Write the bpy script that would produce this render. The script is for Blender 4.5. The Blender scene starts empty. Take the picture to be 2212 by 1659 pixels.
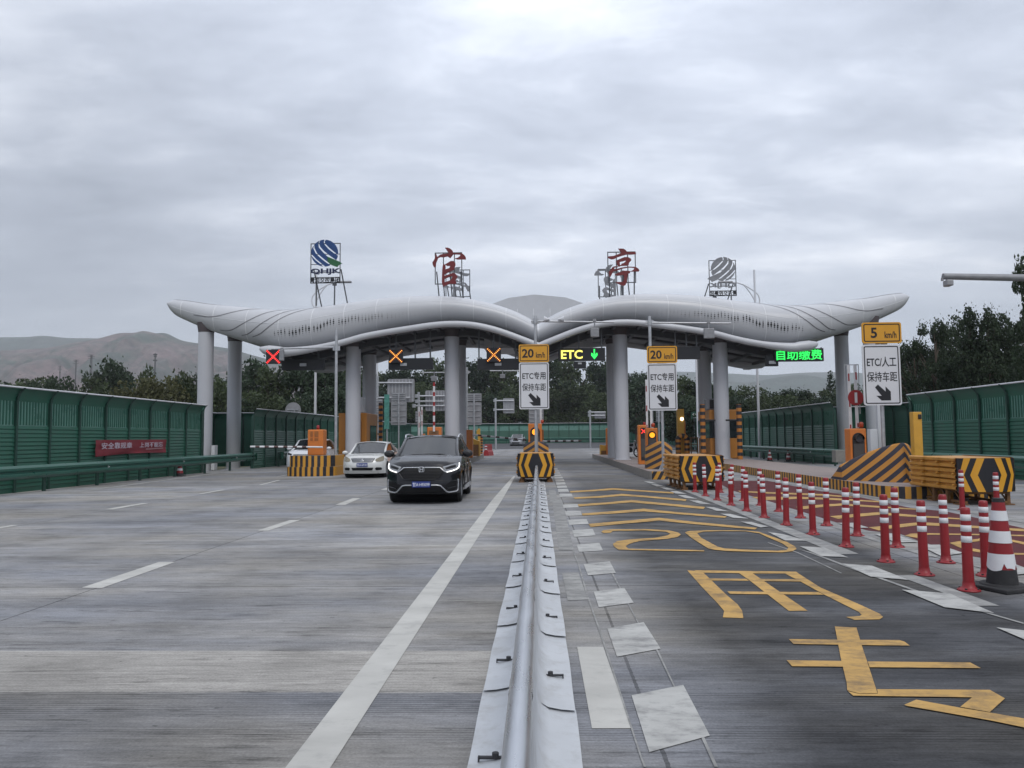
import bpy, bmesh, math, random
from math import sin, cos, tan, pi, radians, sqrt, atan2, hypot, floor
from mathutils import Vector, Matrix
from mathutils.geometry import tessellate_polygon
R = random.Random(11)
sc = bpy.context.scene
COL = sc.collection

# ------------------------------------------------------------------ camera
F = 1662.0                      # focal length in photo units (photo taken as 2212 x 1659)
CH = 1.6                        # camera height
PITCH, YAW, ROLL = radians(3.957), radians(1.821), -0.009
cam = bpy.data.cameras.new('camera')
cam.sensor_width = 36.0
cam.lens = 36.0 * F / 2212.0
cam.clip_start, cam.clip_end = 0.05, 9000.0
cam_o = bpy.data.objects.new('camera', cam)
COL.objects.link(cam_o)
CM = Matrix.Rotation(YAW, 3, 'Z') @ Matrix.Rotation(pi / 2 + PITCH, 3, 'X') @ Matrix.Rotation(ROLL, 3, 'Z')
cam_o.matrix_world = Matrix.Translation((0, 0, CH)) @ CM.to_4x4()
sc.camera = cam_o
sc.render.resolution_x, sc.render.resolution_y = 1024, 768


def ray(u, v):
    return CM @ Vector(((u - 1106.0) / F, -(v - 829.5) / F, -1.0))


def G(u, v, z=0.0):             # where the sight line through a photo point meets the height z
    d = ray(u, v)
    t = (z - CH) / d.z
    return Vector((d.x * t, d.y * t, z))


def P(u, v, Y):                 # where it meets the depth Y
    d = ray(u, v)
    t = Y / d.y
    return Vector((d.x * t, Y, CH + d.z * t))


# ------------------------------------------------------------------ world, sun, exposure
SUN_EL, SUN_AZ = radians(52), radians(160)      # azimuth clockwise from +Y
world = bpy.data.worlds.new('World')
sc.world = world
world.use_nodes = True
nt = world.node_tree
nt.nodes.clear()


def N(t, kind, **kw):
    n = t.nodes.new(kind)
    for k, v in kw.items():
        if k.startswith('i_'):
            key = k[2:]
            n.inputs[int(key) if key.isdigit() else key].default_value = v
        else:
            setattr(n, k, v)
    return n


def build_world():
    L = nt.links.new
    out = N(nt, 'ShaderNodeOutputWorld')
    sky = N(nt, 'ShaderNodeTexSky', sky_type='NISHITA')
    sky.sun_disc = False
    sky.sun_elevation = SUN_EL
    sky.sun_rotation = SUN_AZ
    bg1 = N(nt, 'ShaderNodeBackground', i_Strength=0.09)
    L(sky.outputs[0], bg1.inputs[0])
    tc = N(nt, 'ShaderNodeTexCoord')
    sep = N(nt, 'ShaderNodeSeparateXYZ')
    L(tc.outputs['Generated'], sep.inputs[0])
    zc = N(nt, 'ShaderNodeMath', operation='MAXIMUM', i_1=0.0)
    L(sep.outputs[2], zc.inputs[0])
    za = N(nt, 'ShaderNodeMath', operation='ADD', i_1=0.16)
    L(zc.outputs[0], za.inputs[0])
    dx = N(nt, 'ShaderNodeMath', operation='DIVIDE')
    dy = N(nt, 'ShaderNodeMath', operation='DIVIDE')
    L(sep.outputs[0], dx.inputs[0]); L(za.outputs[0], dx.inputs[1])
    L(sep.outputs[1], dy.inputs[0]); L(za.outputs[0], dy.inputs[1])
    cmb = N(nt, 'ShaderNodeCombineXYZ')
    L(dx.outputs[0], cmb.inputs[0]); L(dy.outputs[0], cmb.inputs[1])
    mp = N(nt, 'ShaderNodeMapping')
    mp.inputs['Location'].default_value = (2.3, -0.6, 0.0)
    mp.inputs['Rotation'].default_value = (0, 0, radians(-14))
    mp.inputs['Scale'].default_value = (0.75, 1.25, 1.0)
    L(cmb.outputs[0], mp.inputs[0])
    n1 = N(nt, 'ShaderNodeTexNoise', i_Scale=0.62, i_Detail=8.0, i_Roughness=0.55, i_Distortion=0.25)
    L(mp.outputs[0], n1.inputs['Vector'])
    n2 = N(nt, 'ShaderNodeTexNoise', i_Scale=3.1, i_Detail=9.0, i_Roughness=0.6, i_Distortion=0.2)
    L(mp.outputs[0], n2.inputs['Vector'])
    mx = N(nt, 'ShaderNodeMixRGB', blend_type='MIX', i_Fac=0.40)
    L(n1.outputs[0], mx.inputs[1]); L(n2.outputs[0], mx.inputs[2])
    rp = N(nt, 'ShaderNodeValToRGB')
    cr = rp.color_ramp
    cr.elements[0].position = 0.34
    cr.elements[0].color = (0.25, 0.275, 0.33, 1)
    cr.elements[1].position = 0.70
    cr.elements[1].color = (0.86, 0.87, 0.90, 1)
    e = cr.elements.new(0.47); e.color = (0.365, 0.395, 0.46, 1)
    e = cr.elements.new(0.56); e.color = (0.50, 0.53, 0.595, 1)
    L(mx.outputs[0], rp.inputs[0])
    # a thinner, brighter deck high up, an even grey veil low down
    hz = N(nt, 'ShaderNodeMapRange', i_1=0.02, i_2=0.30, i_3=0.0, i_4=1.0)
    L(zc.outputs[0], hz.inputs[0])
    veil = N(nt, 'ShaderNodeMixRGB', blend_type='MIX')
    veil.inputs[1].default_value = (0.40, 0.43, 0.50, 1)
    L(hz.outputs[0], veil.inputs[0]); L(rp.outputs[0], veil.inputs[2])
    up = N(nt, 'ShaderNodeMapRange', i_1=0.15, i_2=0.55, i_3=0.98, i_4=1.46)
    L(zc.outputs[0], up.inputs[0])
    # thinner cloud ahead, high and to the right, lets more light through
    g = ray(1480, -140).normalized()
    dt = N(nt, 'ShaderNodeVectorMath', operation='DOT_PRODUCT')
    L(tc.outputs['Generated'], dt.inputs[0]); dt.inputs[1].default_value = g
    lob = N(nt, 'ShaderNodeMapRange', i_1=0.72, i_2=1.0, i_3=0.0, i_4=0.40, interpolation_type='SMOOTHSTEP')
    L(dt.outputs['Value'], lob.inputs[0])
    sm = N(nt, 'ShaderNodeMath', operation='ADD')
    L(up.outputs[0], sm.inputs[0]); L(lob.outputs[0], sm.inputs[1])
    bg2 = N(nt, 'ShaderNodeBackground')
    L(veil.outputs[0], bg2.inputs[0]); L(sm.outputs[0], bg2.inputs[1])
    ms = N(nt, 'ShaderNodeMixShader', i_Fac=0.94)
    L(bg1.outputs[0], ms.inputs[1]); L(bg2.outputs[0], ms.inputs[2])
    L(ms.outputs[0], out.inputs['Surface'])


build_world()
sun = bpy.data.lights.new('sun', 'SUN')
sun.energy = 1.0
sun.angle = radians(25)
sun.color = (1.0, 0.96, 0.90)
sun_o = bpy.data.objects.new('sun', sun)
COL.objects.link(sun_o)
sd = Vector((sin(SUN_AZ) * cos(SUN_EL), cos(SUN_AZ) * cos(SUN_EL), sin(SUN_EL)))
sun_o.rotation_euler = sd.to_track_quat('Z', 'Y').to_euler()
sc.view_settings.view_transform = 'Standard'
sc.view_settings.look = 'None'
sc.view_settings.exposure = 0.36
sc.view_settings.gamma = 1.0
sc.cycles.max_bounces = 6
sc.cycles.volume_bounces = 2
sc.cycles.transparent_max_bounces = 12

# ------------------------------------------------------------------ materials


def newmat(name):
    m = bpy.data.materials.new(name)
    m.use_nodes = True
    t = m.node_tree
    b = t.nodes['Principled BSDF']
    return m, t, b, t.links.new


def mat(name, col, rough=0.55, metal=0.0, var=0.12, scale=3.0, dirt=0.0, dirtcol=(0.12, 0.11, 0.10), bump=0.0, bscale=40.0,
        stretch=(1, 1, 1), coat=0.0, spec=0.5, alpha=None):
    m, t, b, L = newmat(name)
    tc = N(t, 'ShaderNodeTexCoord')
    mp = N(t, 'ShaderNodeMapping')
    mp.inputs['Scale'].default_value = stretch
    L(tc.outputs['Object'], mp.inputs[0])
    n = N(t, 'ShaderNodeTexNoise', i_Scale=scale, i_Detail=5.0, i_Roughness=0.6)
    L(mp.outputs[0], n.inputs['Vector'])
    hv = N(t, 'ShaderNodeMapRange', i_1=0.25, i_2=0.75, i_3=1 - var, i_4=1 + var)
    L(n.outputs[0], hv.inputs[0])
    mul = N(t, 'ShaderNodeVectorMath', operation='SCALE')
    mul.inputs[0].default_value = col[:3]
    L(hv.outputs[0], mul.inputs['Scale'])
    src = mul.outputs[0]
    if dirt:
        n2 = N(t, 'ShaderNodeTexNoise', i_Scale=scale * 2.3, i_Detail=7.0, i_Roughness=0.7)
        L(mp.outputs[0], n2.inputs['Vector'])
        rp = N(t, 'ShaderNodeMapRange', i_1=0.5, i_2=0.78, i_3=0.0, i_4=dirt)
        L(n2.outputs[0], rp.inputs[0])
        mx = N(t, 'ShaderNodeMixRGB', blend_type='MIX')
        mx.inputs[2].default_value = (*dirtcol, 1)
        L(rp.outputs[0], mx.inputs[0]); L(src, mx.inputs[1])
        src = mx.outputs[0]
    L(src, b.inputs['Base Color'])
    rr = N(t, 'ShaderNodeMapRange', i_1=0.3, i_2=0.7, i_3=max(0.02, rough - 0.07), i_4=min(1, rough + 0.07))
    L(n.outputs[0], rr.inputs[0]); L(rr.outputs[0], b.inputs['Roughness'])
    b.inputs['Metallic'].default_value = metal
    b.inputs['Specular IOR Level'].default_value = spec
    if coat:
        b.inputs['Coat Weight'].default_value = coat
        b.inputs['Coat Roughness'].default_value = 0.05
    if bump:
        n3 = N(t, 'ShaderNodeTexNoise', i_Scale=bscale, i_Detail=4.0)
        L(mp.outputs[0], n3.inputs['Vector'])
        bp = N(t, 'ShaderNodeBump', i_Strength=bump, i_Distance=0.02)
        L(n3.outputs[0], bp.inputs['Height']); L(bp.outputs[0], b.inputs['Normal'])
    if alpha is not None:
        b.inputs['Alpha'].default_value = alpha
    return m


def emit(name, col, strength, base=(0.02, 0.02, 0.02)):
    m, t, b, L = newmat(name)
    b.inputs['Base Color'].default_value = (*base, 1)
    b.inputs['Emission Color'].default_value = (*col, 1)
    b.inputs['Emission Strength'].default_value = strength
    return m


def stripes(name, c1, c2, kx, ky, kz, ka, period, duty=0.5, off=0.0, rough=0.5, wear=0.25):
    """two painted colours in bands: band = kx*x + ky*y + kz*z + ka*|x| in object space"""
    m, t, b, L = newmat(name)
    tc = N(t, 'ShaderNodeTexCoord')
    s = N(t, 'ShaderNodeSeparateXYZ')
    L(tc.outputs['Object'], s.inputs[0])
    ab = N(t, 'ShaderNodeMath', operation='ABSOLUTE')
    L(s.outputs[0], ab.inputs[0])
    acc = None
    for o, k in ((s.outputs[0], kx), (s.outputs[1], ky), (s.outputs[2], kz), (ab.outputs[0], ka)):
        if not k:
            continue
        mm = N(t, 'ShaderNodeMath', operation='MULTIPLY_ADD', i_1=k / period)
        L(o, mm.inputs[0])
        if acc is None:
            mm.inputs[2].default_value = off
        else:
            L(acc, mm.inputs[2])
        acc = mm.outputs[0]
    fr = N(t, 'ShaderNodeMath', operation='FRACT')
    L(acc, fr.inputs[0])
    gt = N(t, 'ShaderNodeMath', operation='GREATER_THAN', i_1=duty)
    L(fr.outputs[0], gt.inputs[0])
    mx = N(t, 'ShaderNodeMixRGB')
    mx.inputs[1].default_value = (*c1, 1); mx.inputs[2].default_value = (*c2, 1)
    L(gt.outputs[0], mx.inputs[0])
    n = N(t, 'ShaderNodeTexNoise', i_Scale=6.0, i_Detail=7.0, i_Roughness=0.7)
    L(tc.outputs['Object'], n.inputs['Vector'])
    mr = N(t, 'ShaderNodeMapRange', i_1=0.45, i_2=0.85, i_3=0.0, i_4=wear)
    L(n.outputs[0], mr.inputs[0])
    m2 = N(t, 'ShaderNodeMixRGB')
    m2.inputs[2].default_value = (0.2, 0.17, 0.14, 1)
    L(mr.outputs[0], m2.inputs[0]); L(mx.outputs[0], m2.inputs[1])
    L(m2.outputs[0], b.inputs['Base Color'])
    b.inputs['Roughness'].default_value = rough
    return m


YEL = (0.62, 0.30, 0.035)
NAVY = (0.018, 0.019, 0.028)
M = {}
M['white_panel'] = mat('white_panel', (0.50, 0.51, 0.535), 0.34, 0.0, 0.05, 0.5, dirt=0.12, dirtcol=(0.33, 0.32, 0.31))
M['white_column'] = mat('white_column', (0.50, 0.51, 0.545), 0.4, 0.0, 0.05, 0.8, dirt=0.12, dirtcol=(0.36, 0.35, 0.34), stretch=(1, 1, .3))
M['seam'] = mat('seam_grey', (0.20, 0.20, 0.215), 0.6)
M['seam_light'] = mat('seam_light', (0.66, 0.67, 0.69), 0.5)
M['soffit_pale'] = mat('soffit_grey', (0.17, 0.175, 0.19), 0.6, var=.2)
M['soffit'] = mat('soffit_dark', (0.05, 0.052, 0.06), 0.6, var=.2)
M['cap'] = mat('column_cap_brown', (0.085, 0.07, 0.075), 0.6)
M['hole'] = mat('hole_black', (0.015, 0.015, 0.018), 0.9)
M['orange'] = mat('orange_paint', (0.62, 0.185, 0.03), 0.42, var=.08, dirt=.18, dirtcol=(.25, .1, .04), coat=.1)
M['booth_orange'] = mat('booth_orange', (0.40, 0.16, 0.022), 0.5, var=.08, dirt=.15)
M['yellow'] = mat('yellow_paint', (0.60, 0.33, 0.045), 0.45, var=.1, dirt=.25, dirtcol=(.3, .17, .05))
M['crash_yellow'] = mat('crash_yellow', (0.52, 0.25, 0.045), 0.42, var=.14, dirt=.4, dirtcol=(.17, .08, .03), bump=.1)
M['rust'] = mat('rusty_steel', (0.20, 0.10, 0.04), 0.75, var=.4, scale=9)
M['black'] = mat('black_plastic', (0.018, 0.018, 0.02), 0.45)
M['dark_panel'] = mat('dark_panel', (0.012, 0.013, 0.017), 0.42)
M['grey_panel'] = mat('grey_panel', (0.06, 0.06, 0.062), 0.5)
M['galv'] = mat('galvanised_steel', (0.46, 0.47, 0.49), 0.42, 0.55, .18, 6, dirt=.2, dirtcol=(.25, .25, .26))
M['pylon'] = mat('dull_pylon_steel', (0.06, 0.062, 0.07), 0.7)
M['galv_dark'] = mat('weathered_steel', (0.26, 0.265, 0.28), 0.55, 0.3, .2, 6)
M['alu'] = mat('brushed_aluminium', (0.60, 0.62, 0.65), 0.30, 0.88, .08, 2.5, dirt=.22, dirtcol=(.30, .30, .31), stretch=(4, .6, 4))
M['skirt'] = mat('white_zinc_sheet', (0.53, 0.55, 0.575), 0.5, 0.12, .12, 2.2, dirt=.55, dirtcol=(.27, .25, .22), bump=.12, bscale=9)
M['bolt'] = mat('blackened_bolt', (0.03, 0.03, 0.034), 0.6)
M['sign_back'] = mat('sign_back_alu', (0.30, 0.30, 0.315), 0.5, 0.35, .14, 2)
M['sign_white'] = mat('sign_white', (0.66, 0.67, 0.70), 0.4, var=.03)
M['sign_yellow'] = mat('sign_yellow', (0.66, 0.32, 0.025), 0.4, var=.04)
M['sign_black'] = mat('sign_black', (0.012, 0.012, 0.016), 0.45, var=.02)
M['white_pole'] = mat('white_pole', (0.62, 0.63, 0.66), 0.4, var=.05)
M['green'] = mat('barrier_green', (0.020, 0.108, 0.070), 0.42, var=.14, scale=1.2, dirt=.3, dirtcol=(.04, .075, .06))
M['green_dark'] = mat('barrier_green_dark', (0.012, 0.05, 0.036), 0.5, var=.14, scale=1.2)
M['green_pane'] = mat('barrier_green_pane', (0.13, 0.27, 0.225), 0.3, var=.2, scale=1.6, dirt=.3, dirtcol=(.03, .08, .06))
M['rail_green'] = mat('guardrail_green', (0.020, 0.098, 0.072), 0.33, var=.12, dirt=.25, dirtcol=(.07, .10, .085))
M['red_plastic'] = mat('bollard_red', (0.255, 0.009, 0.014), 0.45, var=.14, dirt=.3, dirtcol=(.13, .03, .03))
M['reflector'] = mat('reflective_white', (0.68, 0.69, 0.71), 0.35, var=.05, dirt=.15, dirtcol=(.4, .38, .36))
M['rubber'] = mat('black_rubber', (0.022, 0.022, 0.024), 0.8, var=.3, dirt=.3, dirtcol=(.10, .095, .09))
M['concrete_curb'] = mat('kerb_concrete', (0.24, 0.225, 0.205), 0.85, var=.16, dirt=.35, dirtcol=(.10, .09, .08), bump=.2)
M['island_top'] = mat('island_paving', (0.26, 0.215, 0.20), 0.85, var=.14, scale=2, dirt=.3, dirtcol=(.13, .11, .10))
M['kerb_y'] = stripes('kerb_stripes_along', YEL, NAVY, 0, 1, 0, 0, .26)
M['kerb_x'] = stripes('kerb_stripes_across', YEL, NAVY, 1, 0, 0, 0, .25)
M['kerb_d'] = stripes('kerb_stripes_slanted', YEL, NAVY, 1, 0, -.55, 0, .27)
M['kerb_old'] = stripes('kerb_stripes_worn', (.30, .24, .19), (.10, .085, .075), 0, 1, 0, 0, .28, wear=.6)
M['mound_wide'] = stripes('mound_chevrons_wide', (.60, .27, .045), (.035, .036, .055), 0, 0, 1, 1.15, .285, off=.1, wear=.15)
M['dome'] = mat('roof_panel_grey', (0.46, 0.47, 0.49), 0.5, var=.05)
M['mound'] = stripes('mound_chevrons', (.60, .27, .045), (.035, .036, .055), 0, 0, 1, .62, .27, off=.2, wear=.15)
M['post_band'] = stripes('post_bands', (.46, .17, .025), NAVY, 0, 0, 1, 0, .37, wear=.15)
M['red_sign'] = mat('rooftop_red', (0.155, 0.014, 0.016), 0.5, var=.15)
M['logo_blue'] = mat('logo_blue', (0.012, 0.055, 0.19), 0.45, var=.2)
M['logo_green'] = mat('logo_green', (0.02, 0.12, 0.045), 0.45, var=.1)
M['navy'] = mat('logo_navy', (0.014, 0.022, 0.07), 0.5)
M['sign_frame'] = mat('angle_iron', (0.10, 0.105, 0.115), 0.6, .3)
M['letter_back'] = mat('letter_back_grey', (0.20, 0.205, 0.22), 0.55, .2, .3, 5)
M['banner_red'] = mat('banner_red', (0.20, 0.022, 0.032), 0.65, var=.2, scale=2, dirt=.3, dirtcol=(.12, .05, .055))
M['banner_text'] = mat('banner_text', (0.50, 0.45, 0.52), 0.6)
M['plate_blue'] = mat('plate_blue', (0.012, 0.035, 0.22), 0.4)
M['plate_white'] = mat('plate_white', (0.75, 0.77, 0.8), 0.4)
M['chrome'] = mat('chrome', (0.72, 0.73, 0.75), 0.16, 1.0, .03)
M['chrome_satin'] = mat('satin_chrome', (0.62, 0.63, 0.65), 0.3, .85, .03)
M['glass_dark'] = mat('car_glass', (0.012, 0.015, 0.019), 0.04, 0, .0, spec=.8)
M['paint_black'] = mat('car_paint_black', (0.0055, 0.006, 0.009), 0.22, 0.0, .06, 1.5, coat=.55, dirt=.0, spec=.3)
M['paint_white'] = mat('car_paint_white', (0.62, 0.63, 0.62), 0.3, 0, .05, 1.5, coat=.6, dirt=.22, dirtcol=(.36, .32, .26))
M['paint_pearl'] = mat('car_paint_pearl', (0.70, 0.72, 0.75), 0.28, 0, .03, 1.5, coat=.7)
M['paint_silver'] = mat('car_paint_silver', (0.42, 0.43, 0.45), 0.3, .4, .05, 1.5, coat=.6)
M['car_trim'] = mat('car_trim_black', (0.007, 0.007, 0.008), 0.5, spec=.25)
M['tyre'] = mat('tyre_rubber', (0.016, 0.016, 0.017), 0.85, var=.3)
M['rim'] = mat('alloy_rim', (0.30, 0.31, 0.33), 0.35, .8)
M['lamp_lens'] = mat('lamp_lens', (0.26, 0.27, 0.28), 0.08, .35, .3, 14, spec=.8)
M['lamp_lens_yellowed'] = mat('lamp_lens_yellowed', (0.24, 0.21, 0.15), 0.1, .2, .3, 14, spec=.8)
M['drl'] = emit('daytime_light', (1, .99, .95), 1.15, (.8, .8, .8))
M['led_red'] = emit('led_red', (1.0, .035, .03), 2.2)
M['led_yellow'] = emit('led_yellow', (1.0, .70, .12), 2.0)
M['led_halo'] = emit('led_halo', (1.0, .16, .02), 1.2)
M['led_text_yellow'] = emit('led_text_yellow', (1.0, .88, .16), 1.25)
M['led_green'] = emit('led_green', (.03, 1.0, .13), 1.15)
M['amber'] = emit('amber_lamp', (1.0, .33, .015), 1.5)
M['amber_off'] = mat('amber_beacon', (0.45, 0.06, 0.02), 0.25)
M['lamp_white'] = emit('white_lamp', (1, .98, .85), 5.0)
M['lens_grey'] = mat('unlit_lens', (0.035, 0.035, 0.045), 0.2)
M['teal'] = mat('teal_board', (0.07, 0.24, 0.20), 0.5, var=.4, scale=4)
M['road_sign_green'] = mat('road_sign_green', (0.012, 0.075, 0.045), 0.4)
M['gate_white'] = mat('gate_white', (0.66, 0.66, 0.67), 0.45, dirt=.2, dirtcol=(.4, .35, .32))
M['gate_red'] = mat('gate_red', (0.30, 0.02, 0.022), 0.5)
M['gate_brown'] = mat('gate_dull_red', (0.085, 0.045, 0.04), 0.6)
M['cloth_dark'] = mat('dark_clothes', (0.016, 0.017, 0.022), 0.9, var=.3)
M['skin'] = mat('skin', (0.30, 0.17, 0.115), 0.55)
M['bark'] = mat('bark', (0.085, 0.065, 0.05), 0.9, var=.35, scale=7, bump=.4, bscale=14)


def leafmat(name, c, var=0.45, trans=0.25):
    m, t, b, L = newmat(name)
    g = N(t, 'ShaderNodeNewGeometry')
    tc = N(t, 'ShaderNodeTexCoord')
    n = N(t, 'ShaderNodeTexNoise', i_Scale=0.55, i_Detail=3.0)
    L(tc.outputs['Object'], n.inputs['Vector'])
    ad = N(t, 'ShaderNodeMath', operation='ADD')
    L(g.outputs['Random Per Island'], ad.inputs[0]); L(n.outputs[0], ad.inputs[1])
    mr = N(t, 'ShaderNodeMapRange', i_1=0.3, i_2=1.7, i_3=1 - var, i_4=1 + var)
    L(ad.outputs[0], mr.inputs[0])
    oi = N(t, 'ShaderNodeObjectInfo')
    mo = N(t, 'ShaderNodeMapRange', i_1=0.0, i_2=1.0, i_3=0.75, i_4=1.25)
    L(oi.outputs['Random'], mo.inputs[0])
    mm = N(t, 'ShaderNodeMath', operation='MULTIPLY')
    L(mr.outputs[0], mm.inputs[0]); L(mo.outputs[0], mm.inputs[1])
    sc_ = N(t, 'ShaderNodeVectorMath', operation='SCALE')
    sc_.inputs[0].default_value = c
    L(mm.outputs[0], sc_.inputs['Scale'])
    L(sc_.outputs[0], b.inputs['Base Color'])
    b.inputs['Roughness'].default_value = 0.6
    b.inputs['Specular IOR Level'].default_value = 0.25
    tr = N(t, 'ShaderNodeBsdfTranslucent')
    L(sc_.outputs[0], tr.inputs[0])
    ms = N(t, 'ShaderNodeMixShader', i_Fac=trans)
    out = t.nodes['Material Output']
    L(b.outputs[0], ms.inputs[1]); L(tr.outputs[0], ms.inputs[2]); L(ms.outputs[0], out.inputs[0])
    return m


M['leaf_dark'] = leafmat('leaf_dark', (0.036, 0.056, 0.032))
M['leaf_mid'] = leafmat('leaf_mid', (0.060, 0.082, 0.038))
M['leaf_olive'] = leafmat('leaf_olive', (0.105, 0.108, 0.050))
M['leaf_near'] = leafmat('leaf_near', (0.042, 0.062, 0.034))


def concrete_mat():
    m, t, b, L = newmat('grooved_concrete')
    tc = N(t, 'ShaderNodeTexCoord')
    s = N(t, 'ShaderNodeSeparateXYZ')
    L(tc.outputs['Object'], s.inputs[0])
    X, Y = s.outputs[0], s.outputs[1]

    def m1(op, a, bb=None, cc=None):
        n = N(t, 'ShaderNodeMath', operation=op)
        for i, q in enumerate((a, bb, cc)):
            if q is None:
                continue
            if isinstance(q, (int, float)):
                n.inputs[i].default_value = q
            else:
                L(q, n.inputs[i])
        return n.outputs[0]

    def noise(sx, sy, scale=1.0, det=5.0, rough=.6, off=(0, 0, 0)):
        mp = N(t, 'ShaderNodeMapping')
        mp.inputs['Scale'].default_value = (sx, sy, 1)
        mp.inputs['Location'].default_value = off
        L(tc.outputs['Object'], mp.inputs[0])
        n = N(t, 'ShaderNodeTexNoise', i_Scale=scale, i_Detail=det, i_Roughness=rough)
        L(mp.outputs[0], n.inputs['Vector'])
        return n.outputs[0]

    def mr(v, a, bb, c, d):
        n = N(t, 'ShaderNodeMapRange', i_1=a, i_2=bb, i_3=c, i_4=d)
        L(v, n.inputs[0])
        return n.outputs[0]
    big = noise(.16, .30, 1, 4, .55)
    streak = noise(.35, 5.5, 1, 7, .68)
    band = noise(.05, 1.6, 1, 3, .5, (3, 9, 0))
    fine = noise(7, 30, 1, 5, .7)
    grit = noise(60, 60, 1, 2, .6)
    # slabs: 5 m long, joints at the lane edges
    yi = m1('FLOOR', m1('DIVIDE', m1('SUBTRACT', Y, 0.62), 5.2))
    xi = m1('ADD', m1('GREATER_THAN', X, -4.82), m1('ADD', m1('GREATER_THAN', X, -9.9), m1('GREATER_THAN', X, 4.75)))
    cv = N(t, 'ShaderNodeCombineXYZ')
    L(xi, cv.inputs[0]); L(yi, cv.inputs[1])
    wn = N(t, 'ShaderNodeTexWhiteNoise', noise_dimensions='2D')
    L(cv.outputs[0], wn.inputs['Vector'])
    base = m1('MULTIPLY', mr(big, .3, .7, .80, 1.18), mr(wn.outputs[0], 0, 1, .84, 1.14))
    base = m1('MULTIPLY', base, mr(streak, .3, .72, .84, 1.12))
    base = m1('MULTIPLY', base, mr(band, .35, .65, .89, 1.09))
    base = m1('MULTIPLY', base, mr(fine, .3, .7, .86, 1.12))
    base = m1('MULTIPLY', base, mr(grit, .3, .7, .86, 1.13))
    # rubber darkened lane right of the median rail, wheel tracks left of it
    wob = mr(noise(.25, .25, 1, 3, .5, (5, 5, 0)), 0, 1, -.5, .5)
    xw = m1('ADD', X, wob)
    up = mr(xw, .65, 1.5, 0, 1)
    dn = mr(xw, 4.3, 5.0, 1, 0)
    lane = m1('MULTIPLY', m1('MULTIPLY', up, dn), mr(noise(.5, 1.5, 1, 5, .65, (1, 2, 0)), .28, .55, .62, 1.0))
    lane = m1('MULTIPLY', lane, mr(Y, 20, 40, 1.0, .35))
    base = m1('MULTIPLY', base, mr(lane, 0, 1, 1, .30))
    blk = m1('MULTIPLY', mr(noise(.45, .28, 1, 5, .6, (11, 4, 0)), .46, .62, 0, 1), mr(Y, 3.6, 5.0, 1, 0))
    base = m1('MULTIPLY', base, mr(blk, 0, 1, 1, .55))
    # repaired strip across the left lanes, drips and specks
    rp_ = m1('MULTIPLY', m1('MULTIPLY', mr(m1('ADD', Y, mr(fine, 0, 1, -.06, .06)), 4.93, 4.97, 0, 1), mr(Y, 5.88, 5.92, 1, 0)), mr(X, -.35, -.3, 1, 0))
    base = m1('MULTIPLY', base, mr(rp_, 0, 1, 1, 1.42))
    hair = noise(1.1, 26, 1, 6, .72, (4, 4, 0))
    base = m1('MULTIPLY', base, mr(hair, .3, .7, .80, 1.16))
    spk = mr(noise(9, 14, 1, 3, .6, (6, 2, 0)), .68, .74, 0, .5)
    base = m1('MULTIPLY', base, m1('SUBTRACT', 1.0, spk))
    trk = None
    for x0 in (-3.45, -1.85, -8.2, -6.6):
        q_ = mr(m1('ABSOLUTE', m1('SUBTRACT', xw, x0)), 0, .42, .13, 0)
        trk = q_ if trk is None else m1('ADD', trk, q_)
    base = m1('MULTIPLY', base, m1('SUBTRACT', 1.0, m1('MULTIPLY', trk, mr(big, .3, .6, .3, 1.2))))
    blo = mr(noise(.75, 1.3, 1, 6, .66, (21, 3, 0)), .47, .68, 1.05, .72)
    base = m1('MULTIPLY', base, blo)
    worn = mr(noise(2.6, 8.5, 1, 7, .74, (13, 17, 0)), .55, .66, 1.0, .74)
    base = m1('MULTIPLY', base, worn)
    # joints
    fy = m1('FRACT', m1('DIVIDE', m1('SUBTRACT', Y, 0.62), 5.2))
    jw = m1('ADD', m1('LESS_THAN', m1('ABSOLUTE', m1('SUBTRACT', fy, .5)), .0022), 0)
    jl = None
    for x0 in (-4.82, -9.9, 4.75, 0.62):
        a = m1('LESS_THAN', m1('ABSOLUTE', m1('SUBTRACT', m1('ADD', X, mr(fine, 0, 1, -.012, .012)), x0)), .012)
        jl = a if jl is None else m1('MAXIMUM', jl, a)
    j = m1('MULTIPLY', m1('MAXIMUM', jw, jl), mr(streak, .3, .6, .35, .8))
    base = m1('MULTIPLY', base, m1('SUBTRACT', 1.0, m1('MULTIPLY', j, .7)))
    # tining: fine transverse grooves in rows
    w = m1('SINE', m1('MULTIPLY', Y, 2 * pi / .034))
    g = m1('MULTIPLY', mr(w, .2, .9, 0, 1), mr(noise(.08, 2.4, 1, 3, .5, (7, 1, 0)), .44, .58, 0, 1))
    g = m1('MULTIPLY', g, mr(Y, 6, 16, 1, .2))
    base = m1('MULTIPLY', base, m1('SUBTRACT', 1.0, m1('MULTIPLY', g, .34)))
    # dark crack marks
    crk = mr(noise(.9, 9, 1, 8, .78, (2, 8, 0)), .55, .66, 0, .55)
    base = m1('MULTIPLY', base, m1('SUBTRACT', 1.0, crk))
    tint = N(t, 'ShaderNodeMixRGB')
    tint.inputs[1].default_value = (.305, .294, .276, 1)
    tint.inputs[2].default_value = (.265, .273, .295, 1)
    L(m1('MULTIPLY', mr(noise(.22, .5, 1, 4, .6, (9, 9, 0)), .38, .62, 0, 1), m1('SUBTRACT', 1.0, rp_)), tint.inputs[0])
    v = N(t, 'ShaderNodeVectorMath', operation='SCALE')
    L(tint.outputs[0], v.inputs[0]); L(base, v.inputs['Scale'])
    L(v.outputs[0], b.inputs['Base Color'])
    b.inputs['Roughness'].default_value = .9
    b.inputs['Specular IOR Level'].default_value = .10
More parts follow.
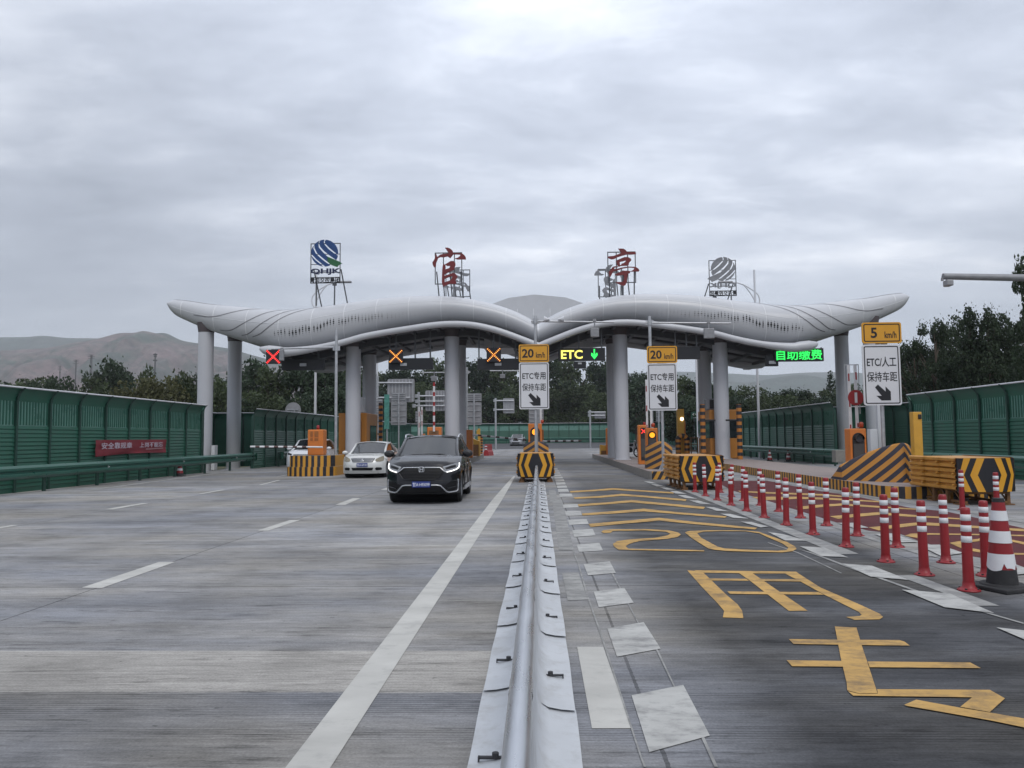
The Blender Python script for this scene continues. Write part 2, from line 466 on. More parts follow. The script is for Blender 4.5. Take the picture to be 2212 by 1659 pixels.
    hb = m1('ADD', m1('MULTIPLY', g, -.5), m1('MULTIPLY', fine, .5))
    bp = N(t, 'ShaderNodeBump', i_Strength=.35, i_Distance=.01)
    L(hb, bp.inputs['Height']); L(bp.outputs[0], b.inputs['Normal'])
    return m


M['concrete'] = concrete_mat()


def paint_mat(name, col, under=(.17, .17, .175), wear=(.50, .68), amount=.85, var=.14):
    m, t, b, L = newmat(name)
    tc = N(t, 'ShaderNodeTexCoord')
    mp = N(t, 'ShaderNodeMapping')
    mp.inputs['Scale'].default_value = (1, 1.6, 1)
    L(tc.outputs['Object'], mp.inputs[0])
    n = N(t, 'ShaderNodeTexNoise', i_Scale=3.2, i_Detail=9.0, i_Roughness=.72)
    n2 = N(t, 'ShaderNodeTexNoise', i_Scale=1.1, i_Detail=5.0, i_Roughness=.6)
    L(mp.outputs[0], n.inputs['Vector']); L(mp.outputs[0], n2.inputs['Vector'])
    hv = N(t, 'ShaderNodeMapRange', i_1=.3, i_2=.7, i_3=1 - var, i_4=1 + var)
    L(n2.outputs[0], hv.inputs[0])
    v = N(t, 'ShaderNodeVectorMath', operation='SCALE')
    v.inputs[0].default_value = col
    L(hv.outputs[0], v.inputs['Scale'])
    r = N(t, 'ShaderNodeMapRange', i_1=wear[0], i_2=wear[1], i_3=0, i_4=amount)
    L(n.outputs[0], r.inputs[0])
    mx = N(t, 'ShaderNodeMixRGB')
    mx.inputs[2].default_value = (*under, 1)
    L(r.outputs[0], mx.inputs[0]); L(v.outputs[0], mx.inputs[1])
    L(mx.outputs[0], b.inputs['Base Color'])
    b.inputs['Roughness'].default_value = .85
    b.inputs['Specular IOR Level'].default_value = .12
    return m


M['mark_white'] = paint_mat('marking_white', (.47, .465, .44), (.26, .26, .255), (.52, .75), .6)
M['mark_bright'] = paint_mat('marking_bright', (.44, .44, .425), (.20, .20, .20), (.46, .64), .75)
M['mark_faded'] = paint_mat('marking_faded', (.33, .33, .32), (.20, .20, .20), (.40, .6), .85)
M['mark_yellow'] = paint_mat('marking_yellow', (.50, .315, .115), (.17, .13, .09), (.46, .66), .85)
M['red_surface'] = paint_mat('red_surfacing', (.105, .032, .036), (.085, .05, .05), (.5, .75), .6)
M['asphalt'] = mat('asphalt', (0.055, 0.056, 0.062), 0.85, var=.2, scale=.6)
M['earth'] = mat('grassy_earth', (0.085, 0.088, 0.05), 0.95, var=.4, scale=.4, dirt=.6, dirtcol=(.12, .10, .075))
# ------------------------------------------------------------------ mesh helpers


class MB:
    def __init__(s, T=None):
        s.v, s.f, s.mi, s.sm = [], [], [], []
        s.k = 0
        s.T = T or Matrix()

    def add(s, vs, fs, smooth=False, k=None):
        o = len(s.v)
        s.v += [s.T @ Vector(p) for p in vs]
        for f in fs:
            s.f.append([i + o for i in f])
            s.mi.append(s.k if k is None else k)
            s.sm.append(smooth)
        return s

    def box(s, c, d, rz=0.0, k=None):
        hx, hy, hz = d[0] / 2, d[1] / 2, d[2] / 2
        m = Matrix.Translation(c) @ Matrix.Rotation(rz, 4, 'Z')
        vs = [m @ Vector((x * hx, y * hy, z * hz)) for z in (-1, 1) for y in (-1, 1) for x in (-1, 1)]
        return s.add(vs, [(0, 2, 3, 1), (4, 5, 7, 6), (0, 1, 5, 4), (2, 6, 7, 3), (0, 4, 6, 2), (1, 3, 7, 5)], k=k)

    def rbox(s, c, d, b=.02, seg=2, rz=0.0, k=None):
        bm = bmesh.new()
        bmesh.ops.create_cube(bm, size=1)
        bmesh.ops.scale(bm, vec=d, verts=bm.verts)
        bmesh.ops.bevel(bm, geom=bm.edges[:], offset=b, segments=seg, affect='EDGES', profile=.5)
        m = Matrix.Translation(c) @ Matrix.Rotation(rz, 4, 'Z')
        bm.verts.index_update()
        s.add([m @ v.co for v in bm.verts], [[v.index for v in f.verts] for f in bm.faces], k=k)
        bm.free()
        return s

    def cyl(s, p0, p1, r0, r1=None, n=12, caps=True, smooth=True, k=None):
        r1 = r0 if r1 is None else r1
        p0, p1 = Vector(p0), Vector(p1)
        q = (p1 - p0).to_track_quat('Z', 'Y')
        vs = []
        for p, r in ((p0, r0), (p1, r1)):
            for i in range(n):
                a = 2 * pi * i / n
                vs.append(p + q @ Vector((r * cos(a), r * sin(a), 0)))
        s.add(vs, [(i, (i + 1) % n, n + (i + 1) % n, n + i) for i in range(n)], smooth, k)
        if caps:
            s.add(vs, [list(range(n - 1, -1, -1)), list(range(n, 2 * n))], False, k)
        return s

    def tube(s, pts, r, n=8, smooth=True, k=None, caps=True):
        pts = [Vector(p) for p in pts]
        rs = r if isinstance(r, (list, tuple)) else [r] * len(pts)
        rings, up = [], None
        for i, p in enumerate(pts):
            d = (pts[min(i + 1, len(pts) - 1)] - pts[max(i - 1, 0)]).normalized()
            if up is None:
                up = Vector((0, 0, 1)) if abs(d.z) < .9 else Vector((1, 0, 0))
            a = d.cross(up).normalized()
            up = a.cross(d).normalized()
            rings.append([p + (a * cos(2 * pi * j / n) + up * sin(2 * pi * j / n)) * rs[i] for j in range(n)])
        return s.loft(rings, True, smooth, k, caps)

    def loft(s, rings, closed=True, smooth=True, k=None, caps=False):
        n = len(rings[0])
        vs = [p for r in rings for p in r]
        fs = []
        for i in range(len(rings) - 1):
            for j in range(n if closed else n - 1):
                a, b = i * n + j, i * n + (j + 1) % n
                fs.append((a, b, b + n, a + n))
        s.add(vs, fs, smooth, k)
        if caps:
            s.add(rings[0], [list(range(n - 1, -1, -1))], False, k)
            s.add(rings[-1], [list(range(n))], False, k)
        return s

    def poly(s, pts, k=None, flip=False):      # flat concave polygon of 3-D points
        tr = tessellate_polygon([[Vector(p) for p in pts]])
        return s.add(pts, [tuple(reversed(t)) if flip else t for t in tr], k=k)

    def prism(s, pts, a, b, fn, k=None, smooth=False):
        """2-D outline pts swept from depth a to depth b; fn(px, py, depth) -> 3-D point"""
        n = len(pts)
        tr = tessellate_polygon([[Vector((p[0], p[1], 0)) for p in pts]])
        va = [fn(p[0], p[1], a) for p in pts]
        vb = [fn(p[0], p[1], b) for p in pts]
        s.add(va, [tuple(t) for t in tr], k=k)
        s.add(vb, [tuple(reversed(t)) for t in tr], k=k)
        s.add(va + vb, [(i, (i + 1) % n, n + (i + 1) % n, n + i) for i in range(n)], smooth, k)
        return s

    def lathe(s, prof, n=20, c=(0, 0, 0), smooth=True, k=None):
        rings = [[(c[0] + r * cos(2 * pi * j / n), c[1] + r * sin(2 * pi * j / n), c[2] + z) for j in range(n)] for r, z in prof]
        return s.loft(rings, True, smooth, k)

    def disc(s, c, r, n=16, axis='y', k=None):
        vs = []
        for i in range(n):
            a = 2 * pi * i / n
            vs.append((c[0] + r * cos(a), c[1], c[2] + r * sin(a)) if axis == 'y' else (c[0] + r * cos(a), c[1] + r * sin(a), c[2]))
        return s.add(vs, [list(range(n))], k=k)

    def text(s, body, cx, y, cz, w=None, h=None, d=.006, bold=0.0, k=None, fn=None, mirror=False):
        vs, fs = textmesh(body, bold)
        xs = [p[0] for p in vs]; zs = [p[1] for p in vs]
        x0, x1, z0, z1 = min(xs), max(xs), min(zs), max(zs)
        sx = (w / (x1 - x0)) if w else None
        sz = (h / (z1 - z0)) if h else None
        sx = sx or sz; sz = sz or sx
        if mirror:
            sx = -sx
        out = []
        for p in vs:
            q = (cx + (p[0] - (x0 + x1) / 2) * sx, y - (d if p[2] > 0 else 0), cz + (p[1] - (z0 + z1) / 2) * sz)
            out.append(fn(*q) if fn else q)
        return s.add(out, fs, k=k)


_tc = {}


def textmesh(body, bold):
    key = (body, bold)
    if key not in _tc:
        c = bpy.data.curves.new('lettering', 'FONT')
        c.body = body
        c.extrude = .05
        c.offset = bold
        c.resolution_u = 3
        o = bpy.data.objects.new('lettering', c)
        COL.objects.link(o)
        me = bpy.data.meshes.new_from_object(o.evaluated_get(bpy.context.evaluated_depsgraph_get()))
        _tc[key] = ([tuple(v.co) for v in me.vertices], [tuple(p.vertices) for p in me.polygons])
        bpy.data.objects.remove(o); bpy.data.curves.remove(c); bpy.data.meshes.remove(me)
    return _tc[key]


WM = {}


def tag(o, label=None, cat=None, group=None, kind=None):
    if label: o['label'] = label
    if cat: o['category'] = cat
    if group: o['group'] = group
    if kind: o['kind'] = kind
    return o


def thing(name, label, cat, loc=(0, 0, 0), rz=0.0, group=None):
    o = bpy.data.objects.new(name, None)
    o.empty_display_size = .2
    COL.objects.link(o)
    o.location = loc; o.rotation_euler = (0, 0, rz)
    WM[o.name] = Matrix.Translation(loc) @ Matrix.Rotation(rz, 4, 'Z')
    return tag(o, label, cat, group)


def skew(mb):                                  # the canopy stands square to the lane axis seen here, 1.8 degrees off
    mb.v = [Vector((v.x, v.y + .0318 * (v.x - CX), v.z)) for v in mb.v]
    return mb


def obj(name, mb, mats, parent=None, local=False, at=None):
    """mesh object; verts are world coordinates unless local; at = own origin (world)"""
    me = bpy.data.meshes.new(name)
    W = WM[parent.name] if parent is not None else Matrix()
    O = Matrix.Translation(at) if at is not None else None
    vs = mb.v
    if not local:
        inv = W.inverted()
        vs = [inv @ v for v in vs]
        if O is not None:
            loc = inv @ Vector(at)
            vs = [v - loc for v in vs]
    me.from_pydata([tuple(v) for v in vs], [], mb.f)
    if not isinstance(mats, (list, tuple)):
        mats = [mats]
    for m in mats:
        me.materials.append(m)
    me.polygons.foreach_set('material_index', mb.mi)
    me.polygons.foreach_set('use_smooth', mb.sm)
    bm = bmesh.new(); bm.from_mesh(me)
    bmesh.ops.recalc_face_normals(bm, faces=bm.faces[:])
    bm.to_mesh(me); bm.free()
    me.update()
    o = bpy.data.objects.new(name, me)
    COL.objects.link(o)
    if parent is not None:
        o.parent = parent
    if O is not None and not local:
        o.location = loc if parent is not None else at
    WM[o.name] = W @ Matrix.Translation(o.location)
    return o


def solid(name, mb, mats, label, cat, at, group=None):   # a thing that is one mesh
    return tag(obj(name, mb, mats, at=at), label, cat, group)


def structure(name, mb, mats):
    return tag(obj(name, mb, mats), kind='structure')


def dup(root, loc, rz=0.0, label=None, group=None, scale=None):
    def cp(o, parent):
        c = o.copy()
        COL.objects.link(c)
        if parent is not None:
            c.parent = parent
        for ch in list(o.children):
            cp(ch, c)
        return c
    r = cp(root, None)
    r.location = loc; r.rotation_euler = (0, 0, rz)
    if scale: r.scale = scale
    WM[r.name] = Matrix.Translation(loc) @ Matrix.Rotation(rz, 4, 'Z')
    if label: r['label'] = label
    if group: r['group'] = group
    return r


def gz(y):                                     # the far road climbs gently
    return max(0.0, (y - 70) * .01) if y < 140 else .7


# ------------------------------------------------------------------ ground, road, markings
def sheet(xs, ys, zf):
    mb = MB()
    n = len(xs)
    vs = [(x, y, zf(x, y)) for y in ys for x in xs]
    fs = [(j * n + i, j * n + i + 1, (j + 1) * n + i + 1, (j + 1) * n + i) for j in range(len(ys) - 1) for i in range(n - 1)]
    return mb.add(vs, fs)


structure('ground', sheet([-3500, -300, -60, -22, -17.2, 17.2, 22, 60, 300, 3500], [-300, -20, 30, 70, 95, 140, 200, 4200],
                          lambda x, y: gz(y) - .06 - (.35 if abs(x) > 20 else (.1 if abs(x) > 17 else 0))), M['earth'])
structure('road', sheet([-17.0, -10, 0, 10, 17.0], [-4, 20, 45, 70, 91], lambda x, y: gz(y)), M['concrete'])
structure('asphalt_road', sheet([-40, -17, 17, 40], [91.0, 100, 110, 120, 130.5], lambda x, y: gz(y) - .002), M['asphalt'])


def marks(name, polys, m, z=.004):
    mb = MB()
    for i, p in enumerate(polys):
        mb.poly([tuple(G(u, v)[:2]) + (z + .00025 * i,) for u, v in p])
    return structure(name, mb, m)


def zs(pts, ax, sx, ay, sy):
    return [(ax + sx * a, ay + sy * b) for a, b in pts]


Z3 = lambda p: zs(p, 1080, .3489, 1080, .3489)
Z4 = lambda p: zs(p, 1658.7, .2838, 1187.9, .2838)
Z7 = lambda p: zs(p, 1105.8, .25, 863.9, .25)
Z8 = lambda p: zs(p, 1658.7, .25, 863.9, .25)
Z5 = lambda p: zs(p, 0, .25, 863.9, .25)
Z6 = lambda p: zs(p, 552.9, .25, 863.9, .25)

marks('lane_dashes', [
    Z5([(705, 1625), (880, 1628), (1512, 1403), (1372, 1403)]),
    Z6([(10, 1131), (106, 1132), (386, 1037), (292, 1040)]),
    Z6([(685, 908), (770, 908), (905, 850), (838, 850)]),
    Z6([(1075, 778), (1135, 778), (1210, 748), (1165, 748)]),
    Z5([(910, 945), (975, 948), (1288, 892), (1228, 893)]),
    Z5([(1710, 812), (1748, 813), (1952, 777), (1918, 777)]),
    Z5([(-120, 1120), (-60, 1122), (160, 1083), (100, 1084)]),
    Z6([(20, 736), (48, 736), (212, 694), (190, 694)]),
    Z6([(180, 662), (200, 662), (290, 648), (272, 648)]),
], M['mark_white'])
marks('edge_line', [
    [(617, 1659), (560, 1745), (664, 1745), (714, 1659), (1084.5, 1080), (1100, 1053), (1113, 1029), (1108.5, 1029), (1087, 1053), (1063.5, 1080)],
], M['mark_white'])
marks('shoulder_line', [[(150, 1063.5), (156, 1066), (553, 1011.4), (553, 1010)], [(553, 1011.3), (553, 1010), (622, 1001), (622, 1002)]], M['mark_faded'])

sq = [
    Z3([(815, 1215), (1135, 1150), (1300, 1465), (925, 1568)]),
    Z3([(665, 800), (890, 760), (995, 925), (725, 975)]),
    Z3([(580, 570), (770, 548), (828, 640), (612, 668)]),
    Z3([(518, 400), (680, 383), (718, 455), (545, 470)]),
    Z3([(475, 280), (615, 268), (638, 315), (490, 325)]),
    Z3([(448, 190), (575, 182), (592, 222), (460, 232)]),
    Z3([(420, 125), (535, 120), (550, 150), (430, 157)]),
    Z3([(402, 73), (498, 70), (508, 97), (410, 102)]),
    Z3([(388, 30), (480, 27), (488, 48), (395, 52)]),
    Z7([(408, 815), (515, 812), (525, 838), (416, 842)]),
    Z7([(395, 772), (482, 770), (495, 797), (403, 800)]),
    Z7([(388, 745), (470, 742), (478, 760), (392, 763)]),
    Z7([(380, 715), (458, 712), (465, 732), (385, 735)]),
    Z7([(375, 690), (448, 688), (455, 705), (380, 708)]),
    Z7([(370, 668), (435, 665), (441, 680), (375, 683)]),
    Z7([(365, 648), (422, 646), (428, 659), (370, 661)]),
    Z7([(360, 628), (412, 626), (417, 639), (364, 641)]),
    Z7([(356, 610), (402, 608), (407, 620), (360, 622)]),
    Z7([(352, 594), (392, 592), (397, 603), (356, 605)]),
]
r_sq = [
    Z8([(0, 1145), (130, 1165), (342, 1222), (150, 1220)]),
    Z8([(275, 1270), (490, 1283), (697, 1368), (460, 1355)]),
    Z8([(640, 1421), (900, 1440), (1216, 1563), (890, 1535)]),
    Z4([(1020, 310), (1385, 340), (1725, 490), (1345, 445)]),
    Z4([(1740, 600), (2200, 650), (2320, 800), (1948, 690)]),
    Z7([(1365, 790), (1425, 790), (1512, 815), (1415, 812)]),
    Z7([(1435, 828), (1500, 826), (1602, 858), (1500, 852)]),
    Z7([(1535, 872), (1605, 872), (1722, 905), (1620, 900)]),
    Z7([(1670, 928), (1745, 932), (1875, 968), (1770, 963)]),
    Z7([(1800, 988), (1890, 990), (2045, 1031), (1920, 1026)]),
    Z7([(1975, 1057), (2070, 1060), (2215, 1100), (2150, 1108)]),
    Z7([(1275, 757), (1340, 760), (1420, 782), (1335, 778)]),
    Z7([(1200, 730), (1255, 732), (1330, 752), (1250, 750)]),
    Z7([(1140, 706), (1190, 708), (1255, 726), (1190, 724)]),
    Z8([(600, 1068), (742, 1068), (870, 1110), (740, 1112)]),
    Z8([(925, 1166), (1060, 1158), (1300, 1235), (1110, 1240)]),
    Z8([(1300, 1262), (1480, 1258), (1692, 1332), (1500, 1358)]),
    Z8([(1930, 1420), (2100, 1415), (2330, 1500), (2150, 1520)]),
]
marks('deceleration_squares', sq + r_sq, M['mark_bright'], .006)
marks('old_lane_line', [
    Z3([(478, 912), (640, 912), (815, 1418), (570, 1418)]),
], M['mark_white'])
marks('faded_lane_line', [
    Z3([(385, 455), (485, 450), (545, 620), (420, 625)]),
    Z3([(322, 0), (385, 0), (458, 313), (366, 315)]),
    Z7([(318, 780), (376, 778), (398, 880), (330, 885)]),
    [(1468, 1056.5), (1486, 1057.6), (1855, 1197), (1811, 1198)],
    [(1935, 1243.2), (1976.6, 1243.2), (2159.6, 1310), (2113, 1310)],
    Z8([(110, 928), (200, 960), (480, 1040), (960, 1212), (1480, 1352), (1370, 1355), (880, 1208), (420, 1056), (110, 950)]),
    Z8([(1200, 1292), (1860, 1455), (1862, 1462), (1190, 1300)]),
    Z7([(1540, 760), (1620, 775), (2212, 935), (2212, 950), (1700, 812)]),
    Z8([(0, 690), (300, 730), (800, 800), (1300, 880), (1310, 910), (780, 825), (290, 745), (0, 702)]),
    Z8([(1400, 905), (1700, 950), (2260, 1040), (2260, 1075), (1680, 970)]),
], M['mark_faded'], .005)
# thin chalk setting-out lines beside the squares
marks('setting_out_line', [
    Z3([(420, 240), (430, 240), (490, 400), (545, 590), (640, 860), (880, 1600), (905, 1659), (890, 1659), (865, 1590), (630, 865), (535, 590), (482, 400)]),
    Z3([(690, 455), (700, 455), (860, 765), (853, 765)]), Z3([(965, 930), (978, 930), (1085, 1160), (1075, 1160)]),
    Z3([(1245, 1475), (1265, 1475), (1350, 1659), (1328, 1659)]),
    Z8([(0, 1232), (260, 1320), (640, 1500), (630, 1502), (255, 1326), (0, 1238)]),
    Z4([(240, 0), (330, 20), (720, 165), (1330, 380), (1948, 560), (1948, 570), (1320, 388), (700, 172), (330, 30)]),
], M['mark_faded'], .0055)
marks('yellow_road_text', [
    # character of three bars and two legs
    Z3([(1160, 438), (1252, 445), (1400, 588), (1472, 650), (1500, 690), (1507, 735), (1380, 730), (1388, 690), (1350, 645), (1245, 535)]),
    [(1500, 1232.8), (1720, 1235.8), (1726, 1240.5), (1511, 1238)],
    [(1596, 1238.6), (1625, 1238.8), (1745, 1320.7), (1704, 1320.7), (1617, 1253)],
    Z4([(120, 178), (210, 168), (400, 290), (700, 420), (850, 490), (878, 515), (850, 533), (660, 537), (595, 515), (700, 508), (715, 498), (690, 475), (430, 345), (250, 245)]),
    [(1531, 1250.6), (1612, 1251.2), (1618, 1255.6), (1536, 1255)], [(1632, 1251.5), (1725, 1252.6), (1731, 1257.4), (1639, 1256)],
    [(1571, 1278.6), (1651, 1279.6), (1660, 1285), (1577, 1284.2)], [(1672, 1279.8), (1768, 1280.2), (1779, 1286), (1681, 1285.2)],
    # next character
    Z4([(160, 685), (540, 690), (548, 728), (195, 722)]), Z4([(700, 691), (1000, 693), (1040, 705), (1082, 736), (712, 731)]),
    Z4([(143, 847), (572, 853), (580, 897), (185, 893)]), Z4([(760, 857), (1540, 865), (1622, 908), (775, 901)]),
    Z4([(510, 590), (675, 598), (712, 725), (770, 900), (835, 1100), (700, 1103), (605, 1078), (600, 1020), (555, 830)]),
    Z4([(610, 1085), (700, 1107), (838, 1104), (832, 1070), (1690, 1075), (1805, 1140), (1690, 1245), (1465, 1205), (1555, 1132), (650, 1119)]),
    Z4([(1038, 1190), (1130, 1150), (1465, 1212), (1690, 1249), (2300, 1355), (2300, 1435), (1948, 1362), (1700, 1310), (1060, 1198)]),
    # 20
    Z3([(628, 200), (640, 190), (690, 185), (900, 183), (1040, 190), (1105, 205), (1120, 217), (1100, 232), (1040, 243), (860, 258), (800, 275), (778, 290), (795, 305),
        (1265, 314), (1265, 322), (735, 312), (705, 290), (700, 275), (725, 258), (800, 247), (960, 238), (1040, 222), (1055, 212), (1030, 200), (900, 191), (700, 195), (685, 205), (640, 208)]),
    [(1479.6, 1151), (1490, 1148), (1530, 1146.5), (1600, 1146.5), (1640, 1150), (1662, 1158), (1700, 1172), (1718, 1182), (1720.7, 1187), (1712, 1192), (1690, 1194.5),
     (1640, 1193.5), (1570, 1191.5), (1545, 1189), (1530, 1186), (1495, 1164), (1479.7, 1151.3), (1506, 1153), (1515, 1163), (1550, 1182), (1565, 1186), (1600, 1188),
     (1680, 1191), (1700, 1189), (1703, 1184), (1690, 1175), (1655, 1160), (1640, 1153), (1610, 1148.5), (1560, 1148.3), (1520, 1149.5), (1506, 1152.6)],
    # speed chevrons
    Z7([(500, 790), (700, 778), (880, 764), (1080, 780), (1400, 800), (1395, 812), (1080, 792), (880, 779), (700, 792), (508, 803)]),
    Z7([(533, 845), (760, 832), (950, 814), (1170, 832), (1510, 862), (1500, 877), (1170, 846), (950, 831), (760, 848), (545, 858)]),
    Z7([(568, 905), (820, 888), (1030, 868), (1260, 890), (1670, 928), (1655, 946), (1260, 908), (1030, 888), (820, 905), (580, 924)]),
    Z7([(605, 985), (880, 965), (1140, 943), (1400, 970), (1858, 1010), (1840, 1024), (1400, 988), (1140, 966), (880, 985), (612, 1002)]),
    Z7([(663, 1075), (960, 1050), (1270, 1022), (1600, 1060), (2122, 1110), (2100, 1124), (1600, 1080), (1270, 1047), (960, 1074), (680, 1102)]),
], M['mark_yellow'], .005)
marks('red_lane_surface', [
    [(1543, 1038.5)] + Z8([(0, 700), (300, 760), (450, 788), (780, 838), (1240, 935), (1540, 965), (1980, 1058), (2300, 1130), (2300, 1480), (1870, 1370), (1700, 1340),
                          (1310, 1220), (1150, 1160), (870, 1130), (600, 1062), (0, 872)]) + [(1580, 1059)],
], M['red_surface'], .003)
marks('yellow_lane_chevrons', [
    Z8([(-260, 786), (0, 798), (480, 815), (760, 842), (700, 845), (480, 829), (0, 811), (-240, 797)]),
    Z8([(-140, 840), (60, 838), (250, 838), (560, 850), (1010, 880), (1030, 890), (560, 866), (250, 856), (60, 868), (-60, 866)]),
    Z8([(240, 928), (420, 910), (640, 896), (900, 915), (1310, 945), (1330, 955), (900, 930), (640, 915), (450, 930), (310, 946)]),
    Z8([(535, 1008), (740, 990), (960, 972), (1300, 1000), (1720, 1030), (1740, 1040), (1300, 1016), (960, 996), (760, 1014), (605, 1030)]),
    Z8([(870, 1104), (1100, 1082), (1320, 1058), (1700, 1085), (2300, 1125), (2300, 1145), (1700, 1105), (1320, 1084), (1120, 1108), (960, 1132)]),
    Z8([(1180, 1178), (1230, 1160), (1400, 1156), (1700, 1160), (2300, 1172), (2300, 1184), (1700, 1171), (1400, 1169), (1300, 1180), (1340, 1192), (1290, 1196)]),
    Z8([(1570, 1240), (1640, 1226), (1820, 1205), (1860, 1185), (1960, 1190), (1900, 1215), (1740, 1235), (1690, 1255), (1760, 1285), (1960, 1325), (2300, 1330), (2300, 1342), (1960, 1345), (1700, 1300)]),
    Z8([(2100, 1210), (2300, 1250), (2300, 1275), (2110, 1230)]),
], M['mark_yellow'], .007)
# faded yellow words on the far lane and the rows of lines beyond the plaza
mbx = MB()
for y in (57, 62, 67, 72):
    mbx.box((-2.2, y, gz(y) + .0035), (2.3, .5, .001))
structure('faded_far_marking', mbx, M['mark_faded'])
mbx = MB()
for y, x0, x1 in ((94, -30, 30), (99, -30, -1), (104, -25, 3), (110, 3, 30)):
    mbx.box(((x0 + x1) / 2, y, gz(y) + .003), (x1 - x0, .22, .001))
structure('far_lane_line', mbx, M['mark_white'])
# ------------------------------------------------------------------ toll canopy


def cr(tbl, x):                                # smooth interpolation in a table
    if x <= tbl[0][0]: return tbl[0][1]
    if x >= tbl[-1][0]: return tbl[-1][1]
    i = max(j for j in range(len(tbl)) if tbl[j][0] <= x)
    x0, y0 = tbl[i]; x1, y1 = tbl[i + 1]
    m0 = (y1 - tbl[i - 1][1]) / (x1 - tbl[i - 1][0]) if i > 0 else (y1 - y0) / (x1 - x0)
    m1 = (tbl[i + 2][1] - y0) / (tbl[i + 2][0] - x0) if i + 2 < len(tbl) else (y1 - y0) / (x1 - x0)
    h = x1 - x0; t = (x - x0) / h
    return (2*t**3-3*t**2+1)*y0 + (t**3-2*t**2+t)*h*m0 + (-2*t**3+3*t**2)*y1 + (t**3-t**2)*h*m1


TOPV = [(0, 700), (12, 692), (41, 676), (80, 661), (129, 648), (177, 639.5), (246, 635.5), (330, 638.5), (380, 643.5), (432, 651), (480, 657), (523, 661.5),
        (562, 663), (600, 661.5), (656, 655.5), (703, 650.5), (734, 645.5), (767, 640.5), (787, 638.5), (794, 639.6), (798, 642.5), (800, 648)]
BOTV = [(0, 741), (31, 727), (80, 708), (129, 696), (183, 691.5), (230, 694), (277, 701), (330, 709), (380, 721), (430, 735), (478, 744), (520, 749), (560, 749), (590, 742), (601, 738.6),
        (646, 727.3), (695, 712.2), (734, 697.3), (773, 679), (784, 673), (792, 666), (797.5, 658), (800, 650)]
LIPB = [(0, 752), (41, 737), (99, 716), (148, 704.5), (190, 702.5), (226, 704.5), (277, 711), (324, 718), (380, 725), (422, 736), (480, 749), (545, 760), (590, 763), (603, 759)]
CX, CY = 0.15, 43.0                            # canopy origin: mid width, front column row


def Yd(off):
    t = max(0.0, (abs(off) - 520) / 280)
    return 41.0 + 2.6 * min(1, t) ** 2


def zv(v, Y):
    return CH + (944.3 - v) * Y / F


def sect(off):                                  # off signed photo units from the middle
    a = abs(off)
    Y = Yd(a)
    t = min(1.0, max(0.0, (a - 500) / 300))
    ry = 1.55 * (1 - .62 * t ** 1.6)
    yf = (Y - CY)
    yr = 6.6 - 3.4 * t ** 2
    return off * Y / F * 1.012, zv(cr(TOPV, a), Y + ry * .9), zv(cr(BOTV, a), Y + ry * .3), yf, yr, ry


def fy_(ry, th):
    return (ry if th > 0 else ry * .55) * (1 - cos(th))


def SF(off, th, push=0.0):                      # a point of the front face; th -90..90
    x, zt, zb, yf, yr, ry = sect(off)
    zm, rz = (zt + zb) / 2, (zt - zb) / 2
    return Vector((CX + x, CY + yf - push * cos(th) + fy_(ry, th), zm + (rz + push) * sin(th)))


can = thing('toll_canopy', 'white wave shaped canopy on round columns spanning the whole toll plaza', 'toll canopy', (CX, CY, 0))
offs = [o for o in range(0, 560, 14)] + [560, 580, 600, 620, 640, 660, 680, 700, 715, 730, 745, 758, 770, 780, 787, 791, 794, 796.5, 798.2, 799.4, 800]
offs = [-o for o in reversed(offs[1:])] + offs
rings = []
for o in offs:
    x, zt, zb, yf, yr, ry = sect(o)
    zm, rz = (zt + zb) / 2, max(.01, (zt - zb) / 2)
    r = []
    for i in range(17):
        th = -pi / 2 + pi * i / 16
        r.append((CX + x, CY + yf + fy_(ry, th), zm + rz * sin(th)))
    y0, y1 = yf + ry, yr - ry
    for i in range(1, 6):
        q = i / 6
        r.append((CX + x, CY + y0 + (y1 - y0) * q, zt + .12 * sin(pi * q)))
    for i in range(17):
        th = pi / 2 - pi * i / 16
        r.append((CX + x, CY + y1 + ry * cos(th), zm + rz * sin(th)))
    rings.append(r)
shell = MB().loft(rings, True, True, caps=True)

for yy in (-2.15, 6.75):
    mb = MB()
    pts = []
    for o in [-603, -600, -594, -585] + list(range(-575, 576, 12)) + [585, 594, 600, 603]:
        a = abs(o)
        zt_, zb_ = cr(BOTV, a) - (4 if a > 560 else 0), cr(LIPB, a)
        ys = 41 + (0 if yy < 0 else 0)
        end = min(1.0, sqrt(max(0.02, (604 - a) / 22)))
        rr = (.17 if a < 480 else .17 + .15 * (a - 480) / 120) * end * (1 if yy < 0 else 1.5)
        pts.append((Vector((CX + o * 41 / F, CY + yy, zv((zt_ + zb_) / 2 + 1.2, 41))), rr))
    mb.tube([p for p, _ in pts], [r for _, r in pts], 12, k=0)
    obj('edge_tube', skew(mb), M['white_panel'], can)

mb = MB()
rows = []
for o in list(range(-590, 591, 20)):
    zb_ = zv(cr(LIPB, abs(o)) - 5.0, 41)
    rows.append([(CX + o * 41 / F, CY + y, zb_) for y in (-2.0, 1.0, 4.0, 6.6)])
mb.loft(rows, False, True)
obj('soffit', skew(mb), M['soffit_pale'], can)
mb = MB()
for o in range(-560, 561, 56):                  # cross ribs under the roof
    zb_ = zv(cr(LIPB, abs(o)) - 3.2, 41)
    mb.box((CX + o * 41 / F, CY + 2.3, zb_), (.18, 8.2, .2))
for yy in (0.0, 3.6):                           # the two dark girders over the column rows
    g = []
    gh = .30 if yy == 0 else .05
    for o in range(-585, 586, 15):
        z = zv(cr(LIPB, abs(o)) - 2.0, 41)
        x = CX + o * 41 / F
        g.append([(x, CY + yy - .22, z - gh), (x, CY + yy + .22, z - gh), (x, CY + yy + .22, z + .18), (x, CY + yy - .22, z + .18)])
    mb.loft(g, True, False, caps=True)
